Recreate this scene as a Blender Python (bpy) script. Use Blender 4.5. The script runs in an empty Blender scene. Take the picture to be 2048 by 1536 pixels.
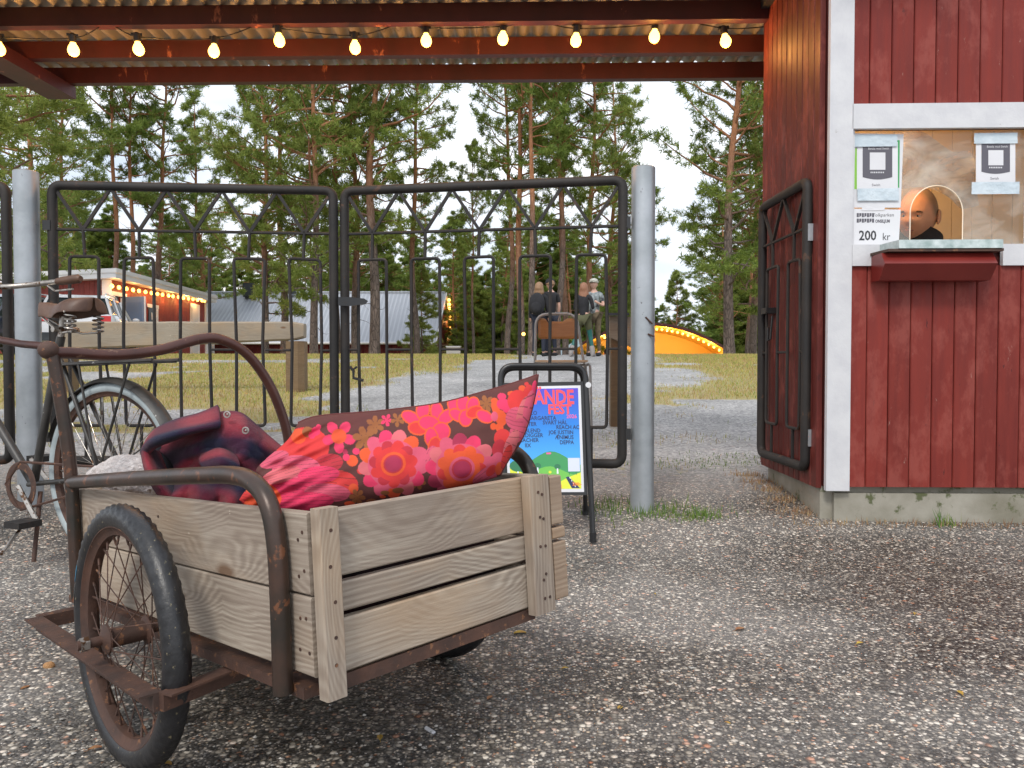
import bpy, bmesh, math, random
import numpy as np
from mathutils import Vector, Matrix, noise
from math import sin, cos, pi, radians as rad, sqrt, atan, exp
random.seed(7); RS = np.random.RandomState(7)
scn = bpy.context.scene
COL = scn.collection

# ---------------------------------------------------------------- camera
F = 1540.0; HY = 730.0; CZ = 0.64
PITCH = atan((768 - HY) / F)
cd = bpy.data.cameras.new('camera'); cam = bpy.data.objects.new('camera', cd); COL.objects.link(cam)
cd.sensor_width = 36; cd.lens = 36 * F / 2048; cd.clip_start = 0.05; cd.clip_end = 2000
cam.location = (0, 0, CZ); cam.rotation_euler = (pi / 2 - PITCH, 0, 0)
scn.camera = cam

# ---------------------------------------------------------------- world and sun (overcast)
w = bpy.data.worlds.new('World'); scn.world = w; w.use_nodes = True
nt = w.node_tree; nt.nodes.clear()
def N(nt, t, **k):
    n = nt.nodes.new(t)
    for a, b in k.items():
        if a in n.inputs.keys() if isinstance(a, str) else False: n.inputs[a].default_value = b
        else: setattr(n, a, b)
    return n
out = N(nt, 'ShaderNodeOutputWorld'); bg = N(nt, 'ShaderNodeBackground')
sky = N(nt, 'ShaderNodeTexSky'); sky.sky_type = 'NISHITA'; sky.sun_disc = False
sky.sun_elevation = rad(48); sky.sun_rotation = rad(200); sky.air_density = 1.5; sky.dust_density = 3
tc = N(nt, 'ShaderNodeTexCoord'); mp = N(nt, 'ShaderNodeMapping'); mp.inputs['Scale'].default_value = (1, 1, 2.6)
nz = N(nt, 'ShaderNodeTexNoise'); nz.inputs['Scale'].default_value = 2.6; nz.inputs['Detail'].default_value = 5; nz.inputs['Roughness'].default_value = .5
cr = N(nt, 'ShaderNodeValToRGB'); cr.color_ramp.elements[0].position = .36; cr.color_ramp.elements[1].position = .66
cr.color_ramp.elements[0].color = (5.0, 5.7, 6.8, 1); cr.color_ramp.elements[1].color = (10.2, 10.3, 10.6, 1)
mx = N(nt, 'ShaderNodeMixRGB'); mx.inputs[0].default_value = .9
L = nt.links.new
L(tc.outputs['Generated'], mp.inputs[0]); L(mp.outputs[0], nz.inputs['Vector']); L(nz.outputs['Fac'], cr.inputs[0])
L(sky.outputs[0], mx.inputs[1]); L(cr.outputs[0], mx.inputs[2]); L(mx.outputs[0], bg.inputs[0]); L(bg.outputs[0], out.inputs[0])
bg.inputs[1].default_value = 0.115
sd = bpy.data.lights.new('sun', 'SUN'); so = bpy.data.objects.new('sun', sd); COL.objects.link(so)
sd.energy = 1.5; sd.angle = rad(14); sd.color = (1, .96, .9)
so.rotation_euler = (rad(42), 0, rad(-20)); so.location = (0, -5, 10)
vs = scn.view_settings
vs.view_transform = 'Standard'; vs.look = 'None'; vs.gamma = 1; vs.use_curve_mapping = False; vs.exposure = 0.5
scn.cycles.use_denoising = True
scn.cycles.max_bounces = 8; scn.cycles.transparent_max_bounces = 16

# ---------------------------------------------------------------- geometry helpers
def ray(px, py):
    a = (px - 1024) / F; b = -(py - 768) / F
    return Vector((a, cos(PITCH) + b * sin(PITCH), -sin(PITCH) + b * cos(PITCH)))
CAM = Vector((0, 0, CZ))
def at(px, py, Y):
    r = ray(px, py); return CAM + r * (Y / r.y)
def onplane(px, py, p0, n):
    r = ray(px, py); return CAM + r * ((Vector(p0) - CAM).dot(n) / r.dot(n))
def px_of(P):
    x, y, z = P[0], P[1], P[2] - CZ
    yc = y * cos(PITCH) - z * sin(PITCH); zc = y * sin(PITCH) + z * cos(PITCH)
    return 1024 + F * x / yc, 768 - F * zc / yc

class MB:
    def __init__(s): s.v = []; s.f = []; s.uv = None
    def add(s, vs, fs):
        o = len(s.v); s.v += [tuple(v) for v in vs]; s.f += [tuple(i + o for i in f) for f in fs]; return s
    def box(s, c, sz, R=None, taper=None):
        hx, hy, hz = [a / 2 for a in sz]; c = Vector(c); vs = []
        for z in (-1, 1):
            for x, y in ((-1, -1), (1, -1), (1, 1), (-1, 1)):
                k = taper if (taper and z > 0) else 1
                p = Vector((x * hx * k, y * hy * k, z * hz))
                if R: p = R @ p
                vs.append(c + p)
        return s.add(vs, [(0, 3, 2, 1), (4, 5, 6, 7), (0, 1, 5, 4), (1, 2, 6, 5), (2, 3, 7, 6), (3, 0, 4, 7)])
    def hexa(s, b, t):   # b,t: 4 points each
        return s.add(list(b) + list(t), [(0, 3, 2, 1), (4, 5, 6, 7), (0, 1, 5, 4), (1, 2, 6, 5), (2, 3, 7, 6), (3, 0, 4, 7)])
    def prism(s, poly, ext):   # poly: 3D points, ext: vector
        n = len(poly); e = Vector(ext); vs = [Vector(p) for p in poly] + [Vector(p) + e for p in poly]
        fs = [tuple(range(n))[::-1], tuple(range(n, 2 * n))] + [(i, (i + 1) % n, n + (i + 1) % n, n + i) for i in range(n)]
        return s.add(vs, fs)
    def tube(s, pts, r, seg=10, closed=False, cap=True, sq=False):
        P = [Vector(p) for p in pts]; n = len(P)
        rr = r if hasattr(r, '__len__') else [r] * n
        T = []
        for i in range(n):
            a = P[(i - 1) % n] if (closed or i > 0) else P[i]; b = P[(i + 1) % n] if (closed or i < n - 1) else P[i]
            d = (b - a); T.append(d.normalized() if d.length > 1e-9 else Vector((0, 0, 1)))
        t = T[0]; up = Vector((0, 0, 1)) if abs(t.z) < .9 else Vector((1, 0, 0))
        nrm = (up - t * up.dot(t)).normalized(); vs = []
        for i in range(n):
            t = T[i]; nrm = (nrm - t * nrm.dot(t)).normalized(); b = t.cross(nrm)
            for k in range(seg):
                a = 2 * pi * (k + (.5 if sq else 0)) / seg; vs.append(P[i] + (nrm * cos(a) + b * sin(a)) * rr[i] * (1.414 if sq else 1))
        fs = []
        m = n if closed else n - 1
        for i in range(m):
            j = (i + 1) % n
            for k in range(seg):
                k2 = (k + 1) % seg; fs.append((i * seg + k, i * seg + k2, j * seg + k2, j * seg + k))
        if cap and not closed: fs += [tuple(range(seg))[::-1], tuple(range((n - 1) * seg, n * seg))]
        return s.add(vs, fs)
    def disc_rev(s, c, ax, prof, seg=24, closed_prof=False):   # prof list (r, h) along axis
        ax = Vector(ax).normalized(); up = Vector((0, 0, 1)) if abs(ax.z) < .9 else Vector((1, 0, 0))
        e1 = (up - ax * up.dot(ax)).normalized(); e2 = ax.cross(e1); c = Vector(c); vs = []; m = len(prof)
        for k in range(seg):
            a = 2 * pi * k / seg; d = e1 * cos(a) + e2 * sin(a)
            for r_, h in prof: vs.append(c + d * r_ + ax * h)
        fs = []
        for k in range(seg):
            k2 = (k + 1) % seg
            for j in range(m if closed_prof else m - 1):
                j2 = (j + 1) % m; fs.append((k * m + j, k * m + j2, k2 * m + j2, k2 * m + j))
        return s.add(vs, fs)
    def ball(s, c, r, seg=10, rings=7, R=None):
        r = Vector(r) if hasattr(r, '__len__') else Vector((r, r, r)); c = Vector(c); vs = []
        for i in range(rings + 1):
            th = pi * i / rings
            for k in range(seg):
                a = 2 * pi * k / seg; p = Vector((r.x * sin(th) * cos(a), r.y * sin(th) * sin(a), r.z * cos(th)))
                vs.append(c + (R @ p if R else p))
        fs = [(i * seg + k, (i + 1) * seg + k, (i + 1) * seg + (k + 1) % seg, i * seg + (k + 1) % seg) for i in range(rings) for k in range(seg)]
        return s.add(vs, fs)
    def grid(s, G, closed_u=False):   # G[i][j] points
        nu = len(G); nv = len(G[0]); vs = [p for row in G for p in row]
        fs = [(i * nv + j, i * nv + j + 1, ((i + 1) % nu) * nv + j + 1, ((i + 1) % nu) * nv + j) for i in range(nu if closed_u else nu - 1) for j in range(nv - 1)]
        return s.add(vs, fs)

ORG = {}
def origin(o): return ORG.get(o.name, Vector((0, 0, 0)))
def tag(o, label=None, cat=None, group=None, kind=None):
    if label: o['label'] = label
    if cat: o['category'] = cat
    if group: o['group'] = group
    if kind: o['kind'] = kind
    return o
def mesh_of(name, mb, mat, off=Vector((0, 0, 0)), smooth=False):
    me = bpy.data.meshes.new(name)
    o = Vector(off); me.from_pydata([(v[0] - o.x, v[1] - o.y, v[2] - o.z) for v in mb.v], [], mb.f)
    bm = bmesh.new(); bm.from_mesh(me); bmesh.ops.recalc_face_normals(bm, faces=bm.faces); bm.to_mesh(me); bm.free()
    me.materials.append(mat)
    if smooth:
        me.polygons.foreach_set('use_smooth', [True] * len(me.polygons))
        if smooth != 2: me.set_sharp_from_angle(angle=rad(40))
    me.update(); return me
def thing(name, label, cat, loc, group=None):
    o = bpy.data.objects.new(name, None); COL.objects.link(o); o.location = loc; o.empty_display_size = .1
    ORG[o.name] = Vector(loc); return tag(o, label, cat, group)
def part(name, mb, mat, parent, smooth=False, label=None):
    base = origin(parent)
    o = bpy.data.objects.new(name, mesh_of(name, mb, mat, base, smooth)); COL.objects.link(o); o.parent = parent
    ORG[o.name] = base
    if label: o['label'] = label
    return o
def single(name, mb, mat, label, cat, group=None, smooth=False, loc=None):
    if loc is None:
        a = np.array(mb.v); loc = Vector(((a[:, 0].min() + a[:, 0].max()) / 2, (a[:, 1].min() + a[:, 1].max()) / 2, a[:, 2].min()))
    o = bpy.data.objects.new(name, mesh_of(name, mb, mat, loc, smooth)); COL.objects.link(o); o.location = loc; ORG[o.name] = Vector(loc)
    return tag(o, label, cat, group)
def struct(name, mb, mat, smooth=False, kind='structure'):
    o = bpy.data.objects.new(name, mesh_of(name, mb, mat, (0, 0, 0), smooth)); COL.objects.link(o); o['kind'] = kind; return o
def copy_tree(o, parent=None):
    c = o.copy(); COL.objects.link(c)
    if parent: c.parent = parent
    for ch in list(o.children): copy_tree(ch, c)
    return c
def board(name, parent, c, X, Z, lx, ty, lz, mat, wob=0, bev=.003, label=None, skew=0):
    """plank: long axis X (len lx), height axis Z (lz), thickness ty; own local frame so grain follows it"""
    X = Vector(X).normalized(); Z = Vector(Z); Z = (Z - X * Z.dot(X)).normalized(); Y = Z.cross(X)
    nseg = max(2, int(lx / .08)) if wob else 1; mb = MB(); b = bev; rows = []
    for i in range(nseg + 1):
        x = -lx / 2 + lx * i / nseg
        w1 = noise.noise(Vector((x * 3, c[0] * 7, 1))) * wob; w2 = noise.noise(Vector((x * 3, c[0] * 7, 5))) * wob
        hz, hy = lz / 2, ty / 2; t = -hz + w1; u = hz + w2
        rows.append([Vector((x + skew * zz, yy, zz)) for yy, zz in ((-hy + b, t), (hy - b, t), (hy, t + b), (hy, u - b), (hy - b, u), (-hy + b, u), (-hy, u - b), (-hy, t + b))])
    n = 8; vs = [p for r in rows for p in r]; fs = []
    for i in range(nseg):
        for k in range(n): k2 = (k + 1) % n; fs.append((i * n + k, i * n + k2, (i + 1) * n + k2, (i + 1) * n + k))
    fs += [tuple(range(n))[::-1], tuple(range(nseg * n, nseg * n + n))]
    mb.add(vs, fs)
    o = bpy.data.objects.new(name, mesh_of(name, mb, mat)); COL.objects.link(o); o.parent = parent
    M = Matrix((X, Y, Z)).transposed().to_4x4(); M.translation = Vector(c) - origin(parent); o.matrix_local = M
    ORG[o.name] = origin(parent)
    if label: o['label'] = label
    return o
def fillet(pts, r, n=6, closed=False):
    P = [Vector(p) for p in pts]; out = []; m = len(P)
    for i in range(m):
        if not closed and i in (0, m - 1): out.append(P[i]); continue
        a = P[(i - 1) % m] - P[i]; b = P[(i + 1) % m] - P[i]; k = min(r, a.length * .49, b.length * .49)
        p0 = P[i] + a.normalized() * k; p1 = P[i] + b.normalized() * k
        for j in range(n + 1):
            t = j / n; out.append((p0 * (1 - t) + P[i] * t) * (1 - t) + (P[i] * (1 - t) + p1 * t) * t)
    return out
def spline(pts, n=8):
    P = [Vector(p) for p in pts]; out = []
    for i in range(len(P) - 1):
        p0 = P[max(i - 1, 0)]; p1 = P[i]; p2 = P[i + 1]; p3 = P[min(i + 2, len(P) - 1)]
        for j in range(n):
            t = j / n; out.append(.5 * ((2 * p1) + (p2 - p0) * t + (2 * p0 - 5 * p1 + 4 * p2 - p3) * t * t + (3 * p1 - p0 - 3 * p2 + p3) * t ** 3))
    out.append(P[-1]); return out
def patch(C, n=6):   # Catmull-Rom patch over control grid
    rows = [spline(r, n) for r in C]; cols = [spline([r[j] for r in rows], n) for j in range(len(rows[0]))]
    return [[cols[j][i] for j in range(len(cols))] for i in range(len(cols[0]))]

# ---------------------------------------------------------------- materials
def newmat(name):
    m = bpy.data.materials.new(name); m.use_nodes = True; nt = m.node_tree; nt.nodes.clear()
    o = nt.nodes.new('ShaderNodeOutputMaterial'); p = nt.nodes.new('ShaderNodeBsdfPrincipled'); nt.links.new(p.outputs[0], o.inputs[0])
    return m, nt, p, o
class G:
    """tiny node graph helper"""
    def __init__(s, nt): s.nt = nt; s.c = s.nt.nodes.new('ShaderNodeTexCoord').outputs['Object']
    def l(s, a, b): s.nt.links.new(a, b)
    def map(s, scale=(1, 1, 1), loc=(0, 0, 0), src=None, rnd=False):
        m = s.nt.nodes.new('ShaderNodeMapping'); m.inputs['Scale'].default_value = scale; m.inputs['Location'].default_value = loc
        s.l(src or s.c, m.inputs[0])
        if rnd:
            oi = s.nt.nodes.new('ShaderNodeObjectInfo'); ml = s.m('MULTIPLY', oi.outputs['Random'], 37.)
            cb = s.nt.nodes.new('ShaderNodeCombineXYZ')
            for k in range(3): s.l(ml, cb.inputs[k])
            ad = s.nt.nodes.new('ShaderNodeVectorMath'); ad.operation = 'ADD'; s.l(m.outputs[0], ad.inputs[0]); s.l(cb.outputs[0], ad.inputs[1]); return ad.outputs[0]
        return m.outputs[0]
    def noise(s, scale, detail=4, rough=.55, vec=None, dist=0):
        n = s.nt.nodes.new('ShaderNodeTexNoise'); n.inputs['Scale'].default_value = scale; n.inputs['Detail'].default_value = detail
        n.inputs['Roughness'].default_value = rough; n.inputs['Distortion'].default_value = dist; s.l(vec or s.c, n.inputs['Vector']); return n.outputs['Fac']
    def vor(s, scale, vec=None, feat='F1', out='Distance', rnd=1):
        n = s.nt.nodes.new('ShaderNodeTexVoronoi'); n.feature = feat; n.inputs['Scale'].default_value = scale; n.inputs['Randomness'].default_value = rnd
        s.l(vec or s.c, n.inputs['Vector']); return n.outputs[out]
    def m(s, op, a, b=0., clamp=False):
        n = s.nt.nodes.new('ShaderNodeMath'); n.operation = op; n.use_clamp = clamp
        for i, x in enumerate((a, b)):
            if isinstance(x, (int, float)): n.inputs[i].default_value = x
            else: s.l(x, n.inputs[i])
        return n.outputs[0]
    def ramp(s, fac, stops, interp='LINEAR'):
        n = s.nt.nodes.new('ShaderNodeValToRGB'); n.color_ramp.interpolation = interp; e = n.color_ramp.elements
        while len(e) < len(stops): e.new(.5)
        for i, (p, c) in enumerate(stops):
            e[i].position = p; e[i].color = (*c, 1) if hasattr(c, '__len__') else (c, c, c, 1)
        s.l(fac, n.inputs[0]); return n.outputs[0]
    def mix(s, fac, a, b, mode='MIX'):
        n = s.nt.nodes.new('ShaderNodeMixRGB'); n.blend_type = mode
        for i, x in enumerate((fac, a, b)):
            if isinstance(x, (int, float)): n.inputs[i].default_value = x if i == 0 else (x, x, x, 1)
            elif isinstance(x, tuple): n.inputs[i].default_value = (*x, 1)
            else: s.l(x, n.inputs[i])
        return n.outputs[0]
    def bump(s, p, h, strength=.3, dist=.01):
        n = s.nt.nodes.new('ShaderNodeBump'); n.inputs['Strength'].default_value = strength; n.inputs['Distance'].default_value = dist
        s.l(h, n.inputs['Height']); s.l(n.outputs[0], p.inputs['Normal'])
    def attr(s, name, out='Fac'):
        n = s.nt.nodes.new('ShaderNodeAttribute'); n.attribute_name = name; return n.outputs[out]
    def xyz(s, vec=None):
        n = s.nt.nodes.new('ShaderNodeSeparateXYZ'); s.l(vec or s.c, n.inputs[0]); return n.outputs
    def rnd(s): return s.nt.nodes.new('ShaderNodeObjectInfo').outputs['Random']

def paint(name, c1, c2, scale=8, rough=.6, bump=.15, metal=0, spots=None, spot_scale=30, spot_th=.62, rnd=0, coat=0, stretch=(1, 1, 1), bd=.004):
    m, nt, p, o = newmat(name); g = G(nt); v = g.map(stretch, rnd=True)
    n = g.noise(scale, 6, .6, v); c = g.ramp(n, [(.35, c1), (.65, c2)])
    if spots is not None:
        s_ = g.noise(spot_scale, 5, .65, v); c = g.mix(g.ramp(s_, [(spot_th, 0.), (spot_th + .05, 1.)]), c, spots)
    if rnd:
        c = g.mix(1, c, g.ramp(g.rnd(), [(0, 1 - rnd), (1, 1.)]), 'MULTIPLY')
    g.l(c, p.inputs['Base Color']); p.inputs['Roughness'].default_value = rough; p.inputs['Metallic'].default_value = metal
    if coat: p.inputs['Coat Weight'].default_value = coat
    g.bump(p, g.noise(scale * 6, 5, .6, v), bump, bd); return m
def flat(name, c, rough=.6, metal=0, emit=0, spec=None):
    m, nt, p, o = newmat(name); p.inputs['Base Color'].default_value = (*c, 1); p.inputs['Roughness'].default_value = rough; p.inputs['Metallic'].default_value = metal
    if emit: p.inputs['Emission Color'].default_value = (*c, 1); p.inputs['Emission Strength'].default_value = emit
    return m

M = {}
def wood(name, dark, mid, light, freq=165, knots=True):
    m, nt, p, o = newmat(name); g = G(nt)
    v = g.map((1, 1, 1), rnd=True); x, y, z = g.xyz(v)[0], g.xyz(v)[1], g.xyz(v)[2]
    warp = g.noise(1, 3, .5, g.map((2.2, 2, 9), src=v))
    kv = g.map((2.6, 0, 6.5), src=v); kd = g.vor(1, kv, rnd=.85)
    bulge = g.m('MULTIPLY', g.m('SUBTRACT', 1, g.m('MULTIPLY', kd, 2.0), True), 15. if knots else 0.)
    val = g.m('ADD', g.m('ADD', g.m('MULTIPLY', z, freq), g.m('MULTIPLY', warp, 12)), bulge)
    ring = g.m('MULTIPLY', g.m('ADD', g.m('SINE', g.m('MULTIPLY', val, 3.6)), 1), .5)
    fine = g.noise(1, 6, .7, g.map((6, 60, 160), src=v)); big = g.noise(2.2, 4, .6, g.map((.8, 1, 2), src=v))
    rm_ = g.ramp(g.noise(2.5, 3, .6, g.map((1.5, 1, 4), loc=(7, 1, 3), src=v)), [(.38, .04), (.62, .24)]); grain = g.m('ADD', g.m('MULTIPLY', ring, rm_), g.m('MULTIPLY', fine, .70))
    c = g.ramp(grain, [(.22, light), (.5, mid), (.85, dark)])
    c = g.mix(g.ramp(big, [(.38, 0.), (.66, .62)]), c, (dark[0] * 1.25, dark[1] * 1.2, dark[2] * 1.2)); tan = g.noise(1.7, 4, .6, g.map((1.2, 1, 2.2), loc=(9, 4, 6), src=v)); c = g.mix(g.ramp(tan, [(.48, 0.), (.68, .5)]), c, (light[0] * 1.0, light[1] * .78, light[2] * .56))
    if knots:
        c = g.mix(g.ramp(kd, [(.055, .85), (.11, 0.)]), c, (.13, .065, .03))
    # rubbed pale scratches and grey weather film
    sc = g.noise(1, 5, .7, g.map((18, 40, 40), src=v)); c = g.mix(g.ramp(sc, [(.69, 0.), (.74, .8)]), c, (.62, .54, .44))
    g.l(c, p.inputs['Base Color']); p.inputs['Roughness'].default_value = .8
    g.bump(p, g.m('ADD', g.m('MULTIPLY', ring, .10), fine), .45, .0025); return m
M['wood'] = wood('weathered_spruce', (.145, .108, .083), (.275, .222, .172), (.44, .378, .305))
M['wood2'] = wood('weathered_spruce_brown', (.17, .115, .075), (.29, .21, .145), (.40, .31, .225), knots=False)
M['wood3'] = wood('grey_barrier_timber', (.16, .135, .10), (.25, .215, .165), (.33, .295, .235), freq=60)
M['wood4'] = wood('brown_post_timber', (.10, .065, .035), (.15, .10, .05), (.2, .14, .08), freq=60, knots=False)

def redpaint(name, c1, c2, gloss=.35, wear=.66):
    m, nt, p, o = newmat(name); g = G(nt); v = g.map((1, 1, 1), rnd=True)
    st = g.noise(1, 6, .65, g.map((30, 30, 2.2), src=v)); big = g.noise(1.6, 4, .6, v)
    c = g.ramp(g.m('ADD', g.m('MULTIPLY', st, .5), g.m('MULTIPLY', big, .5)), [(.36, c1), (.62, c2)])
    c = g.mix(1, c, g.ramp(g.rnd(), [(0, .82), (1, 1.)]), 'MULTIPLY')
    ch = g.noise(1, 6, .75, g.map((26, 26, 9), src=v)); c = g.mix(g.ramp(ch, [(wear, 0.), (wear + .03, .75)]), c, (.30, .17, .14))
    dk = g.noise(1, 5, .7, g.map((34, 34, 12), loc=(3, 5, 2), src=v)); c = g.mix(g.ramp(dk, [(.66, 0.), (.70, .8)]), c, (.05, .012, .012)); blot = g.noise(1, 5, .7, g.map((7, 7, 4), loc=(1, 9, 4), src=v)); c = g.mix(g.ramp(blot, [(.50, 0.), (.62, .45)]), c, (.30, .075, .058))
    g.l(c, p.inputs['Base Color']); p.inputs['Specular IOR Level'].default_value = .3; g.l(g.ramp(st, [(.3, gloss), (.7, gloss + .25)]), p.inputs['Roughness'])
    g.bump(p, g.m('ADD', st, g.m('MULTIPLY', ch, .6)), .5, .002); return m
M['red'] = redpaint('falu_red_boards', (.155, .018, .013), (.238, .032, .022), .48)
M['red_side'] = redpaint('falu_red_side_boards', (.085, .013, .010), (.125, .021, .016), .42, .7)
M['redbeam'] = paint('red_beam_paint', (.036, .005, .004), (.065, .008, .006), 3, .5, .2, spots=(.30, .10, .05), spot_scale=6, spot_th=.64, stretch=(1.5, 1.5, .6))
M['redbox'] = paint('red_box_paint', (.15, .016, .013), (.19, .024, .018), 4, .3, .05)
M['white'] = paint('white_board_paint', (.53, .53, .55), (.60, .60, .61), 5, .5, .3, stretch=(2, 2, 2), spots=(.36, .35, .33), spot_scale=14, spot_th=.70)
M['galv'] = paint('galvanised_steel', (.30, .325, .34), (.42, .445, .47), 5, .45, .1, metal=.5, spots=(.12, .11, .11), spot_scale=26, spot_th=.675)
M['galvtop'] = paint('galvanised_counter', (.30, .38, .36), (.62, .68, .66), 18, .35, .05, metal=.6)
M['black'] = paint('black_gate_paint', (.009, .008, .008), (.022, .017, .014), 6, .68, .25, spots=(.07, .035, .02), spot_scale=14, spot_th=.62)
M['blacksign'] = paint('black_sign_enamel', (.012, .012, .013), (.02, .02, .02), 5, .32, .03)
M['rust'] = paint('rusty_iron', (.042, .022, .016), (.088, .040, .025), 14, .7, .6, spots=(.19, .085, .04), spot_scale=46, spot_th=.60, bd=.002)
M['rusttube'] = paint('rusty_green_tube', (.028, .024, .019), (.07, .038, .027), 9, .36, .3, metal=.3, spots=(.17, .07, .035), spot_scale=38, spot_th=.60, bd=.0015)
M['reddtube'] = paint('red_brown_tube', (.055, .022, .018), (.09, .035, .026), 9, .35, .2, metal=.2, spots=(.16, .09, .06), spot_scale=42, spot_th=.63, bd=.001)
M['rubber'] = paint('tyre_rubber', (.010, .010, .011), (.020, .020, .022), 20, .38, .8, spots=(.20, .17, .10), spot_scale=95, spot_th=.635, bd=.001)
M['rubber_grey'] = paint('grey_tyre_rubber', (.25, .29, .30), (.36, .41, .42), 12, .7, .2)
M['fender'] = paint('black_fender', (.016, .015, .014), (.05, .045, .04), 9, .45, .2, spots=(.33, .32, .3), spot_scale=22, spot_th=.66)
M['leather'] = paint('old_leather', (.075, .036, .022), (.135, .07, .042), 12, .5, .3)
M['steel'] = paint('worn_chrome', (.30, .27, .24), (.5, .47, .43), 16, .35, .2, metal=.8, spots=(.12, .06, .03), spot_scale=40, spot_th=.55)
M['concrete'] = paint('weathered_concrete', (.20, .185, .14), (.33, .31, .26), 4, .9, .5, spots=(.09, .10, .045), spot_scale=7, spot_th=.58)
M['darktrim'] = paint('dark_sheet_metal', (.03, .035, .042), (.05, .055, .062), 6, .4, .1, metal=.3)
M['paper'] = paint('white_paper', (.62, .62, .64), (.68, .68, .70), 4, .6, .05)
M['plywood'] = paint('varnished_plywood', (.27, .115, .035), (.35, .16, .055), 5, .4, .08, stretch=(1, 1, 8))
M['plyseat'] = paint('pale_seat_plywood', (.50, .34, .2), (.58, .42, .27), 6, .4, .1)
M['chairsteel'] = paint('grey_chair_tube', (.22, .21, .2), (.32, .31, .3), 10, .35, .1, metal=.5)
M['tape'] = paint('silver_tape', (.42, .50, .55), (.58, .65, .69), 9, .35, .6, metal=.15, bd=.006)
M['blackcloth'] = paint('black_cloth', (.008, .008, .010), (.016, .016, .020), 8, .85, .3)
M['ink'] = flat('printed_grey_ink', (.10, .095, .115), .6)
M['inkblack'] = flat('black_ink', (.03, .03, .035), .6)
M['green'] = flat('green_print', (.03, .30, .08), .5); M['green2'] = flat('lime_print', (.22, .50, .05), .5)
def corrugated():
    m, nt, p, o = newmat('corrugated_steel'); g = G(nt)
    n = g.noise(1, 5, .6, g.map((10, 1.2, 1))); c = g.ramp(n, [(.35, (.30, .29, .25)), (.7, (.48, .46, .40))])
    s_ = g.noise(1, 5, .7, g.map((2, 4, 1))); c = g.mix(g.ramp(s_, [(.60, 0.), (.68, .6)]), c, (.12, .10, .07))
    g.l(c, p.inputs['Base Color']); p.inputs['Roughness'].default_value = .55; p.inputs['Metallic'].default_value = .25; return m
M['corr'] = corrugated()
def glassm(name, milk=.1, tint=(.9, .9, .86)):
    m = bpy.data.materials.new(name); m.use_nodes = True; nt = m.node_tree; nt.nodes.clear()
    o = nt.nodes.new('ShaderNodeOutputMaterial'); t = nt.nodes.new('ShaderNodeBsdfTransparent'); gl = nt.nodes.new('ShaderNodeBsdfGlossy'); d = nt.nodes.new('ShaderNodeBsdfDiffuse')
    gl.inputs['Roughness'].default_value = .03; d.inputs['Color'].default_value = (.8, .76, .68, 1); t.inputs[0].default_value = (*tint, 1)
    fr = nt.nodes.new('ShaderNodeFresnel'); fr.inputs[0].default_value = 1.5
    m1 = nt.nodes.new('ShaderNodeMixShader'); m2 = nt.nodes.new('ShaderNodeMixShader')
    g = G(nt); n = g.noise(5, 4, .6, g.map((1, 1, 1.6)), .6); r = g.ramp(n, [(.42, milk * .5), (.62, milk * 2.2)])
    nt.links.new(r, m1.inputs[0]); nt.links.new(t.outputs[0], m1.inputs[1]); nt.links.new(d.outputs[0], m1.inputs[2])
    nt.links.new(fr.outputs[0], m2.inputs[0]); nt.links.new(m1.outputs[0], m2.inputs[1]); nt.links.new(gl.outputs[0], m2.inputs[2]); nt.links.new(m2.outputs[0], o.inputs[0])
    return m
M['acrylic'] = glassm('scuffed_acrylic', .12)
M['rim'] = flat('acrylic_edge', (.85, .75, .6), .3)
M['carglass'] = flat('car_glass', (.03, .04, .045), .08)
M['bulb'] = flat('lit_bulb', (1., .56, .10), .3, emit=5.5)
M['bulbfar'] = flat('lit_bulb_far', (1., .46, .085), .3, emit=5)
M['socket'] = flat('black_lamp_holder', (.02, .018, .016), .5)
M['wire'] = flat('black_cable', (.012, .012, .012), .6)
# ================================================================ GROUND
KD = [-50, 2.9, 3.6, 5.9, 8, 10, 14, 17.5, 20, 23, 30, 36, 50, 100, 1500]
KZ = [-.10, -.10, 0, .10, .28, .42, .67, .845, .905, .925, .3, -.3, -1.2, -1.5, -1.5]
def smooth1d(d):
    d = np.asarray(d, float); r = 0
    for k in (-.3, -.1, .1, .3): r = r + np.interp(d + k * np.clip(d * .25, .3, 2.5) * .8, KD, KZ)
    return r / 4
def gnd(x, y): return float(smooth1d(y))
def GP(px, py):   # ground point under a pixel
    r = ray(px, py); t = .5
    for i in range(4000):
        P = CAM + r * t
        if P.z <= gnd(P.x, P.y): return P
        t += .01
    return P
ysn = np.concatenate([np.arange(-4, .5, .5), np.arange(.5, 4.5, .07), np.arange(4.5, 26, .13), np.arange(26, 60, 1.5), np.array([65, 75, 90, 120, 180, 300, 600, 1200])])
xsn = np.concatenate([-np.array([1200, 600, 300, 150, 90, 60, 40, 30, 24, 20]), np.arange(-17, -5, .3), np.arange(-5, 6, .1), np.arange(6, 17, .3), np.array([20, 24, 30, 40, 60, 90, 150, 300, 600, 1200])])
X, Y = np.meshgrid(xsn, ysn); Z = smooth1d(Y)
def vnoise(x, y, s, seed=0):   # cheap value noise
    x = x * s + seed * 17.3; y = y * s + seed * 9.1; xi = np.floor(x); yi = np.floor(y); fx = x - xi; fy = y - yi
    fx = fx * fx * (3 - 2 * fx); fy = fy * fy * (3 - 2 * fy)
    h = lambda a, b: (np.sin(a * 127.1 + b * 311.7 + seed) * 43758.5453) % 1
    return (h(xi, yi) * (1 - fx) + h(xi + 1, yi) * fx) * (1 - fy) + (h(xi, yi + 1) * (1 - fx) + h(xi + 1, yi + 1) * fx) * fy
def fbm(x, y, s, seed=0): return (vnoise(x, y, s, seed) * 4 + vnoise(x, y, s * 2.1, seed + 1) * 2 + vnoise(x, y, s * 4.3, seed + 2)) / 7
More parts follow.
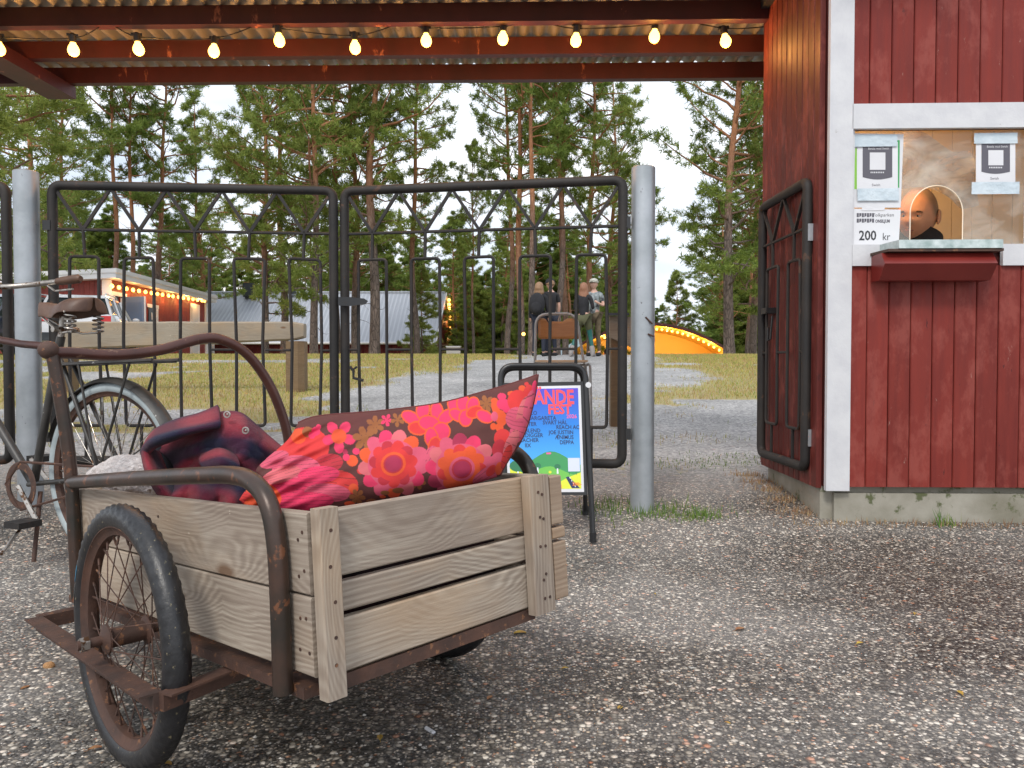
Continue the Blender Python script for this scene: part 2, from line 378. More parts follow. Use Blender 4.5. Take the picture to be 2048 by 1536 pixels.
Z = Z + (fbm(X, Y, 1.3, 3) - .5) * .018 * (np.abs(X) < 30)
def grassmask(x, y):
    """1 = grass, 0 = gravel; the track runs from the gate up over the crest"""
    n = (fbm(x, y, .9, 5) - .5)
    xr = np.interp(y, [3.5, 6.9, 7.3, 8.2, 8.8, 10, 11.5, 13, 14.5, 18, 24], [9, 9, 1.45, 1.4, 2.3, 2.6, 2.5, 2.2, 2.4, 3.2, 3.6])
    xl = np.interp(y, [3.5, 5.8, 6.15, 7.6, 8.0, 9.8, 11.2, 13.5, 17.5, 24], [-9, -8, -.35, -.25, -2.1, -1.8, -1.4, -.65, .1, .6])
    d = np.maximum(x - xr, xl - x); m = 1 / (1 + np.exp(-(d + n * 1.9) * 4.5))
    strip = np.exp(-((y - 15.0 - .05 * x) / .9) ** 2) * (x < -3) * .75   # faint gravel lane at the left
    m = m * (1 - strip)
    m = m * (1 - .75 * (fbm(x, y, .55, 31) > .60) * (y < 16))
    moss = (fbm(x, y, 1.6, 9) > .56) * (y > 3.9) * (y < 7.5) * .40; m = np.maximum(m, moss * (np.abs(x) > .15))
    return np.clip(m, 0, 1) * (y > 3.75)
GMk = grassmask(X, Y)
gm = bpy.data.meshes.new('ground'); ny, nx = X.shape
idx = np.arange(ny * nx).reshape(ny, nx)
fc = np.stack([idx[:-1, :-1], idx[:-1, 1:], idx[1:, 1:], idx[1:, :-1]], -1).reshape(-1, 4)
gm.from_pydata(np.stack([X, Y, Z], -1).reshape(-1, 3).tolist(), [], fc.tolist())
dus = np.zeros_like(X)
for (px_, py_, rx_, ry_, am) in ((1250, 1190, .55, .30, 1.), (1110, 1060, .45, .45, .8), (1430, 1260, .40, .16, .9), (1330, 1100, .5, .25, .5), (60, 1180, .45, .6, 1.), (40, 1400, .25, .2, .8), (1700, 1078, .6, .14, .9), (1330, 1020, .5, .2, .6), (1900, 1450, .5, .25, .45), (1500, 1480, .5, .12, .4)):
    yy0 = .74 * F / (py_ - HY); xx0 = (px_ - 1024) / F * yy0; dus += am * np.exp(-((X - xx0) / rx_) ** 2 - ((Y - yy0) / ry_) ** 2)
a = gm.attributes.new('dust', 'FLOAT', 'POINT'); a.data.foreach_set('value', np.clip(dus, 0, 1).reshape(-1).astype(np.float32))
a = gm.attributes.new('grass', 'FLOAT', 'POINT'); a.data.foreach_set('value', GMk.reshape(-1).astype(np.float32))
gm.polygons.foreach_set('use_smooth', [True] * len(gm.polygons))
m, nt, p, o = newmat('asphalt_gravel_grass'); g = G(nt)
sx = g.xyz()
wv = g.map((1, 1, 0))
c1 = g.vor(150, wv, out='Color'); c2 = g.vor(82, wv, out='Color'); d1 = g.vor(150, wv); d2 = g.vor(82, wv)
r1 = g.xyz(c1)[0]; r2 = g.xyz(c2)[1]
sel = g.ramp(r2, [(.62, 0.), (.63, 1.)])
stone = g.ramp(r1, [(0, (.050, .047, .045)), (.36, (.105, .098, .092)), (.62, (.22, .20, .18)), (.78, (.38, .34, .29)), (.90, (.80, .74, .66)), (.96, (.62, .50, .36)), (1, (.42, .17, .09))])
stone2 = g.ramp(g.xyz(c2)[0], [(0, (.06, .055, .05)), (.45, (.17, .155, .135)), (.75, (.40, .36, .30)), (.93, (.80, .75, .66)), (1, (.46, .19, .10))])
st = g.mix(sel, stone, stone2)
dd = g.mix(sel, d1, g.m('MULTIPLY', d2, 1.))
gap = g.ramp(dd, [(.34, 1.), (.62, .24)])
st = g.mix(1, st, gap, 'MULTIPLY')
n1 = g.noise(1.15, 5, .62, g.map((1, 1.3, 0), loc=(4.2, 1.7, 0))); n2 = g.noise(5.5, 5, .65, wv)
dust = g.ramp(g.m('ADD', g.m('ADD', g.m('MULTIPLY', n1, .5), g.m('MULTIPLY', n2, .3)), g.m('MULTIPLY', g.attr('dust'), .24)), [(.38, 0.), (.68, 1.)])
wet = g.mix(1, st, (.92, .89, .86), 'MULTIPLY')
st2 = g.mix(1, st, (1.55, 1.52, 1.48), 'MULTIPLY'); dry = g.mix(.24, st2, (.42, .40, .375)); dry = g.mix(g.ramp(g.noise(38, 4, .7, wv), [(.42, .35), (.58, 0.)]), dry, (.16, .15, .14))
asp = g.mix(dust, wet, dry)
stain = g.noise(1.7, 5, .7, g.map((1, 2.2, 0), loc=(8.3, 2.2, 0))); asp = g.mix(g.ramp(stain, [(.69, 0.), (.74, .55)]), asp, (.13, .065, .04))
# loose gravel past the gate
gc = g.vor(60, wv, out='Color'); gs = g.ramp(g.xyz(gc)[0], [(0, (.17, .165, .165)), (.4, (.30, .29, .29)), (.8, (.44, .43, .42)), (1, (.6, .58, .56))])
gs = g.mix(1, gs, g.ramp(g.noise(.9, 5, .6, wv), [(.3, .62), (.65, 1.1)]), 'MULTIPLY')
yy = sx[1]; far = g.ramp(g.m('MULTIPLY', yy, .1), [(.36, 0.), (.5, 1.)])
base = g.mix(far, asp, gs)
gn = g.noise(14, 6, .7, wv); gn2 = g.noise(1.3, 4, .6, wv)
gr = g.ramp(g.m('ADD', g.m('MULTIPLY', gn, .55), g.m('MULTIPLY', gn2, .45)), [(.33, (.24, .15, .09)), (.45, (.33, .25, .11)), (.58, (.30, .27, .08)), (.70, (.13, .18, .04))])
mask = g.m('ADD', g.attr('grass'), g.m('MULTIPLY', g.m('SUBTRACT', g.noise(9, 5, .7, wv), .5), .9)); mask = g.ramp(mask, [(.46, 0.), (.56, 1.)])
col = g.mix(mask, base, gr)
g.l(col, p.inputs['Base Color'])
g.l(g.ramp(dust, [(0, .42), (1, .85)]), p.inputs['Roughness'])
hh = g.m('ADD', g.m('MULTIPLY', g.m('SUBTRACT', 1, dd), 1.), g.m('MULTIPLY', n2, .6))
g.bump(p, hh, .8, .004)
M['ground'] = m
go = bpy.data.objects.new('ground', gm); COL.objects.link(go); gm.materials.append(m); go['kind'] = 'structure'

# loose stones lying on the near asphalt
def scatter_stones(name, n, xr, yr, smin, smax, mat, seed):
    rs = np.random.RandomState(seed); V = []; Fs = []
    ico = [(0, 0, 1), (.9, 0, .3), (.28, .85, .35), (-.72, .53, .3), (-.72, -.53, .28), (.28, -.85, .3)]
    for i in range(n):
        y = yr[0] + (yr[1] - yr[0]) * rs.rand() ** 1.5; x = (xr[0] + (xr[1] - xr[0]) * rs.rand()) * max(y, .8)
        s = smin + (smax - smin) * rs.rand() ** 3; a = rs.rand() * 6.28; q = 1 + (rs.rand(6) - .5) * .6; z = gnd(x, y)
        for k, (vx, vy, vz) in enumerate(ico):
            V.append((x + s * q[k] * (vx * cos(a) - vy * sin(a)), y + s * q[k] * (vx * sin(a) + vy * cos(a)), z + s * vz * .7 * q[k]))
        b = i * 6; Fs += [(b, b + 1, b + 2), (b, b + 2, b + 3), (b, b + 3, b + 4), (b, b + 4, b + 5), (b, b + 5, b + 1)]
    mb = MB(); mb.v = V; mb.f = Fs
    o = struct(name, mb, mat, kind='stuff'); tag(o, 'small loose stones scattered over the dark asphalt', 'gravel'); return o
m, nt, p, o = newmat('loose_stones'); g = G(nt); c = g.vor(60, out='Color')
g.l(g.ramp(g.xyz(c)[0], [(0, (.08, .075, .07)), (.5, (.2, .185, .17)), (.85, (.42, .40, .36)), (1, (.55, .52, .48))]), p.inputs['Base Color']); p.inputs['Roughness'].default_value = .8
scatter_stones('loose_gravel', 9000, (-.75, .75), (.9, 4.2), .0016, .0062, m, 3)

# grass blades
def blades(name, n, region, hmin, hmax, wd, mat, label, seed, maskf=None):
    rs = np.random.RandomState(seed); x, y = region(rs, n)
    if maskf is not None:
        k = maskf(x, y) > rs.rand(len(x)) * .8 + .25; x = x[k]; y = y[k]
    n = len(x); z = smooth1d(y) + (fbm(x, y, 1.3, 3) - .5) * .018
    h = hmin + (hmax - hmin) * rs.rand(n) ** 1.5; a = rs.rand(n) * 6.28; l = (rs.rand(n) - .2) * .9; b = rs.rand(n) * 6.28; sc_ = np.clip(y / 7, .8, 3)
    wx = np.cos(a) * wd * sc_ * .5; wy = np.sin(a) * wd * sc_ * .5
    P = np.stack([np.stack([x - wx, y - wy, z - .003], -1), np.stack([x + wx, y + wy, z - .003], -1),
                  np.stack([x + np.cos(b) * h * l, y + np.sin(b) * h * l, z + h], -1)], 1).reshape(-1, 3)
    me = bpy.data.meshes.new(name); me.vertices.add(len(P)); me.vertices.foreach_set('co', P.ravel())
    me.loops.add(n * 3); me.loops.foreach_set('vertex_index', np.arange(n * 3, dtype=np.int32)); me.polygons.add(n)
    me.polygons.foreach_set('loop_start', np.arange(0, n * 3, 3, dtype=np.int32)); me.update(calc_edges=True)
    at_ = me.attributes.new('tint', 'FLOAT', 'POINT'); at_.data.foreach_set('value', np.repeat(rs.rand(n), 3).astype(np.float32))
    me.materials.append(mat); o = bpy.data.objects.new(name, me); COL.objects.link(o)
    return tag(o, label, 'grass', kind='stuff')
def grassmat(name, stops):
    m, nt, p, o = newmat(name); g = G(nt); n = g.noise(1.1, 5, .7, g.map((1, 1, 0)))
    f_ = g.m('ADD', g.m('MULTIPLY', g.attr('tint'), .5), g.m('MULTIPLY', n, .5))
    g.l(g.ramp(f_, stops), p.inputs['Base Color']); p.inputs['Roughness'].default_value = .75; p.inputs['Specular IOR Level'].default_value = .2; return m
M['grassY'] = grassmat('dry_yellow_grass', [(.26, (.28, .17, .09)), (.42, (.46, .34, .15)), (.56, (.42, .38, .10)), (.68, (.18, .25, .05))])
M['grassG'] = grassmat('fresh_green_grass', [(.2, (.20, .23, .06)), (.5, (.11, .19, .04)), (.8, (.06, .14, .03))])
def reg_field(rs, n):
    y = 4.4 + 15.8 * rs.rand(n) ** .8; x = (rs.rand(n) - .5) * 1.5 * y; return x, y
blades('field_grass', 330000, reg_field, .015, .055, .006, M['grassY'], 'short yellow green grass covering the slope behind the gate', 11, grassmask)
def tufts(name, centres, n, rad_, h, label, seed, mat=None):
    def reg(rs, _n):
        xs, ys = [], []
        for c in centres:
            xs.append(c[0] + rs.randn(n) * c[2]); ys.append(c[1] + rs.randn(n) * c[3])
        return np.concatenate(xs), np.concatenate(ys)
    return blades(name, n, reg, h[0], h[1], .007, mat or M['grassG'], label, seed)

# ================================================================ POSTS
def post(pxc, ytop, ybase, Y, label):
    base = at(pxc + 2, ybase, Y); base.z = gnd(base.x, base.y) - .02; top = at(pxc, ytop, Y); top.x = base.x - .004
    r = .0535; mb = MB(); H_ = top.z - base.z
    mb.disc_rev((0, 0, 0), (0, 0, 1), [(r, 0), (r, H_ - .004), (r - .004, H_), (0, H_ + .002)], 40)
    mb.v = [(v[0] + base.x, v[1] + base.y, v[2] + base.z) for v in mb.v]
    t = thing('gate_post', label, 'post', base, 'galvanised steel gate posts'); part('tube', mb, M['galv'], t, True)
    return t, base, top
PR, pRb, pRt = post(1282, 335, 1012, 3.50, 'grey galvanised steel gate post standing beside the open passage, rusty wire stubs on it')
PL, pLb, pLt = post(60, 343, 1004, 3.58, 'grey galvanised steel gate post behind the bicycle saddle')
mb = MB(); 
for (a0, a1) in (((1291, 634), (1305, 648)), ((1296, 668), (1308, 673))):
    mb.tube([at(a0[0], a0[1], 3.445), at(a1[0], a1[1], 3.447)], .004, 6)
part('wire_stub', mb, M['rust'], PR)

# ================================================================ GATE LEAVES
def leaf(name, label, H0, H1, zt, zb, loops, ht=.022, hinge_w=.05, group='black steel gate leaves', latch=None, ties=True, zt1=None):
    """H0 hinge-side bottom point (xy), H1 free side; loops = number of rectangular loops"""
    H0 = Vector(H0); H1 = Vector(H1); d = (H1 - H0); Lg = d.length; d = d / Lg; zt1 = zt1 or zt
    def P(s, z): # z relative fraction handled by caller; s metres
        return Vector((H0.x + d.x * s, H0.y + d.y * s, z + (zt1 - zt) * s / Lg))
    t = thing(name, label, 'gate', (H0.x, H0.y, zb), group); nrm = Vector((-d.y, d.x, 0))
    fr = MB(); fr.tube(fillet([P(0, zb), P(Lg, zb), P(Lg, zt), P(0, zt)], .045, 5, True), ht, 12, closed=True); part('frame', fr, M['black'], t, True)
    zr = zt - .205
    part('rail', MB().tube([P(0, zr), P(Lg, zr)], .0075, 6), M['black'], t)
    step = (Lg - .02) / loops; zl = zr - .125; zlb = zb + .165; hw = step * .27
    cs = [.01 + step * (i + .5) for i in range(loops)]
    for i, c in enumerate(cs):
        jl = RS.randn(4) * .004
        for (a, b) in ((c - step / 2, c), (c, c + step / 2)):
            za, zb_ = (zt - .01, zr) if b == c else (zr, zt - .01)
            part('zigzag_bar', MB().tube([P(a, za), P(b, zb_)], .0068, 4, sq=True), M['black'], t)
        part('stem', MB().tube([P(c, zr), P(c + jl[0], zl)], .008, 6), M['black'], t)
        lp = [P(c - hw + jl[0], zl + jl[1]), P(c + hw + jl[1], zl), P(c + hw + jl[2] * 1.5, (zl + zlb) / 2), P(c + hw + jl[3], zlb), P(c - hw, zlb), P(c - hw + jl[1] * 1.5, (zl + zlb) / 2)]
        part('loop_bar', MB().tube(fillet(lp, .02, 3, True), .0078, 7, closed=True), M['black'], t, True)
        part('stem', MB().tube([P(c, zlb), P(c, zb + .01)], .008, 6), M['black'], t)
        zt_ = (zl + zlb) / 2 - .035
        if ties:
            e0 = 0 if i == 0 else cs[i - 1] + hw
            part('tie_bar', MB().tube([P(e0, zt_), P(c - hw, zt_)], .006, 6), M['black'], t)
            if i == loops - 1: part('tie_bar', MB().tube([P(c + hw, zt_), P(Lg, zt_)], .006, 6), M['black'], t)
    if latch is not None:
        s = Lg - latch[0]
        mb = MB(); mb.prism([P(s, latch[1] + .022) - nrm * .03, P(s + .0, latch[1] - .022) - nrm * .03, P(s + latch[2], latch[1] - .010) - nrm * .03, P(s + latch[2] + (.02 if latch[2] > 0 else -.02), latch[1] + .008) - nrm * .03, P(s + latch[2], latch[1] + .018) - nrm * .03], nrm * .006)
        part('latch_plate', mb, M['blacksign'], t)
    return t, P
YH = 3.50
a = at(1245, 640, YH - .02); b = at(690, 640, YH + .20)
zt = at(1245, 360, YH - .02).z; zb = at(1240, 928, YH - .02).z
tR, PRf = leaf('gate_leaf', 'black steel gate leaf hinged on the grey post by the open passage, closed', (a.x, a.y), (b.x, b.y), zt, zb, 5, latch=(-.01, 0, 0) if 0 else None)
a2 = at(108, 640, 3.61); b2 = at(668, 640, YH + .19)
ztL = at(108, 370, 3.61).z
tL, PLf = leaf('gate_leaf', 'black steel gate leaf behind the bicycle wheel, its latch at the middle', (a2.x, a2.y), (b2.x, b2.y), ztL, zb, 5, zt1=zt)
a3 = at(16, 640, 3.62); b3 = at(-560, 640, 3.75)
leaf('gate_leaf', 'black steel gate leaf at the left picture edge, mostly cut off', (a3.x, a3.y), (b3.x, b3.y), ztL, zb, 5)
# latch across the meeting stiles, small bolt, hinges
mb = MB(); yb = YH + .15
mb.prism([at(676, 594, yb), at(676, 611, yb), at(700, 612, yb), at(731, 608, yb), at(736, 602, yb), at(728, 597, yb), at(700, 594, yb)], Vector((0, .006, 0)))
part('latch_plate', mb, M['blacksign'], tL)
mb = MB(); q = [at(700, 733, yb), at(707, 742, yb), at(707, 756, yb), at(727, 761, yb)]; mb.tube(q, .007, 6); mb.tube([at(708, 738, yb), at(714, 733, yb)], .005, 6)
part('bolt', mb, M['blacksign'], tR)
for yy_ in (445, 868):
    part('hinge', MB().box(at(1254, yy_, YH - .02), (.03, .03, .05)), M['blacksign'], tR)
    part('hinge', MB().box(at(96, yy_ + 6, 3.60), (.036, .03, .045)), M['blacksign'], tL)

# ================================================================ TICKET BOOTH
YB = 3.34
def zB(py, Y=YB): return at(1680, py, Y).z
A_ = at(1646, 800, YB); B_ = at(1530, 800, 4.15)
Ax, Ay = A_.x, YB; Bx, By = B_.x, 4.15
fd = Vector((1, -.03, 0)).normalized(); fn = Vector((-.03, -1, 0)).normalized()      # front wall direction and outward normal
sdv = Vector((Bx - Ax, By - Ay, 0)); sl = sdv.length; sdv.normalize(); sn = Vector((-sdv.y, sdv.x, 0))
ZTOP = 2.50; ZBT = zB(972)
booth = thing('ticket_booth', 'dark red boarded ticket booth with white trim and a lit ticket window', 'booth', (Ax + .6, YB + .5, -.05))
def fp(s, z, o=0): return Vector((Ax, Ay, 0)) + fd * s + fn * o + Vector((0, 0, z))   # point on front plane
def sp(s, z, o=0): return Vector((Ax, Ay, 0)) + sdv * s + sn * o + Vector((0, 0, z))
WID = 1.75
# concrete base
E1 = fp(WID, 0); C_ = Vector((2.1, 5.1, 0)); D_ = Vector((E1.x + .1, 5.1, 0))
foot = [fp(-.002, 0, -.02), fp(WID, 0, -.02), D_, C_, Vector((Bx, By, 0)) - sn * .02]
base = MB(); base.prism([Vector((q.x, q.y, -.25)) for q in foot], (0, 0, ZBT + .25 - .002)); part('concrete_base', base, M['concrete'], booth)
base = MB(); base.prism([Vector((q.x, q.y, -.25)) for q in (fp(.05, 0, .006), fp(WID, 0, .006), fp(WID, 0, -.02), fp(.05, 0, -.02))], (0, 0, ZBT + .22)); part('plinth_face', base, M['concrete'], booth)
# window metrics
s0 = (at(1703, 400, YB).x - Ax); sW1 = at(2042, 400, 3.33).x - Ax; zWt = zB(263); zWb = zB(492)
# planks front
pw = .0925
def vplank(nm, s, zlo, zhi, w_, mat=M['red'], side=False):
    zc = (zlo + zhi) / 2; c = (sp if side else fp)(s, zc, .009 + RS.rand() * .0015); X_ = Vector((0, 0, 1)); dr = sdv if side else fd
    mb = MB(); n_ = sn if side else fn; h = (zhi - zlo) / 2; b = .004; t = .011
    prof = [(-w_ / 2 + .0015, -t), (-w_ / 2 + .0015, t - b), (-w_ / 2 + .0015 + b, t), (w_ / 2 - .0015 - b, t), (w_ / 2 - .0015, t - b), (w_ / 2 - .0015, -t)]
    sw = Matrix((dr, n_, X_)).transposed().to_4x4()
    key = (nm, round(w_, 4), round(h, 3), side)
    me = PLK.get(key)
    if me is None:
        mb.prism([Vector((a_, b_, -h)) for a_, b_ in prof], (0, 0, 2 * h)); me = PLK[key] = mesh_of('plank', mb, mat)
    o = bpy.data.objects.new('plank', me); COL.objects.link(o); o.parent = booth; sw.translation = c - origin(booth); o.matrix_local = sw; return o
PLK = {}
s = s0 - .03; k = 0
while s < WID - .05:
    vplank('lo', s + pw / 2, ZBT, zB(533), pw); vplank('up', s + pw / 2, zB(216), ZTOP, pw); s += pw
# backing behind plank joints
part('backing_board', MB().prism([fp(s0 - .04, ZBT, -.004), fp(WID, ZBT, -.004), fp(WID, zWb - .01, -.004), fp(s0 - .04, zWb - .01, -.004)], -fn * .03), M['redbeam'], booth)
part('backing_board', MB().prism([fp(s0 - .04, zWt + .01, -.004), fp(WID, zWt + .01, -.004), fp(WID, ZTOP, -.004), fp(s0 - .04, ZTOP, -.004)], -fn * .03), M['redbeam'], booth)
part('backing_board', MB().prism([sp(.0, ZBT, -.004), sp(sl, ZBT, -.004), sp(sl, ZTOP, -.004), sp(.0, ZTOP, -.004)], -sn * .03), M['redbeam'], booth)
nP = 11; pws = (sl - .01) / nP
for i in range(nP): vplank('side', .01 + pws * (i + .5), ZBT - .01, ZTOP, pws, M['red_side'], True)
# far hidden walls (closed body)
Bv = Vector((Bx, By, 0))
for P0, P1 in ((Bv, C_), (C_, D_), (D_, fp(WID, 0, -.02))):
    dd_ = (P1 - P0).normalized(); nn = Vector((dd_.y, -dd_.x, 0))
    nb = max(2, int((P1 - P0).length / .12)); 
    for i in range(nb):
        q0 = P0 + (P1 - P0) * (i / nb); q1 = P0 + (P1 - P0) * ((i + 1) / nb) - dd_ * .003
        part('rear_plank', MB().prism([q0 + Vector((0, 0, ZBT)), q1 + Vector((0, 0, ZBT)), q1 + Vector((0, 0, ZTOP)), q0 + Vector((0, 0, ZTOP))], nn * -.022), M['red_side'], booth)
# trim boards
def trim(nm, s_a, s_b, z_a, z_b, th=.022, off=.0, mat=M['white']):
    return part(nm, MB().prism([fp(s_a, z_a, off), fp(s_b, z_a, off), fp(s_b, z_b, off), fp(s_a, z_b, off)], fn * th), mat, booth)
trim('corner_board', .003, s0 - .012, zB(979), ZTOP, .026, .012)
trim('head_trim', s0 - .016, WID, zWt, zB(214), .024, .014)
trim('sill_trim', s0 - .010, .242, zB(534), zWb, .022, .014)
trim('sill_trim', at(1990, 500, YB).x - Ax, WID, zB(534), zWb, .022, .014)
trim('window_frame', s0 - .011, s0 + .002, zWb, zWt, .016, .004)
trim('window_frame', sW1, sW1 + .11, zWb, zWt, .024, .004)
trim('window_sill', s0, sW1, zWb - .03, zWb - .002, .012, .0)
# glass with arched opening
ax0 = at(1817, 450, YB).x - Ax; ax1 = at(1920, 450, YB).x - Ax; azt = zB(373); azb = zWb
gl = MB(); N_ = 20; cxa = (ax0 + ax1) / 2; ra = (ax1 - ax0) / 2; zc_ = azt - ra * 1.05
arc = [(ax0, azb)] + [(cxa - ra * cos(pi * i / N_), zc_ + ra * 1.05 * sin(pi * i / N_)) for i in range(N_ + 1)] + [(ax1, azb)]
out_ = [(s0, azb)] + [(s0 + (sW1 - s0) * i / N_, zWt) for i in range(N_ + 1)] + [(sW1, azb)]
vs_ = [fp(a_, b_, .002) for a_, b_ in arc] + [fp(a_, b_, .002) for a_, b_ in out_]; n_ = len(arc)
gl.add(vs_, [(i, i + 1, n_ + i + 1, n_ + i) for i in range(n_ - 1)]); part('window_pane', gl, M['acrylic'], booth)
part('opening_rim', MB().tube([fp(a_, b_, .002) for a_, b_ in arc], .0022, 6), M['rim'], booth)
# counter and red box below
cs0 = at(1765, 500, YB).x - Ax; cs1 = at(1993, 500, YB).x - Ax
Yc = YB - .17; t0 = at(1757, 497, YB - .0).x - Ax; t1 = .0
zl0 = at(1880, 480, Yc).z; zl1 = at(1880, 497, Yc).z
sA = at(1799, 490, Yc).x - Ax; sB = at(2003, 490, Yc).x - Ax
def cp(s_, z_, o_): return fp(s_, z_, o_)
mb = MB(); mb.hexa([cp(sA - .02, zl1, .03), cp(sA, zl1, .17), cp(sB, zl1, .17), cp(sB, zl1, .03)], [cp(sA - .02, zl0, .03), cp(sA, zl0, .17), cp(sB, zl0, .17), cp(sB, zl0, .03)])
part('counter_top', mb, M['galvtop'], booth)
part('counter_bracket', MB().hexa([cp(sA - .06, zl1 - .012, .03), cp(sA - .04, zl1 - .012, .165), cp(sB + .006, zl1 - .012, .165), cp(sB + .006, zl1 - .012, .03)], [cp(sA - .06, zl1 - .001, .03), cp(sA - .04, zl1 - .001, .165), cp(sB + .006, zl1 - .001, .165), cp(sB + .006, zl1 - .001, .03)]), M['rust'], booth)
ztb = zl1 - .014
z1_ = at(1880, 527, Yc - 0).z; z2_ = at(1880, 562, YB - .10).z
prof = [(.038, ztb), (.13, ztb), (.165, z1_), (.115, z2_), (.038, z2_)]
mb = MB(); sa_, sb_ = at(1772, 530, Yc).x - Ax, at(1994, 530, Yc).x - Ax
mb.prism([cp(sa_, z_, o_) for o_, z_ in prof], fd * (sb_ - sa_)); part('counter_box', mb, M['redbox'], booth)
# roof edge
part('roof_flashing', MB().prism([sp(-.3, ZTOP, .06), sp(sl + .03, ZTOP, .06), sp(sl + .03, ZTOP + .05, .065), sp(-.3, ZTOP + .05, .065)], -sn * .5), M['darktrim'], booth)
part('roof', MB().prism([Vector((q.x, q.y, ZTOP + .051)) for q in (fp(-.06, 0, .2), fp(WID + .1, 0, .2), D_, C_, Bv)], (0, 0, .05)), M['darktrim'], booth)
# interior
m, nt, p, o = newmat('cream_interior_boards'); g = G(nt); n = g.noise(3, 5, .6); g.l(g.ramp(n, [(.3, (.60, .44, .24)), (.7, (.70, .55, .33))]), p.inputs['Base Color']); p.inputs['Roughness'].default_value = .6; M['cream'] = m
ins = [fp(.03, 0, -.05), fp(WID - .05, 0, -.05), fp(WID - .05, 0, -.8), fp(.75, 0, -.8), Bv + Vector((.09, -.03, 0))]
nb_ = 0
for i in range(1, 5):
    P0, P1 = ins[i], ins[(i + 1) % 5]; L_ = (P1 - P0).length; n_ = int(L_ / .11) + 1
    for j in range(n_):
        q0 = P0 + (P1 - P0) * (j / n_); q1 = P0 + (P1 - P0) * ((j + 1) / n_); e = (q1 - q0).normalized() * .0012
        q0 = q0 + e; q1 = q1 - e; nn = Vector((-(P1 - P0).y, (P1 - P0).x, 0)).normalized()
        part('inner_plank', MB().prism([Vector((q0.x, q0.y, .4)), Vector((q1.x, q1.y, .4)), Vector((q1.x, q1.y, 2.3)), Vector((q0.x, q0.y, 2.3))], -nn * .012), M['cream'], booth)
part('ceiling_panel', MB().prism([Vector((q.x, q.y, 2.305)) for q in ins], (0, 0, .02)), M['cream'], booth)
part('floor_panel', MB().prism([Vector((q.x, q.y, .2)) for q in ins], (0, 0, .1)), M['wood4'], booth)
# brown seam + creased plastic film behind the pane
C = [[fp(.30 + .075 * j, 1.63 - .082 * i, -.10 - .02 * sin(i * 2.1 + j * 1.7) - .012 * ((i + j) % 2)) for j in range(6)] for i in range(4)]
for r_ in range(4):
    for j in range(6): C[r_][j] += Vector((.05 * r_ * (-1 if j == 0 else .3), 0, .05 * sin(j * 1.1)))
film = MB().grid(patch(C, 8)); fo = single('plastic_film', film, None if 0 else glassm('creased_plastic_film', .42, (.75, .66, .5)), 'creased translucent plastic film hanging behind the ticket window', 'plastic film', smooth=2)
# lamp inside the booth
lamp_at = fp(.24, 1.82, -.20)
lp = thing('ceiling_lamp', 'warm lamp on the ceiling inside the ticket booth, seen only by its glow', 'lamp', fp(.24, 1.82, -.20))
part('bulb', MB().ball(fp(.24, 1.89, -.20), .035), M['bulb'], lp, True); part('lamp_holder', MB().tube([fp(.24, 1.92, -.20), fp(.24, 2.304, -.20)], .02, 10), M['socket'], lp)
ld = bpy.data.lights.new('booth_lamp_light', 'POINT'); ld.energy = 11; ld.color = (1, .64, .32); ld.shadow_soft_size = .06
lo = bpy.data.objects.new('booth_lamp_light', ld); COL.objects.link(lo); lo.location = lamp_at

# ---- text helper
def text_mesh(s, size, P0, X_, Z_, mat, off, name='lettering', parent=None, align='LEFT', bold=0, sx=1):
    cu = bpy.data.curves.new('t', 'FONT'); cu.body = s; cu.size = size; cu.align_x = align; cu.offset = bold; cu.resolution_u = 2
    ob = bpy.data.objects.new('t', cu); me = bpy.data.meshes.new_from_object(ob); bpy.data.objects.remove(ob); bpy.data.curves.remove(cu)
    mb = MB(); X_ = Vector(X_).normalized(); Z_ = Vector(Z_).normalized(); n_ = X_.cross(Z_)
    mb.v = [tuple(Vector(P0) + X_ * v.co.x * sx + Z_ * v.co.y + n_ * off) for v in me.vertices]; mb.f = [tuple(p_.vertices) for p_ in me.polygons]
    bpy.data.meshes.remove(me)
    return part(name, mb, mat, parent)
def sheet(Pf, poly, off, mat, name, parent, th=.0006):
    return part(name, MB().prism([Pf(a_, b_, off) for a_, b_ in poly], Pf(0, 0, th) - Pf(0, 0, 0)), mat, parent)
def P2(Y_):   # pixel -> front plane coordinates
    def f_(px, py): q = onplane(px, py, fp(0, 0, .01), fn); return ((q - Vector((Ax, Ay, 0))).dot(fd), q.z)
    return f_
pf = P2(YB)
def paper(pts, label, name='notice'):
    c = [pf(*q) for q in pts]; cc = fp(sum(q[0] for q in c) / 4, min(q[1] for q in c), .012)
    t = thing(name, label, 'notice', cc); return t, c
Xt = fd; Zt = Vector((0, 0, 1))
def crumple(pts, nm, parent, mat, amp=.0022, off=.0135):   # taped strips
    (x0, z0), (x1, z1) = pf(*pts[0]), pf(*pts[1]); Gd = []; nu, nv = 18, 7
    for i in range(nu + 1):
        row = []
        for j in range(nv + 1):
            a_ = x0 + (x1 - x0) * i / nu; b_ = z0 + (z1 - z0) * j / nv
            e = (noise.noise(Vector((a_ * 60, b_ * 110, x0 * 9))) + .5 * noise.noise(Vector((a_ * 150, b_ * 240, 3)))) * amp
            row.append(fp(a_ + (.002 * noise.noise(Vector((b_ * 150, 0, x0))) if i in (0, nu) else 0), b_, off + max(e, -.001) + .001))
        Gd.append(row)
    return part(nm, MB().grid(Gd), mat, parent, 2)
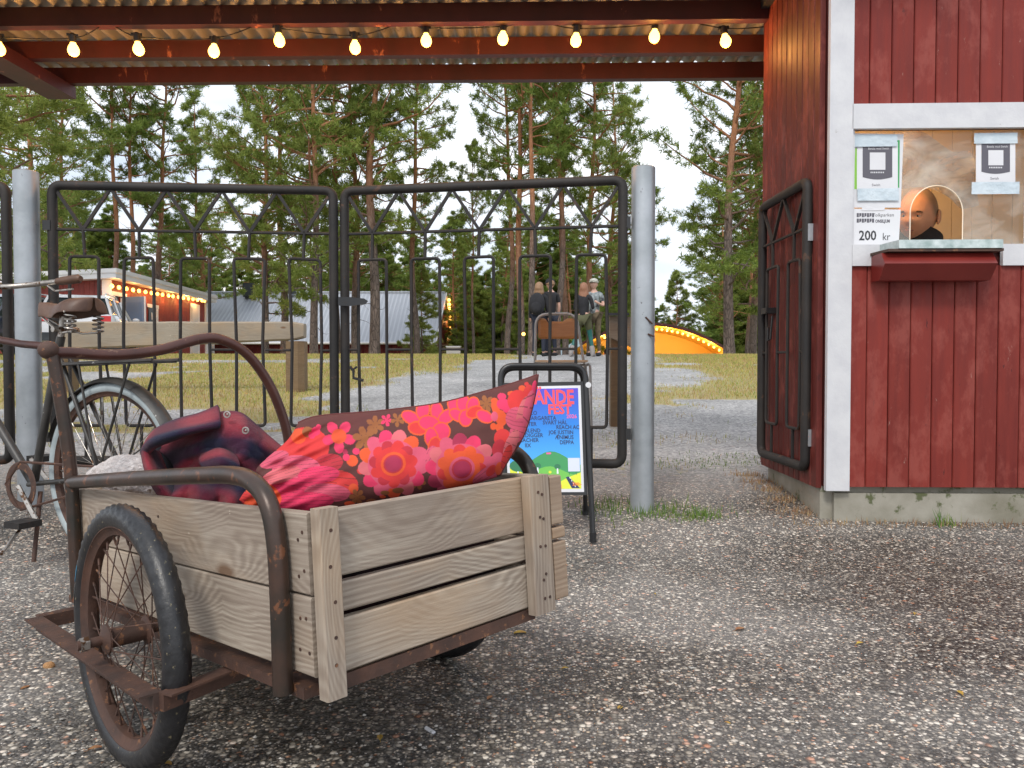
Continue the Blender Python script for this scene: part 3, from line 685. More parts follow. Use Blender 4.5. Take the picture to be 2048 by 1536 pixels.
# green edged A4 sheet with price notice below
t, c = paper([(1705, 415), (1802, 415), (1808, 268), (1705, 266)], 'white sheet with green edges behind the left payment notice')
sheet(fp, c, .0065, M['paper'], 'page', t)
sheet(fp, [pf(1708, 378), pf(1714, 378), pf(1716, 296), pf(1711, 296)], .0074, M['green2'], 'green_stripe', t)
sheet(fp, [pf(1792, 376), pf(1799, 375), pf(1800, 280), pf(1794, 280)], .0074, M['green'], 'green_stripe', t)
def pay(x0, x1, y0, y1, label, tt):
    t, c = paper([(x0, y1), (x1, y1), (x1, y0), (x0, y0)], label); sheet(fp, c, .0085, M['paper'], 'page', t)
    W_ = x1 - x0; H_ = y1 - y0
    bl = [(x0 + W_ * .14, y0 + H_ * .02), (x0 + W_ * .86, y0 + H_ * .02), (x0 + W_ * .86, y0 + H_ * .73)] + [(x0 + W_ * (.86 - .72 * k / 8), y0 + H_ * (.73 + .05 * sin(pi * k / 8))) for k in range(1, 9)]
    sheet(fp, [pf(*q) for q in bl], .0095, M['ink'], 'printed_block', t)
    sheet(fp, [pf(x0 + W_ * .31, y0 + H_ * .58), pf(x0 + W_ * .69, y0 + H_ * .58), pf(x0 + W_ * .69, y0 + H_ * .22), pf(x0 + W_ * .31, y0 + H_ * .22)], .0104, M['paper'], 'white_square', t)
    a_ = pf(x0 + W_ * .27, y0 + H_ * .16); text_mesh('Betala med Swish', .0125, fp(a_[0], a_[1]), Xt, Zt, M['paper'], .0110, parent=t)
    for k in range(8):
        a_ = pf(x0 + W_ * (.33 + .043 * k), y0 + H_ * .65); sheet(fp, [a_, (a_[0] + .0042, a_[1]), (a_[0] + .0042, a_[1] + .006), (a_[0], a_[1] + .006)], .0104, M['paper'], 'printed_mark', t)
    a_ = pf(x0 + W_ * .36, y0 + H_ * .92); text_mesh('Swish', .016, fp(a_[0], a_[1]), Xt, Zt, M['ink'], .0096, parent=t)
    crumple(tt[0], 'tape_strip', t, M['tape']); crumple(tt[1], 'tape_strip', t, M['tape'])
pay(1714, 1796, 284, 380, 'payment notice with a dark block, taped over the green edged sheet', [((1705, 294), (1794, 270)), ((1714, 402), (1797, 377))])
pay(1952, 2031, 282, 366, 'payment notice with a dark grey block taped alone at the right side of the pane', [((1947, 288), (2034, 266)), ((1942, 389), (2038, 364))])
t, c = paper([(1703, 489), (1798, 489), (1802, 419), (1703, 417)], 'white price notice reading 200 kr taped below the green edged sheet')
sheet(fp, c, .0065, M['paper'], 'page', t)
a_ = pf(1718, 480); text_mesh('200', .058, fp(*a_), Xt, Zt, M['inkblack'], .0075, parent=t, bold=.0012, sx=.86)
a_ = pf(1765, 480); text_mesh('kr', .045, fp(*a_), Xt, Zt, M['inkblack'], .0075, parent=t, sx=.86)
a_ = pf(1746, 433); text_mesh('Folkparken', .021, fp(*a_), Xt, Vector((.12, 0, 1)), M['inkblack'], .0075, parent=t, sx=.95)
a_ = pf(1751, 445); text_mesh('ONSILJUM', .0185, fp(*a_), Xt, Zt, M['ink'], .0075, parent=t, sx=.74, bold=.0008)
for k in range(7):
    for y_ in (434, 445): sheet(fp, [pf(1714 + k * 5.1, y_), pf(1718 + k * 5.1, y_ - (k % 2) * 3), pf(1718 + k * 5.1, y_ - 8), pf(1714 + k * 5.1, y_ - 8)], .0075, M['ink'], 'printed_mark', t)
crumple(((1724, 421), (1770, 412)), 'tape_strip', t, M['paper'], .001, .008)

# open leaf against the booth side
h0 = at(1613, 640, YB + .10); h1 = at(1524, 640, YB + .68)
zt_ = at(1613, 362, YB + .10).z; zb_ = at(1605, 935, YB + .10).z
tO, POf = leaf('gate_leaf', 'narrow black steel gate leaf swung open against the booth side wall', (h0.x, h0.y), (h1.x, h1.y), zt_, zb_, 2, ht=.022, ties=True)
for yy_ in (466, 875):
    part('hinge', MB().box(at(1617, yy_, YB + .10), (.022, .05, .075)), M['galv'], tO)
    part('hinge_strap', MB().box(at(1629, yy_ - 10, YB + .08), (.012, .05, .22)), M['redbeam'], tO)
mb = MB(); mb.box(at(1537, 622, YB + .60), (.05, .08, .03)); mb.tube([at(1545, 632, YB + .55), at(1541, 678, YB + .56), at(1536, 682, YB + .58), at(1536, 655, YB + .58)], .006, 6); part('latch', mb, M['blacksign'], tO)

# ================================================================ CANOPY
def cy(Y0, x): return Y0 - .022 * x
can = thing('entrance_canopy', 'corrugated metal canopy on dark red cross beams above the gate', 'canopy', (-1.5, 4.5, 2.45))
ZR = 2.552
for Y0, xe in ((4.93, 1.98), (4.53, 1.66), (4.10, 1.38), (3.70, 1.30)):
    xa, xb = -5.2, xe; mb = MB()
    for sgn in (0,):
        mb.hexa([(xa, cy(Y0, xa), 2.45), (xb, cy(Y0, xb), 2.45), (xb, cy(Y0, xb) + .055, 2.45), (xa, cy(Y0, xa) + .055, 2.45)],
                [(xa, cy(Y0, xa), ZR - .002), (xb, cy(Y0, xb), ZR - .002), (xb, cy(Y0, xb) + .055, ZR - .002), (xa, cy(Y0, xa) + .055, ZR - .002)])
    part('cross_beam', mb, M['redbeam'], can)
mb = MB(); e = (at(118, 175, 5.02)); mb.hexa([(-3.02, 5.06, 2.37), (-2.84, 5.06, 2.37), (-2.95, 2.2, 2.37), (-3.13, 2.2, 2.37)], [(-3.02, 5.06, 2.449), (-2.84, 5.06, 2.449), (-2.95, 2.2, 2.449), (-3.13, 2.2, 2.449)])
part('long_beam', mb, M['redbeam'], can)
xs = np.arange(-5.3, 2.06, .0112)
shn = [(-5.3, -3.6), (-3.62, -1.9), (-1.92, -.2), (-.22, 1.3), (1.28, 2.06)]
for k, (xa, xb) in enumerate(shn):
    xx = [x for x in xs if xa <= x <= xb]
    Gd = [[Vector((x, y - .022 * x, ZR + .0285 + .028 * sin(2 * pi * x / .0896) + .002 * (k % 2))) for y in (3.42, 4.2, 5.0, 5.06)] for x in xx]
    part('roof_sheet', MB().grid(Gd), M['corr'], can, 2)

# string of bulbs
str_ = thing('string_light', 'string of eleven lit bulbs on a black cable hanging under the entrance canopy', 'string lights', at(750, 60, 4.17))
bul = [(0, 97), (148, 99), (279, 97), (427, 100), (560, 80), (711, 94), (853, 79), (1005, 76), (1151, 80), (1308, 72), (1453, 80)]
hooks = [(215, 50), (530, 46), (813, 44), (1068, 41), (1346, 38)]
wp = [(-160, 50)] + [(b_[0], b_[1] - 23) for b_ in bul] + hooks + [(1545, 52)]; wp = sorted(wp)
part('cable', MB().tube(spline([at(a_, b_, 4.175) for a_, b_ in wp], 5), .0035, 6), M['wire'], str_, True)
for h_ in hooks: part('hook', MB().tube([at(h_[0], h_[1] - 9, 4.17), at(h_[0], h_[1] + 4, 4.17)], .004, 5), M['socket'], str_)
bprof = [(0, 0), (.012, .001), (.0225, .009), (.0285, .022), (.0290, .034), (.0235, .050), (.0145, .064), (.0125, .074)]
bme = mesh_of('bulb', MB().disc_rev((0, 0, 0), (0, 0, 1), bprof, 16), M['bulb'], smooth=2)
hme = mesh_of('lamp_holder', MB().disc_rev((0, 0, 0), (0, 0, 1), [(0.014, .070), (.019, .074), (.019, .108), (.010, .118), (0, .118)], 12).box((0, 0, .108), (.055, .014, .012)), M['socket'], smooth=True)
for b_ in bul:
    P_ = at(b_[0], b_[1] + 14, 4.17) - origin(str_)
    h_ = bpy.data.objects.new('lamp_holder', hme); COL.objects.link(h_); h_.parent = str_; h_.location = P_; h_.rotation_euler = (RS.randn() * .10, RS.randn() * .13, RS.rand() * .6)
    q_ = bpy.data.objects.new('bulb', bme); COL.objects.link(q_); q_.parent = h_
    ld = bpy.data.lights.new('bulb_light', 'POINT'); ld.energy = 3.4; ld.color = (1, .43, .11); ld.shadow_soft_size = .03; lo = bpy.data.objects.new('bulb_light', ld); COL.objects.link(lo); lo.parent = str_; lo.location = P_ + Vector((0, 0, -.035))
# ================================================================ CART
n0 = Vector((-.294, 1.163, .4166)); cu_ = Vector((.68580, .72777, .00573)).normalized(); cv_ = Vector((-.72561, .68433, -.07200)).normalized(); cw_ = cu_.cross(cv_).normalized()
WW, LL, HH = .533, 1.107, .247
def K(a, b, c): return n0 + cu_ * a + cv_ * b + cw_ * c     # cart coords: a across, b forward, c up (0 = top of box)
def kp_side(px, py, off=0): return onplane(px, py, K(-off, 0, 0), cu_)
def kp_back(px, py, off=0): return onplane(px, py, K(0, -off, 0), cv_)
def kp_front(px, py, off=0): return onplane(px, py, K(0, LL + off, 0), cv_)
def kp_lvl(px, py, c): return onplane(px, py, K(0, 0, c), cw_)
def inv(P): q = Vector(P) - n0; return q.dot(cu_), q.dot(cv_), q.dot(cw_)
cart = thing('bicycle_cart', 'two wheeled bicycle cart, grey plank box on a rusty tube frame, loaded with textiles', 'bicycle trailer', (n0.x + .0, n0.y + .3, gnd(0, 1.4)))
T = .021
def cb(name, a0, a1, b0, b1, c0, c1, axis, mat=M['wood'], wob=.002, label=None):
    c = K((a0 + a1) / 2, (b0 + b1) / 2, (c0 + c1) / 2)
    if axis == 'u': board(name, cart, c, cu_, cw_, abs(a1 - a0), abs(b1 - b0), abs(c1 - c0), mat, wob, .0025, label)
    elif axis == 'v': board(name, cart, c, cv_, cw_, abs(b1 - b0), abs(a1 - a0), abs(c1 - c0), mat, wob, .0025, label)
    else: board(name, cart, c, cw_, cu_, abs(c1 - c0), abs(b1 - b0), abs(a1 - a0), mat, wob, .0025, label)
# side planks (near, far)
for a0 in (-.018, WW - T):
    cb('plank', a0, a0 + T, .004, LL, -.124, 0, 'v'); cb('plank', a0, a0 + T, .004, LL, -.247, -.127, 'v')
# back planks: three with gaps
bz = [(-.103, .001), (-.158, -.112), (-.25, -.168)]
for z0_, z1_ in bz: cb('plank', .010, WW - .024, -.002, .018, z0_, z1_, 'u')
# front planks
for z0_, z1_ in ((-.124, 0), (-.247, -.127)): cb('plank', T, WW - T, LL - T, LL, z0_, z1_, 'u')
# posts on the back
cb('corner_post', -.017, .019, -.028, -.003, -.276, .008, 'w'); cb('corner_post', WW - .085, WW - .027, -.027, -.0035, -.262, .004, 'w')
cb('corner_block', WW - .024, WW + .010, -.026, .0, -.098, -.002, 'u', M['wood2'], .006); cb('corner_block', WW - .024, WW + .013, -.026, .0, -.126, -.104, 'u', M['wood2'], .004); cb('corner_block', WW - .024, WW + .013, -.026, .0, -.245, -.133, 'u', M['wood2'], .006)
cb('corner_post', .005, .03, .02, .045, -.245, -.004, 'w', M['wood2'])
# nails on the planks
nm_ = MB()
for c_ in (-.03, -.09, -.15, -.215):
    for b_ in (.02, .035, .55, 1.08): nm_.disc_rev(K(-.0192, b_ + .004 * RS.randn(), c_ + .006 * RS.randn()), cu_, [(0, 0), (.0028, 0), (.0028, .002), (0, .002)], 8)
for c_ in (-.03, -.08, -.135, -.19, -.23):
    for a_ in (.001, WW - .06, WW - .048): nm_.disc_rev(K(a_ + .003 * RS.randn(), -.0285, c_ + .004 * RS.randn()), cv_, [(0, 0), (.003, 0), (.003, .003), (0, .003)], 8)
tag(part('nail', nm_, M['rust'], cart), kind='stuff')
# floor
for i in range(6): cb('floor_board', .03, WW - .03, .02 + i * .18, .195 + i * .18, -.262, -.248, 'u', M['wood2'])
# chips and stuck straw on the lower side rail
# frame: bottom angle irons
def iron(a0, a1, b0, b1, c0, c1, mat=M['rust'], nm='frame_rail'):
    mb = MB(); mb.hexa([K(a0, b0, c0), K(a1, b0, c0), K(a1, b1, c0), K(a0, b1, c0)], [K(a0, b0, c1), K(a1, b0, c1), K(a1, b1, c1), K(a0, b1, c1)]); return part(nm, mb, mat, cart)
iron(-.022, .02, .03, LL, -.283, -.265); iron(WW - .02, WW + .012, .03, LL, -.283, -.265)
iron(.02, WW - .06, .0, .004, -.276, -.2535); iron(.02, WW - .06, .005, .03, -.276, -.272); iron(.02, WW - .02, LL - .02, LL, -.283, -.265)
iron(.0, WW, .36, .40, -.29, -.2845)
# hoops
TR = .0155
tubeM = M['rusttube']
near = [kp_side(*q_, .036) for q_ in ((566, 1386), (560, 1200), (553, 1085), (538, 1010), (510, 968), (470, 951), (400, 951), (250, 958), (143, 965))]
nb_ = spline(near, 7)
part('side_hoop', MB().tube(nb_, TR, 14), tubeM, cart, True)
fq = [inv(P) for P in near]
part('side_hoop', MB().tube(spline([K(WW + .03, b - .0, c) for a, b, c in fq], 7), TR, 14), tubeM, cart, True)
# front push handle
fl = inv(near[-1]); P0 = K(fl[0], fl[1], fl[2]); 
def pfr(px, py): return onplane(px, py, P0, cv_)
leg = [pfr(156, 1200), pfr(150, 1090), P0, pfr(134, 880), pfr(118, 780), pfr(104, 705), pfr(96, 690)]
part('push_handle', MB().tube(spline(leg, 6), TR * .96, 14), M['rusttube'], cart, True)
bar = [pfr(92, 705), pfr(140, 706), pfr(230, 710), pfr(320, 700), pfr(400, 678), pfr(445, 680), pfr(495, 709), pfr(538, 768), pfr(566, 835), pfr(578, 890), pfr(582, 960)]
part('push_handle', MB().tube(spline(bar, 7), TR * .9, 14), M['reddtube'], cart, True)
mb = MB(); mb.ball(pfr(97, 700), (.024, .020, .022), 12, 8); part('handle_elbow', mb, M['rust'], cart, True)
# wheel guard irons
P1 = onplane(468, 1345, K(0, 0, 0), cu_); cl = inv(P1)[2]
P2_ = kp_lvl(322, 1404, cl); P3_ = kp_lvl(78, 1246, cl); q3 = inv(P3_); P4_ = K(-.01, q3[1] + .0, cl)
def flatbar(P, Q, h=.030, t=.014, nm='wheel_guard'):
    d = (Q - P).normalized(); s_ = d.cross(cw_).normalized(); mb = MB()
    mb.hexa([P - s_ * t / 2 - cw_ * h / 2, P + s_ * t / 2 - cw_ * h / 2, Q + s_ * t / 2 - cw_ * h / 2, Q - s_ * t / 2 - cw_ * h / 2], [P - s_ * t / 2 + cw_ * h / 2, P + s_ * t / 2 + cw_ * h / 2, Q + s_ * t / 2 + cw_ * h / 2, Q - s_ * t / 2 + cw_ * h / 2])
    mb.hexa([P - s_ * t / 2 + cw_ * (h / 2 - .003), P - s_ * (t / 2 + .022) + cw_ * (h / 2 - .003), Q - s_ * (t / 2 + .022) + cw_ * (h / 2 - .003), Q - s_ * t / 2 + cw_ * (h / 2 - .003)], [P - s_ * t / 2 + cw_ * (h / 2 + .0005), P - s_ * (t / 2 + .022) + cw_ * (h / 2 + .0005), Q - s_ * (t / 2 + .022) + cw_ * (h / 2 + .0005), Q - s_ * t / 2 + cw_ * (h / 2 + .0005)])
    return part(nm, mb, M['rust'], cart)
P2e = kp_lvl(316, 1404, cl)
flatbar(P1 + (P1 - P2_).normalized() * .03, P2_); flatbar(P2e + (P2e - P3_).normalized() * .0, P3_); flatbar(P3_, P4_, t=.010)
# mirrored guard on the far side
q1 = inv(P1); q2 = inv(P2_)
mir = lambda q: K(WW - q[0], q[1], q[2])
flatbar(mir(q1), mir(q2)); flatbar(mir(q2), mir(q3)); flatbar(mir(q3), mir(inv(P4_)))
# wheels
WC = Vector((-.7137, 1.4157, .1409)); yaw = .811; WR = .2409
ax_ = Vector((cos(yaw), sin(yaw), 0)); e1_ = Vector((-sin(yaw), cos(yaw), 0)); e2_ = Vector((0, 0, 1))
def wheel(parent, c, ax, R, tr, tyre_mat, rim_mat, spoke_mat, hub_w=.09, nsp=32, tread=True, decal=False, rimd=.016, hub_r=.018):
    ax = Vector(ax).normalized(); e1 = ax.cross(Vector((0, 0, 1))).normalized(); e2 = e1.cross(ax) * -1
    if e2.z < 0: e2 = -e2
    c = Vector(c); seg = 216; m = 20; vs = []; fs = []
    for k in range(seg):
        a_ = 2 * pi * k / seg; d = e1 * cos(a_) + e2 * sin(a_)
        for j in range(m):
            t = 2 * pi * j / m; rr = tr; 
            lug = 0
            if tread and abs(((t + pi) % (2 * pi)) - pi) < 1.1: lug = .0014 * (1 if ((k + 2 * abs(((j + 10) % 20) - 10)) // 2) % 2 else -1)
            vs.append(c + d * (R - tr + (tr + lug) * cos(t)) + ax * ((tr * .95 + lug) * sin(t)))
    fs = [(k * m + j, k * m + (j + 1) % m, ((k + 1) % seg) * m + (j + 1) % m, ((k + 1) % seg) * m + j) for k in range(seg) for j in range(m)]
    wo = thing_child('wheel', parent, c)
    part('tyre', MB().add(vs, fs), tyre_mat, wo, 2)
    Ri = R - tr * 1.75
    prof = [(Ri + .006, -tr * .72), (Ri + .001, -tr * .72), (Ri - .003, -tr * .5), (Ri - rimd * .9, -tr * .35), (Ri - rimd, 0), (Ri - rimd * .9, tr * .35), (Ri - .003, tr * .5), (Ri + .001, tr * .72), (Ri + .006, tr * .72), (Ri + .004, 0)]
    part('rim', MB().disc_rev(c, ax, prof, 72, True), rim_mat, wo, True)
    part('hub', MB().disc_rev(c, ax, [(.004, -hub_w / 2 - .02), (.008, -hub_w / 2 - .02), (.008, -hub_w / 2 - .008), (hub_r * 1.5, -hub_w / 2), (hub_r * 1.5, -hub_w / 2 + .004), (hub_r, -hub_w / 2 + .008), (hub_r, hub_w / 2 - .008), (hub_r * 1.5, hub_w / 2 - .004), (hub_r * 1.5, hub_w / 2), (.008, hub_w / 2 + .008), (.008, hub_w / 2 + .02), (.004, hub_w / 2 + .02)], 20), M['rust'], wo, True)
    for k in range(nsp):
        a_ = 2 * pi * k / nsp; s = 1 if k % 2 else -1; b_ = a_ + (.75 if (k // 2) % 2 else -.75)
        p0 = c + (e1 * cos(b_) + e2 * sin(b_)) * hub_r * 1.35 + ax * s * (hub_w / 2 - .002); p1 = c + (e1 * cos(a_) + e2 * sin(a_)) * (Ri - rimd * .8)
        mb = MB(); mb.tube([p0, p1 - (p1 - p0).normalized() * .02], .0012, 5); mb.tube([p1 - (p1 - p0).normalized() * .02, p1], .0024, 5); part('spoke', mb, spoke_mat, wo)
    return wo
def thing_child(name, parent, c):
    o = bpy.data.objects.new(name, None); COL.objects.link(o); o.parent = parent; o.empty_display_size = .1; ORG[o.name] = origin(parent); return o
wh1 = wheel(cart, WC, ax_, WR, .024, M['rubber'], M['rust'], M['rust'], .075, 36)
gW = inv(WC); WC2 = WC + ax_ * (WW - 2 * gW[0]); WC2.z = gnd(WC2.x, WC2.y) + WR
wh2 = wheel(cart, WC2, ax_, WR, .024, M['rubber'], M['rust'], M['rust'], .075, 36)
part('axle', MB().tube([WC - ax_ * .085, WC2 + ax_ * .085], .009, 10), M['rust'], cart, True)
part('axle_nut', MB().disc_rev(WC - ax_ * .072, ax_, [(0, -.008), (.013, -.008), (.013, .006), (0, .006)], 6), M['steel'], cart)
mb = MB(); dec = []
for k in range(9):
    a_ = rad(152 + k * 1.3)
    dec.append((a_))
for (aa, ab, mt) in ((25, 16, 'tyre_blue'), (14, 3, 'tyre_pale')):
    mb = MB(); rows = []
    for k in range(8):
        a_ = rad(aa + (ab - aa) * k / 7); d = e1_ * cos(a_) + e2_ * sin(a_)
        t0_, t1_ = pi + pi / 2 + .55, pi + pi / 2 + .05
        rows.append([WC + d * (WR - .024 + .0247 * cos(t)) + ax_ * (.0236 * sin(t)) for t in (t0_, t1_)])
    mb.grid(rows); part('tyre_print', mb, flat(mt, (.05, .30, .5) if 'blue' in mt else (.35, .35, .36), .6), wh1)
# tow hook joint
part('tow_bar', MB().tube([K(WW * .5, LL, -.27), K(WW * .5 + .02, LL + .18, -.22), K(WW * .45, LL + .34, -.05)], .014, 10), M['rust'], cart, True)

# ================================================================ DARK BUNDLE, PILLOW
mb = MB(); mb.ball((0, 0, 0), 1, 40, 28); vv = []
for v in mb.v:
    q = Vector(v); q = Vector(tuple((abs(a_) ** .45) * (1 if a_ > 0 else -1) for a_ in q)); k_ = 1 + .05 * noise.noise(q * 2.3)
    vv.append(tuple(K(WW / 2 + q.x * .212 * k_, .25 + q.y * .205 * k_, -.145 + q.z * .10 * k_)))
mb.v = vv; single('bundle', mb, paint('dark_filler_cloth', (.012, .008, .010), (.035, .008, .012), 12, .95, .4), 'dark folded blanket added to fill the cart, so the plank gaps look dark', 'bundle', smooth=2)  # dark cloth added inside the box so the plank gaps look dark
sideY = lambda px, py=980: kp_side(px, py, -.03).y
pm = bpy.data.materials.new('flower_print_cotton'); pm.use_nodes = True
nt = pm.node_tree; p = nt.nodes['Principled BSDF']; g = G(nt); g.l(g.mix(g.ramp(g.noise(9, 5, .65), [(.40, 0.), (.70, .28)]), g.mix(.06, g.attr('print', 'Color'), (.35, .30, .28)), (.16, .03, .03)), p.inputs['Base Color']); p.inputs['Roughness'].default_value = .75; p.inputs['Specular IOR Level'].default_value = .25
g.bump(p, g.m('ADD', g.noise(1400, 2, .5), g.m('MULTIPLY', g.noise(30, 5, .6), 2.5)), .22, .0022)
nu, nv = 520, 230
top = spline([Vector((596, 846, 0)), Vector((640, 832, 0)), Vector((760, 822, 0)), Vector((880, 806, 0)), Vector((980, 780, 0)), Vector((1040, 762, 0)), Vector((1076, 749, 0))], 24)
bot = spline([Vector((478, 1000, 0)), Vector((520, 1026, 0)), Vector((640, 1030, 0)), Vector((760, 1010, 0)), Vector((880, 985, 0)), Vector((950, 968, 0)), Vector((1000, 952, 0))], 24)
lef = spline([Vector((596, 846, 0)), Vector((575, 880, 0)), Vector((535, 915, 0)), Vector((512, 940, 0)), Vector((517, 960, 0)), Vector((492, 980, 0)), Vector((478, 1000, 0))], 24)
rig = spline([Vector((1076, 749, 0)), Vector((1068, 800, 0)), Vector((1055, 850, 0)), Vector((1040, 885, 0)), Vector((1020, 915, 0)), Vector((1008, 935, 0)), Vector((1000, 952, 0))], 24)
def samp(c, t): i = t * (len(c) - 1); k = min(int(i), len(c) - 2); f_ = i - k; return c[k] * (1 - f_) + c[k + 1] * f_
PXM = np.zeros((nu + 1, nv + 1, 2))
yl = sideY(500) + .075; yr = kp_back(1010, 945, -.05).y + .02
def pdepth(px, py):
    f_ = (px - 500) / 520.; base = yl + (yr - yl) * f_ ; lean = (950 - py) / 200. * .045
    return base + lean
front, back = [], []
Cc = [samp(top, 0), samp(top, 1), samp(bot, 0), samp(bot, 1)]
for i in range(nu + 1):
    s = i / nu; rf, rb = [], []
    tp, bt = samp(top, s), samp(bot, s)
    for j in range(nv + 1):
        t = j / nv; L_, R_ = samp(lef, t), samp(rig, t)
        q = tp * (1 - t) + bt * t + L_ * (1 - s) + R_ * s - (Cc[0] * (1 - s) * (1 - t) + Cc[1] * s * (1 - t) + Cc[2] * (1 - s) * t + Cc[3] * s * t)
        PXM[i, j] = (q.x, q.y)
        pf_ = (max(4 * s * (1 - s), 0) ** .45) * (max(4 * t * (1 - t), 0) ** .5)
        # creases at the squeezed left end
        cr_ = exp(-(s / .20) ** 2) * (.013 * sin((q.y + .25 * q.x) * .115 + 2.5 * noise.noise(Vector((q.x * .02, q.y * .01, 0)))) + .007 * sin((q.y + .5 * q.x) * .27)) * min(1, 4 * s + .3)
        cr2 = exp(-((1 - s) / .10) ** 2) * .006 * sin(q.y * .1 - q.x * .06) + .003 * noise.noise(Vector((q.x * .03, q.y * .03, 2)))
        e = min(1, 8 * s, 8 * (1 - s), 8 * t, 8 * (1 - t))
        Y_ = pdepth(q.x, q.y)
        rf.append(at(q.x, q.y, Y_ - .062 * pf_ - (cr_ + cr2) * e)); rb.append(at(q.x, q.y, Y_) + (at(q.x, q.y, Y_) - CAM).normalized() * .075 * pf_ if 0 < t < 1 and 0 < s < 1 else None)
    front.append(rf); back.append(rb)
V = [p_ for r in front for p_ in r]; nF = len(V); Fs = [(i * (nv + 1) + j, i * (nv + 1) + j + 1, (i + 1) * (nv + 1) + j + 1, (i + 1) * (nv + 1) + j) for i in range(nu) for j in range(nv)]
st_ = 10; bi = {}
for i in range(0, nu + 1, st_):
    for j in range(0, nv + 1, st_):
        if back[i][j] is None: bi[i, j] = i * (nv + 1) + j
        else: bi[i, j] = len(V); V.append(back[i][j])
Fs += [(bi[i, j], bi[i + st_, j], bi[i + st_, j + st_], bi[i, j + st_]) for i in range(0, nu, st_) for j in range(0, nv, st_)]
# print design (flat colours in the cloth, in the cloth's own map coordinates)
X_, Y_ = PXM[..., 0], PXM[..., 1]
colr = np.zeros(X_.shape + (3,)); colr[:] = (.075, .016, .013)
HP = (.70, .022, .10); PK = (.62, .075, .14); RD = (.62, .022, .022); OR = (.72, .075, .012); MG = (.36, .012, .06); CR = (.46, .013, .03); BR = (.27, .085, .018); LP = (.62, .12, .14); DR = (.55, .03, .04)
def zc(x, y): return x / 2.2595 + 460, y / 2.2595 + 720
def ell(cx, cy, rx, ry, ang, c, ln=None):
    dx, dy = X_ - cx, Y_ - cy; ca, sa = cos(ang), sin(ang); u_ = (dx * ca + dy * sa) / rx; v_ = (-dx * sa + dy * ca) / ry; d = u_ * u_ + v_ * v_; colr[d < 1] = c
    if ln: colr[(d < 1) & (np.abs(np.sin((v_ * (1.4 - .4 * u_)) * ln * 1.6)) < .20) & (d > .05)] = np.array(c) * .42
def flower(cx, cy, R, n, pl, pw_, cols, sq=.93, ph=0, outl=None):
    for k in range(n):
        a_ = 2 * pi * k / n + ph; px_, py_ = cx + cos(a_) * R, cy + sin(a_) * R * sq
        if outl: ell(px_, py_, pl + 2.4, pw_ + 2.4, a_, outl)
        ell(px_, py_, pl, pw_, a_, cols[k % len(cols)])
def big(cx, cy, cols1, cols2, ring, core, k=1.0, rot=0.):
    flower(cx, cy, 50 * k, 13, 20 * k, 15 * k, cols1, .97, rot); ell(cx, cy, 50 * k, 48 * k, 0, cols1[0])
    flower(cx, cy, 33 * k, 11, 15 * k, 12.5 * k, cols2, .97, rot + .3); ell(cx, cy, 35 * k, 34 * k, 0, cols2[0])
    ell(cx, cy, 25 * k, 23 * k, -.5, ring); ell(cx, cy, 19.5 * k, 18 * k, -.5, CR); ell(cx, cy, 16.5 * k, 15 * k, -.5, core)
def jig(cx, cy, s, c, n=6, ph=0.):
    for k in range(n):
        a_ = 2 * pi * k / n + ph; ell(cx + cos(a_) * s * .62, cy + sin(a_) * s * .62, s * .36, s * .27, a_, c); ell(cx + cos(a_) * s * .25, cy + sin(a_) * s * .25, s * .3, s * .14, a_, c)
# left fan of striped petals
for (x, y, rx, ry, an, c, ln) in ((330, 400, 120, 95, -.2, RD, 0), (440, 470, 72, 44, -.25, CR, 4), (500, 560, 80, 60, .2, RD, 3), (300, 490, 110, 60, .0, PK, 5), (400, 520, 95, 40, -.1, HP, 4), (260, 580, 160, 52, .1, HP, 5), (440, 600, 105, 42, .05, PK, 5), (330, 640, 140, 42, -.05, HP, 4), (150, 600, 90, 50, .5, OR, 0), (90, 640, 80, 40, .3, RD, 4), (230, 520, 90, 34, -.3, LP, 4), (200, 450, 70, 34, -.4, PK, 3), (120, 660, 60, 40, 0, OR, 0)):
    a_, b_ = zc(x, y); ell(a_, b_, rx / 2.26, ry / 2.26, an, c, ln or None)
for (x, y, rx, c) in ((310, 345, 34, OR), (350, 325, 24, BR), (388, 322, 20, HP), (370, 340, 16, HP), (400, 302, 12, HP), (552, 455, 26, OR), (525, 440, 16, HP), (570, 412, 16, HP), (520, 415, 12, MG), (558, 580, 22, OR), (590, 500, 16, RD)):
    a_, b_ = zc(x, y); ell(a_, b_, rx / 2.26, rx / 2.26, 0, c)
a_, b_ = zc(492, 345); flower(a_, b_, 21, 5, 13, 10, [HP], 1, .3); ell(a_, b_, 15, 15, 0, OR)
jig(*zc(610, 355), 26, BR, 6, .2); jig(*zc(656, 293), 19, BR, 6, .5); jig(*zc(708, 272), 13, HP, 5, .1); jig(*zc(757, 270), 15, BR, 5, .4); jig(*zc(1158, 198), 18, BR, 6, .2); jig(*zc(848, 550), 17, BR, 6, .2); jig(*zc(575, 620), 17, BR, 6, .1)
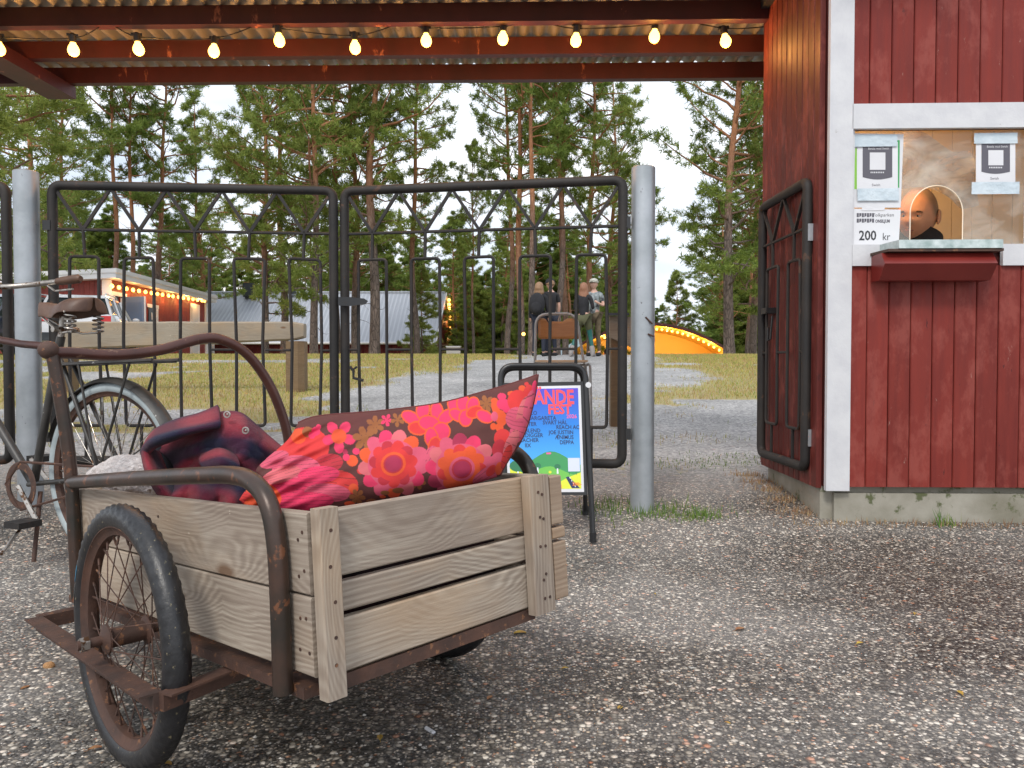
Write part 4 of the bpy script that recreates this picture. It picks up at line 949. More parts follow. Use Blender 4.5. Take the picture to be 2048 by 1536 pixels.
# orange outlined tulip sprays
for (x, y, rx, ry, an, c) in ((820, 262, 44, 24, .5, HP), (872, 225, 26, 40, .15, HP), (935, 235, 24, 42, -.1, HP), (980, 255, 40, 24, -.6, HP), (850, 308, 40, 26, .1, RD), (900, 285, 44, 30, .2, HP), (955, 322, 36, 36, 0, HP), (910, 350, 26, 40, -.1, HP), (925, 385, 24, 34, .3, RD), (1015, 205, 26, 40, -.3, HP), (1055, 200, 26, 42, -.1, HP), (1098, 205, 24, 34, .2, HP), (1030, 250, 38, 22, .5, HP), (1065, 262, 26, 34, 0, HP), (1105, 235, 34, 22, -.4, RD), (1150, 255, 36, 22, .5, HP)):
    a_, b_ = zc(x, y); ell(a_, b_, rx / 2.26 + 3, ry / 2.26 + 3, an, OR); ell(a_, b_, rx / 2.26, ry / 2.26, an, c)
a_, b_ = zc(895, 440); ell(a_, b_, 26, 11, -1.05, PK, 3)
big(*zc(738, 470), [PK, HP, LP, OR], [RD, CR], OR, MG, 1.02, .1)
big(*zc(1048, 492), [PK, MG, HP, LP], [OR, RD, OR], PK, MG, 1.05, .3)
a_, b_ = zc(1155, 520); ell(a_, b_, 30, 13, -.6, PK, 3)
for (x, y, rx, ry, an, c) in ((1195, 185, 16, 14, 0, OR), (1200, 215, 34, 18, 1.3, OR), (1225, 262, 26, 36, -.2, OR), (1218, 305, 18, 22, 0, OR), (1190, 300, 14, 16, 0, OR), (1195, 255, 16, 22, 0, PK), (1235, 200, 30, 26, .3, HP), (1228, 165, 20, 16, 0, HP), (1255, 225, 24, 16, .3, HP), (1270, 152, 16, 12, 0, OR), (1230, 350, 40, 36, -1, RD), (1215, 400, 30, 42, .3, CR), (1205, 450, 36, 26, -1, PK), (1180, 500, 30, 18, -.9, RD), (1215, 490, 16, 30, .2, OR), (1320, 128, 16, 14, 0, OR), (1340, 108, 10, 9, 0, RD)):
    a_, b_ = zc(x, y); ell(a_, b_, rx / 2.26, ry / 2.26, an, c)
for (x, y, rx, ry, an, c, ln) in ((1300, 185, 46, 50, .2, RD, 0), (1348, 155, 24, 44, .15, RD, 0), (1375, 130, 12, 38, .1, HP, 0), (1290, 262, 44, 50, .3, PK, 4), (1330, 250, 34, 90, .22, LP, 3), (1300, 320, 34, 60, .35, PK, 4), (1270, 380, 26, 70, .4, LP, 3), (1250, 440, 20, 60, .3, RD, 3), (1350, 215, 22, 80, .2, PK, 2)):
    a_, b_ = zc(x, y); ell(a_, b_, rx / 2.26, ry / 2.26, an, c, ln or None)
for (x, y, rx, c) in ((540, 650, 24, OR), (700, 600, 20, BR), (760, 590, 26, BR), (640, 640, 26, BR), (690, 618, 14, OR)):
    a_, b_ = zc(x, y); ell(a_, b_, rx / 2.26, rx / 2.26 * .5, 0, c)
mb = MB(); mb.v = [tuple(v) for v in V]; mb.f = Fs
pil = single('pillow', mb, pm, 'long brown pillow printed with pink, red and orange flowers, standing in the cart', 'pillow', smooth=2)
ca = pil.data.color_attributes.new('print', 'FLOAT_COLOR', 'POINT'); arr = np.zeros((len(V), 4)); arr[:] = (.075, .016, .014, 1); arr[:nF, :3] = colr.reshape(-1, 3)
ca.data.foreach_set('color', arr.ravel().astype(np.float32))
pil_seam = MB(); pil_seam.tube([front[i][0] for i in range(0, nu + 1, 8)] + [front[nu][j] for j in range(8, nv + 1, 8)], .0022, 6); part('piping_seam', pil_seam, flat('brown_seam', (.11, .022, .02), .8), pil, True)

# ================================================================ BLANKET AND FLEECE
m, nt, p, o = newmat('plaid_wool'); g = G(nt); uv = nt.nodes.new('ShaderNodeAttribute'); uv.attribute_name = 'weave'
s_ = g.xyz(uv.outputs['Vector']); wob = g.noise(6, 3, .5)
bx = g.ramp(g.m('ABSOLUTE', g.m('SINE', g.m('ADD', g.m('MULTIPLY', s_[0], 2.6), wob))), [(.42, 0.), (.90, 1.)]); by = g.ramp(g.m('ABSOLUTE', g.m('SINE', g.m('ADD', g.m('MULTIPLY', s_[1], 2.3), wob))), [(.42, 0.), (.90, 1.)])
c = g.mix(bx, (.016, .017, .045), (.12, .016, .032)); c2 = g.mix(bx, (.055, .016, .040), (.30, .035, .050)); c = g.mix(by, c, c2)
c = g.mix(g.ramp(g.noise(260, 4, .7), [(.35, .35), (.7, 0.)]), c, (.02, .012, .02)); g.l(c, p.inputs['Base Color']); p.inputs['Roughness'].default_value = .95; p.inputs['Specular IOR Level'].default_value = .1
p.inputs['Sheen Weight'].default_value = .12; g.bump(p, g.m('ADD', g.noise(420, 4, .75), g.m('MULTIPLY', g.noise(60, 4, .6), 1.2)), .8, .004); M['plaid'] = m
def cloth(name, ctrl, n, mat, parent=None, label=None, cat=None, thick=.007, uvs=1., wr=.0):
    """ctrl rows of (px, py, Y)"""
    C = [[at(*q) for q in r] for r in ctrl]; Gd = patch(C, n)
    nu_, nv_ = len(Gd), len(Gd[0])
    for i in range(nu_):
        for j in range(nv_): q = Gd[i][j]; Gd[i][j] = q + (q - CAM).normalized() * wr * (noise.noise(q * 20) + .6 * (1 - 2 * abs(noise.noise(q * 34))))
    mb = MB().grid(Gd); me = mesh_of(name, mb, mat, origin(parent) if parent else Gd[nu_ // 2][nv_ // 2], 2)
    at_ = me.attributes.new('weave', 'FLOAT_VECTOR', 'POINT'); W_ = []
    for i in range(nu_):
        for j in range(nv_): W_ += [i / n * uvs, j / n * uvs, 0]
    at_.data.foreach_set('vector', W_)
    o = bpy.data.objects.new(name, me); COL.objects.link(o)
    if parent: o.parent = parent; ORG[o.name] = origin(parent)
    else: o.location = Gd[nu_ // 2][nv_ // 2]; ORG[o.name] = Vector(o.location); tag(o, label, cat)
    sm = o.modifiers.new('thick', 'SOLIDIFY'); sm.thickness = thick; sm.offset = 0
    return o
yb0 = kp_side(400, 985, -.06).y; yb1 = yb0 + .10
bl = cloth('wool_jacket', [
    [(300, 872, yb1 + .10), (350, 850, yb1 + .08), (400, 838, yb1 + .06), (440, 826, yb1 + .04), (478, 826, yb1 + .03), (505, 845, yb1 + .03), (535, 872, yb1 + .05), (575, 905, yb1 + .07)],
    [(320, 900, yb1 + .07), (360, 880, yb1 + .03), (410, 862, yb1 - .01), (450, 850, yb1 - .03), (485, 856, yb1 - .03), (512, 872, yb1 - .02), (540, 893, yb1), (572, 915, yb1 + .05)],
    [(345, 925, yb1 + .01), (378, 903, yb1 - .03), (420, 893, yb1 - .045), (455, 893, yb1 - .05), (487, 897, yb1 - .05), (512, 905, yb1 - .035), (538, 915, yb1 - .01), (562, 928, yb1 + .04)],
    [(350, 950, yb1 - .02), (385, 925, yb1 - .015), (415, 918, yb1 - .05), (440, 925, yb1 - .02), (468, 930, yb1 - .06), (500, 935, yb1 - .045), (525, 940, yb1 - .01), (545, 950, yb1 + .03)],
    [(345, 975, yb1 - .02), (380, 950, yb1 - .05), (412, 945, yb1 - .02), (435, 955, yb1 - .06), (460, 955, yb1 - .03), (492, 960, yb1 - .06), (515, 965, yb1 - .02), (530, 975, yb1 + .02)],
    [(340, 1000, yb0 + .0), (375, 985, yb0 + .02), (410, 990, yb0), (440, 995, yb0 + .02), (465, 1000, yb0), (485, 1005, yb0 + .02), (505, 1010, yb0 + .04), (515, 1015, yb0 + .06)],
    [(340, 1030, yb0 + .03), (375, 1030, yb0 + .03), (410, 1035, yb0 + .03), (440, 1040, yb0 + .03), (465, 1045, yb0 + .03), (485, 1050, yb0 + .04), (505, 1050, yb0 + .06), (515, 1055, yb0 + .08)]], 12, M['plaid'], None,
    'dark red and navy plaid wool jacket crumpled in the cart beside the flowered pillow', 'jacket', .007, .52, .009)
# big collar flap opening to the left
cloth('collar', [
    [(437, 812, yb1 + .02), (400, 828, yb1 + .02), (355, 840, yb1 + .02), (318, 856, yb1 + .02), (300, 872, yb1 + .05)],
    [(440, 832, yb1 - .03), (400, 845, yb1 - .04), (350, 856, yb1 - .05), (305, 872, yb1 - .04), (290, 890, yb1 + .01)],
    [(440, 850, yb1 - .05), (400, 857, yb1 - .08), (350, 868, yb1 - .10), (303, 884, yb1 - .08), (284, 905, yb1 - .03)],
    [(432, 856, yb1 - .03), (395, 864, yb1 - .05), (350, 878, yb1 - .07), (310, 895, yb1 - .06), (292, 918, yb1 - .02)]], 10, M['plaid'], bl, uvs=.5, thick=.008, wr=.003)
cloth('hood_edge', [
    [(284, 905, yb1 - .03), (291, 938, yb1 - .05), (302, 965, yb0 + .04), (318, 990, yb0 + .02), (335, 1015, yb0 + .03)],
    [(290, 900, yb1 - .05), (299, 934, yb1 - .07), (312, 962, yb0 + .01), (330, 988, yb0 + .0), (350, 1015, yb0 + .02)],
    [(300, 898, yb1 - .02), (315, 930, yb1 - .03), (330, 958, yb0 + .05), (348, 985, yb0 + .04), (368, 1015, yb0 + .05)],
    [(318, 905, yb1 + .05), (330, 935, yb1 + .04), (345, 962, yb1 + .02), (362, 990, yb1), (380, 1015, yb1)]], 10, M['plaid'], bl, uvs=.5, thick=.007, wr=.004)
shade_m = flat('hollow_shade_black', (.012, .010, .014), .95)
cloth('hollow_shade', [[(300, 880, yb1 + .09), (350, 868, yb1 + .06), (405, 860, yb1 + .03)], [(305, 930, yb1 + .07), (345, 925, yb1 + .05), (385, 905, yb1 + .02)], [(325, 985, yb1 + .05), (350, 985, yb1 + .03), (372, 960, yb1 + .0)], [(340, 1030, yb1 + .04), (360, 1030, yb1 + .03), (380, 1020, yb1 + .0)]], 6, shade_m, bl)  # near-black sheet painted as the shade in the hollow under the collar
cloth('cuff', [
    [(405, 905, yb1 - .03), (440, 898, yb1 - .05), (470, 910, yb1 - .05)],
    [(400, 922, yb1 - .07), (440, 912, yb1 - .09), (478, 928, yb1 - .08)],
    [(410, 938, yb1 - .08), (445, 930, yb1 - .10), (480, 945, yb1 - .08)],
    [(425, 950, yb1 - .05), (455, 945, yb1 - .06), (485, 955, yb1 - .04)]], 8, M['plaid'], bl, uvs=.6, wr=.004)
for (x_, y_, d_) in ((454, 829, -.030), (491, 861, -.055)):
    c_ = at(x_, y_, yb1 + d_ - .01); mb = MB(); mb.tube([c_ + Vector((cos(a_) * .0062, 0, sin(a_) * .0062)) for a_ in np.linspace(0, 2 * pi, 16, endpoint=False)], .0018, 6, closed=True); mb.ball(c_ + Vector((0, .003, 0)), .003, 8, 5); part('snap_button', mb, M['steel'], bl, True)
# fleece
m, nt, p, o = newmat('curly_fleece'); g = G(nt); n = g.noise(55, 5, .7, dist=1.2); g.l(g.ramp(n, [(.3, (.44, .37, .35)), (.6, (.68, .62, .59))]), p.inputs['Base Color']); p.inputs['Roughness'].default_value = 1; p.inputs['Sheen Weight'].default_value = .4
g.bump(p, g.m('ADD', n, g.m('MULTIPLY', g.vor(90), .7)), 1., .012); M['fleece'] = m
ctr = at(252, 960, kp_side(250, 980, -.12).y + .04); mb = MB(); mb.ball((0, 0, 0), 1, 90, 60); vv = []
for v in mb.v:
    q = Vector(v); k_ = 1 + .10 * noise.noise(q * 1.8) + .045 * noise.noise(q * 7) + .05 * abs(noise.noise(q * 15)) + .02 * noise.noise(q * 34)
    vv.append(tuple(ctr + cu_ * q.x * .095 * k_ + cv_ * q.y * .10 * k_ + cw_ * q.z * .066 * k_))
mb.v = vv; single('fleece', mb, M['fleece'], 'lump of pinkish white curly fleece lying in the cart left of the plaid jacket', 'sheepskin', smooth=2)

# ================================================================ BICYCLE
RA = Vector((-1.43, 2.75, 0)); RA.z = gnd(*RA.xy) + .345; hd = Vector((-.906, .42, 0)).normalized(); sdb = Vector((.42, .906, 0)).normalized()
def Bk(s, z, o=0): return RA + hd * s + Vector((0, 0, z)) + sdb * o      # s forward of rear axle, z above axle
bike = thing('bicycle', 'old rusty black bicycle with a sprung leather saddle before the left gate post', 'bicycle', (RA.x, RA.y, gnd(*RA.xy)))
wheel(bike, RA, sdb, .335, .021, M['rubber_grey'], M['rust'], M['steel'], .07, 36, tread=False)
FA = Bk(1.12, 0); wheel(bike, FA, sdb, .335, .021, M['rubber_grey'], M['rust'], M['steel'], .07, 36, tread=False)
def fender(c, a0, a1, parent):
    rows = []
    for k in range(40):
        a_ = rad(a0 + (a1 - a0) * k / 39); d = hd * cos(a_) + Vector((0, 0, 1)) * sin(a_); R_ = .352
        rows.append([c + d * (R_ - .018 * (abs(x) ** 2) ) + sdb * x * .031 for x in (-1, -.7, -.35, 0, .35, .7, 1)])
    mb = MB().grid(rows); inn = [[q + (c - q).normalized() * .0015 for q in r] for r in rows]; mb.grid(inn); part('mudguard', mb, M['fender'], bike, 2)
fender(RA, 20, 205, bike); fender(FA, -10, 120, bike)
bt = lambda nm, pts, r, m=M['fender']: part(nm, MB().tube(pts, r, 10), m, bike, True)
BB = Bk(.44, -.06)
bt('seat_tube', [BB, Bk(.27, .50)], .0155); bt('top_tube', [Bk(.275, .46), Bk(.5, .475), Bk(.92, .53)], .0145, M['reddtube']); bt('down_tube', [BB, Bk(.90, .42)], .017)
bt('head_tube', [Bk(.885, .40), Bk(.865, .60)], .019)
for o_ in (-.035, .035):
    bt('chain_stay', [Bk(0, 0, o_ * 1.3), BB + sdb * o_ * .6], .009); bt('seat_stay', [Bk(0, 0, o_ * 1.3), Bk(.26, .44, o_ * .5)], .008)
    bt('fork_blade', [FA + sdb * o_ * 1.4, Bk(1.02, .18, o_ * 1.2), Bk(.90, .38, o_ * .7)], .010); bt('mudguard_stay', [Bk(0, 0, o_ * 1.4), Bk(-.31, .17, o_)], .0028)
bt('seat_post', [Bk(.27, .50), Bk(.255, .575)], .012, M['steel'])
bt('handlebar_stem', [Bk(.865, .60), Bk(.86, .70), Bk(.91, .715)], .012, M['steel'])
for o_ in (-1, 1):
    hb = [Bk(.91, .715), Bk(.92, .72, .09 * o_), Bk(.88, .73, .2 * o_), Bk(.76, .745, .265 * o_), Bk(.60, .755, .285 * o_)]
    part('handlebar', MB().tube(spline(hb, 6), .0115, 10), M['steel'], bike, True)
    part('grip', MB().tube([Bk(.69, .750, .278 * o_), Bk(.66, .752, .282 * o_), Bk(.57, .757, .288 * o_), Bk(.555, .757, .289 * o_)], [.014, .018, .019, .012], 12), M['leather'], bike, True)
    part('brake_lever', MB().tube([Bk(.74, .735, .27 * o_), Bk(.70, .71, .275 * o_), Bk(.60, .715, .285 * o_)], .005, 6), M['steel'], bike, True)
# saddle
sx0 = .225
prof = [(-.17, .0), (-.165, .062), (-.13, .088), (-.08, .09), (-.02, .062), (.04, .030), (.09, .020), (.125, .017), (.14, .0)]
rows = []
for s_, w_ in prof:
    rows.append([Bk(sx0 + .03 + s_, .622 + .018 * (s_ < -.05) + .010 * (s_ > .08) - .030 * abs(x) ** 3.0 - (.028 if abs(x) == 1 else 0), max(w_, .004) * x) for x in (-1, -.85, -.5, 0, .5, .85, 1)])
o = part('saddle', MB().grid(rows), M['leather'], bike, 2); sm = o.modifiers.new('t', 'SOLIDIFY'); sm.thickness = .006; ss = o.modifiers.new('s', 'SUBSURF'); ss.levels = ss.render_levels = 2
for o_ in (-.055, .055):
    hx = [Bk(sx0 - .085 + .018 * cos(t), .515 + .062 * t / 25, o_ + .018 * sin(t)) for t in np.linspace(0, 25, 60)]
    part('spring', MB().tube(hx, .0032, 6), M['steel'], bike, True)
    part('saddle_rail', MB().tube([Bk(sx0 - .085, .515, o_), Bk(sx0 - .02, .512, o_ * .7), Bk(sx0 + .05, .53, o_ * .4), Bk(sx0 + .14, .575, o_ * .15)], .0045, 6), M['steel'], bike, True)
part('saddle_clamp', MB().tube([Bk(sx0 + .02, .525, -.05), Bk(sx0 + .02, .525, .05)], .011, 8), M['steel'], bike, True)
part('saddle_rivet', MB().ball(Bk(sx0 - .10, .583, -.088), .004, 6, 4), M['steel'], bike)
# rack
for o_ in (-.055, .055): part('rack_rail', MB().tube([Bk(.26, .395, o_), Bk(.1, .40, o_), Bk(-.27, .412, o_)], .0065, 6), M['fender'], bike, True)
part('rack_plate', MB().hexa([Bk(-.26, .402, -.055), Bk(-.26, .402, .055), Bk(.24, .392, .055), Bk(.24, .392, -.055)], [Bk(-.26, .407, -.055), Bk(-.26, .407, .055), Bk(.24, .397, .055), Bk(.24, .397, -.055)]), M['fender'], bike)
for s_ in (-.16, .10):
    for o_ in (-.055, .055): part('rack_strut', MB().tube([Bk(s_, .40, o_), Bk(0.01, .0, o_)], .005, 6), M['fender'], bike, True)
# chain wheel, pedals, stand
part('chain_wheel', MB().disc_rev(BB, sdb, [(.062, -.052), (.086, -.052), (.09, -.050), (.086, -.048), (.062, -.048)], 40), M['rust'], bike)
part('chain', MB().tube([Bk(.0, .035, -.05), Bk(.44, .03, -.05), Bk(.53, -.06, -.05), Bk(.44, -.152, -.05), Bk(.0, -.035, -.05)], .005, 5, closed=True), M['rust'], bike)
part('sprocket', MB().disc_rev(RA - sdb * .05, sdb, [(.005, -.003), (.036, -.003), (.036, .003), (.005, .003)], 20), M['rust'], bike)
for k_ in (-1, 1):
    e_ = BB + hd * .12 * k_ + Vector((0, 0, .10 * k_ - .02)); part('crank', MB().tube([BB + sdb * .06 * k_, e_ + sdb * .07 * k_], .009, 8), M['steel'], bike, True)
    part('pedal', MB().box(e_ + sdb * .12 * k_, (.085, .085, .022), Matrix.Rotation(-.43, 3, 'Z')), M['black'], bike)
for o_ in (-.09, .09): bt('stand_leg', [Bk(.36, -.08, o_ * .3), Bk(.33 - .02, -.325, o_)], .008, M['rust'])
bt('stand_brace', [at(62, 1010, 2.9), at(48, 1048, 2.82), at(2, 1108, 2.68)], .006, M['steel'])
g_ = gnd(*RA.xy)

# ================================================================ A-FRAME SIGN
Ys = 3.05
def sg(px, py, dy=0): return at(px, py, Ys + dy)
Ftop = sg(1085, 731, .10); 
foot = sg(1185, 1080); foot.z = gnd(foot.x, foot.y) + .004
# front plane through foot line leaning back
XS = (Vector((1, .03, 0))).normalized()
FT = at(1165, 740, Ys + .14); upS = (FT - foot); upS = (upS - XS * upS.dot(XS)).normalized(); nS = XS.cross(upS)
def sgn(px, py, off=0): return onplane(px, py, foot - nS * off * -1, nS) 
sign = thing('pavement_sign', 'black steel A-frame sign holding the blue festival poster, between the cart and the gate', 'sign', (foot.x - .17, foot.y, foot.z))
fr = [sgn(1012, 1082), sgn(1000, 765), sgn(1000, 731), sgn(1170, 731), sgn(1178, 770), sgn(1186, 1082)]
lf_top = sgn(1000, 731); hgt = 0
part('frame', MB().tube(fillet([fr[0], fr[2], fr[3], fr[5]], .06, 7), .0115, 12), M['blacksign'], sign, True)
bk = [P_ + Vector((0, .0, 0)) for P_ in (fr[2] + Vector((.006, .03, -.012)), fr[3] + Vector((-.006, .03, -.012)))]
bf1 = at(1171, 1050, 3.42); bf1.z = gnd(bf1.x, bf1.y) + .004; bf0 = bf1 - XS * .36
part('rear_frame', MB().tube(fillet([bf0, bk[0], bk[1], bf1], .06, 7), .0105, 12), M['blacksign'], sign, True)
for P_, d_ in ((fr[0], 0), (fr[5], 0), (bf0, 0), (bf1, 0)): part('rubber_foot', MB().tube([P_ + Vector((0, 0, .035)), P_ - Vector((0, 0, .004))], .0145, 10), M['rubber'], sign, True)
def quadS(pts, off, mat, nm, th=.002, parent=None):
    P_ = [sgn(*q) + nS * off for q in pts]; return part(nm, MB().prism(P_, nS * th), mat, parent or sign)
bc = [(1006, 990), (1174, 990), (1167, 763), (1004, 766)]
quadS(bc, -.012, M['blacksign'], 'panel', .014)
part('sticker', MB().disc_rev(sgn(1176, 771) + nS * .0125, nS, [(0, 0), (.012, 0), (.012, .001), (0, .001)], 16), M['white'], sign)
poster = thing('poster', 'colourful blue and green festival poster in the A-frame sign', 'poster', sgn(1088, 985) + nS * .004)
PW = [(1016, 985), (1168, 984), (1161, 771), (1009, 774)]
c0, c1, c2, c3 = [sgn(*q) for q in PW]
def pp(u_, v_, off): return (c0 * (1 - u_) + c1 * u_) * (1 - v_) + (c3 * (1 - u_) + c2 * u_) * v_ + nS * off
lay = [.0034]
def ps(poly, mat, nm='print', parent=None):
    lay[0] += .00003
    P_ = [pp(u_, v_, lay[0]) for u_, v_ in poly]; mb = MB().add(P_, [tuple(range(len(P_)))]); return part(nm, mb, mat, parent or poster)
part('sheet', MB().prism([pp(*q, .002) for q in ((0, 0), (1, 0), (1, 1), (0, 1))], nS * .0012), M['paper'], poster)
m, nt, p, o = newmat('poster_sky_print'); uvn = nt.nodes.new('ShaderNodeAttribute'); uvn.attribute_name = 'pv'; g = G(nt)
g.l(g.ramp(uvn.outputs['Fac'], [(0, (.10, .42, .78)), (.35, (.06, .36, .80)), (.62, (.02, .22, .68)), (.85, (.03, .12, .60)), (1, (.10, .06, .55))]), p.inputs['Base Color']); p.inputs['Roughness'].default_value = .3
lay[0] += .00003; P_ = []; nn_ = 14
for i in range(nn_ + 1): P_ += [pp(.035, .03 + .945 * i / nn_, lay[0]), pp(.965, .03 + .945 * i / nn_, lay[0])]
o = part('print', MB().add(P_, [(2 * i, 2 * i + 1, 2 * i + 3, 2 * i + 2) for i in range(nn_)]), m, poster)
at_ = o.data.attributes.new('pv', 'FLOAT', 'POINT'); at_.data.foreach_set('value', [i / nn_ for i in range(nn_ + 1) for _ in (0, 1)])
C_g1 = flat('poster_green', (.05, .30, .10), .35); C_g2 = flat('poster_light_green', (.16, .50, .08), .35); C_y = flat('poster_yellow', (.70, .74, .05), .35); C_dg = flat('poster_dark_green', (.03, .18, .08), .35); C_rd = flat('poster_red', (.85, .075, .10), .35); C_nv = flat('poster_navy', (.02, .03, .10), .35); C_or = flat('poster_orange', (.9, .2, .03), .35); C_lb = flat('poster_pale', (.62, .66, .85), .4); C_wh = flat('poster_white', (.75, .8, .85), .4); C_pk = flat('poster_pink', (.8, .12, .35), .4)
hill = lambda f_, a, b, n=14: [(a, .03)] + [(a + (b - a) * i / n, f_(a + (b - a) * i / n)) for i in range(n + 1)] + [(b, .03)]
ps(hill(lambda u_: .22 + .16 * exp(-((u_ - .58) / .30) ** 2), .035, .965), C_g1)
ps(hill(lambda u_: .30 + .03 * exp(-((u_ - .58) / .06) ** 2), .50, .66), C_g1)
ps(hill(lambda u_: .14 + .10 * exp(-((u_ - .55) / .25) ** 2), .035, .965), C_g2)
ps(hill(lambda u_: .20 * max(0, 1 - (u_ / .40) ** 2) + .03, .035, .40), C_y); ps(hill(lambda u_: .03 + .16 * max(0, (u_ - .60) / .40) ** .6, .60, .965), C_y)
circ = lambda cx, cy, rx, ry, n=14: [(cx + rx * cos(2 * pi * i / n), cy + ry * sin(2 * pi * i / n)) for i in range(n)]
for (cx, cy, rx, ry) in ((.14, .245, .11, .055), (.40, .245, .045, .028), (.66, .235, .042, .026)): ps(circ(cx, cy, rx, ry), C_dg)
for (cx, cy) in ((.14, .165), (.40, .20), (.66, .19)): ps([(cx - .012, cy - .02), (cx + .012, cy - .02), (cx + .008, cy + .03), (cx - .008, cy + .03)], C_wh)
ps([(.84, .035), (.95, .035), (.80, .145), (.765, .135)], C_nv)
for k in range(4): ps([(.885 - .022 * k, .045 + .026 * k), (.895 - .022 * k, .045 + .026 * k), (.887 - .022 * k, .06 + .026 * k), (.877 - .022 * k, .06 + .026 * k)], C_wh)
ps([(.80, .19), (.955, .19), (.955, .315), (.80, .315)], C_lb)
for (a0_, a1_) in (((.81, .16), (.818, .185)), ((.90, .16), (.908, .185))): ps([(a0_[0], a0_[1]), (a1_[0], a0_[1]), (a1_[0], a1_[1]), (a0_[0], a1_[1])], C_dg)
ps(circ(.56, .185, .02, .013), C_y); ps([(.52, .352), (.58, .352), (.58, .368), (.52, .368)], C_pk)
PWm = (c1 - c0).length; PHm = (c3 - c0).length; Xp = (c1 - c0).normalized(); Zp = (c3 - c0).normalized()
def pt(s_, u_, v_, size, mat, bold=0, sx=1, tilt=0):
    lay[0] += .00003; text_mesh(s_, size * PHm, pp(u_, v_, 0), Xp, (Zp + Xp * tilt), mat, lay[0], parent=poster, bold=bold * PHm, sx=sx)
pt('ÄNDE', .385, .832, .19, C_rd, .006, .74); pt('FEST', .56, .735, .125, C_rd, .005, .88); pt('2026', .80, .69, .05, C_pk, .001)
for (s_, u_, v_) in (('LO', .33, .727), ('MARGARETA', .28, .678), ('TER', .29, .622), ('BLEND', .25, .560), ('RAVEDIGGER', .09, .516), ('EACHER', .18, .470), ('IIX', .24, .420)): pt(s_, u_, v_, .053, C_nv, .0006, .90)
for (s_, u_, v_) in (('SVART HÅL', .485, .634), ('REACH AC', .66, .588), ('JOE JUSTIIN', .56, .540), ('ÆNIMUS', .64, .493), ('DEPPA', .70, .445)): pt(s_, u_, v_, .053, C_nv, .0006, .86)
pt('15', .60, .078, .07, C_or, .003); pt('AUGUSTI', .47, .034, .048, C_or, .002, .85); pt('200:-', .85, .06, .042, C_or, .001)
glz = None

# ================================================================ CHAIR behind the gate
Yc_ = 5.9
def ch(px, py, dy=0): return at(px, py, Yc_ + dy)
gz = gnd(0, Yc_)
chair = thing('school_chair', 'school chair with curved plywood back on a grey steel tube frame, behind the gate', 'chair', (at(1118, 880, Yc_).x, Yc_, gz))
bl0, br0 = ch(1070, 727), ch(1168, 723)
lp_ = [at(1070, 850, Yc_ + .02), ch(1070, 724), ch(1073, 629), ch(1153, 627), ch(1168, 722)]
part('back_frame', MB().tube(fillet([ch(1068, 860, .03), ch(1070, 724), ch(1072, 629), ch(1152, 627), ch(1167, 722), ch(1176, 762, .03)], .09, 7), .011, 10), M['chairsteel'], chair, True)
rows = []
for i in range(17):
    s_ = i / 16; r_ = []; ytop_ = 636 + (7 if .22 < s_ < .66 else 0) + (3 if abs(s_ - .2) < .05 or abs(s_ - .68) < .05 else 0); xl_, xr_ = 1076, 1161
    for j in range(7):
        t_ = j / 6; cr_ = .012 * (1 if (i in (0, 16) and j in (0, 6)) else 0)
        r_.append(ch(xl_ + (xr_ - xl_ - 5 + 5 * t_) * s_, ytop_ + (678 - ytop_) * t_ + (3 if i in (0, 16) and j == 6 else 0) * -1 + (3 if i in (0, 16) and j == 0 else 0), .02 - .03 * sin(pi * s_) * -1))
    rows.append(r_)
o = part('backrest', MB().grid(rows), M['plywood'], chair, 2); sm = o.modifiers.new('t', 'SOLIDIFY'); sm.thickness = .009
zs = ch(1118, 727).z
sxl, sxr = ch(1076, 727, -.02).x, ch(1178, 727, -.38).x
mb = MB(); mb.prism(fillet([(ch(1076, 724).x, Yc_ + .01, zs), (ch(1163, 724).x, Yc_ + .01, zs), (at(1178, 727, Yc_ - .38).x, Yc_ - .38, zs + .012), (at(1070, 727, Yc_ - .38).x, Yc_ - .38, zs + .012)], .04, 4, True), (0, 0, .012)); part('seat', mb, M['plyseat'], chair)
for px_ in (1072, 1180):
    f0 = at(px_, 727, Yc_ - .34); x_ = f0.x; part('leg', MB().tube(fillet([Vector((x_, Yc_ - .0, zs - .01)), Vector((x_, Yc_ - .35, zs - .006)), Vector((x_ + (.01 if px_ > 1100 else -.01), Yc_ - .37, gz - .0))], .05, 6), .010, 10), M['chairsteel'], chair, True)
    part('leg', MB().tube([Vector((x_, Yc_ - .02, zs - .01)), Vector((x_ * 1.0, Yc_ + .12, gnd(0, Yc_ + .12)))], .010, 10), M['chairsteel'], chair, True)
part('stretcher', MB().tube([Vector((at(1072, 727, Yc_ - .34).x, Yc_ - .2, zs - .012)), Vector((at(1180, 727, Yc_ - .34).x, Yc_ - .2, zs - .012))], .008, 8), M['chairsteel'], chair, True)

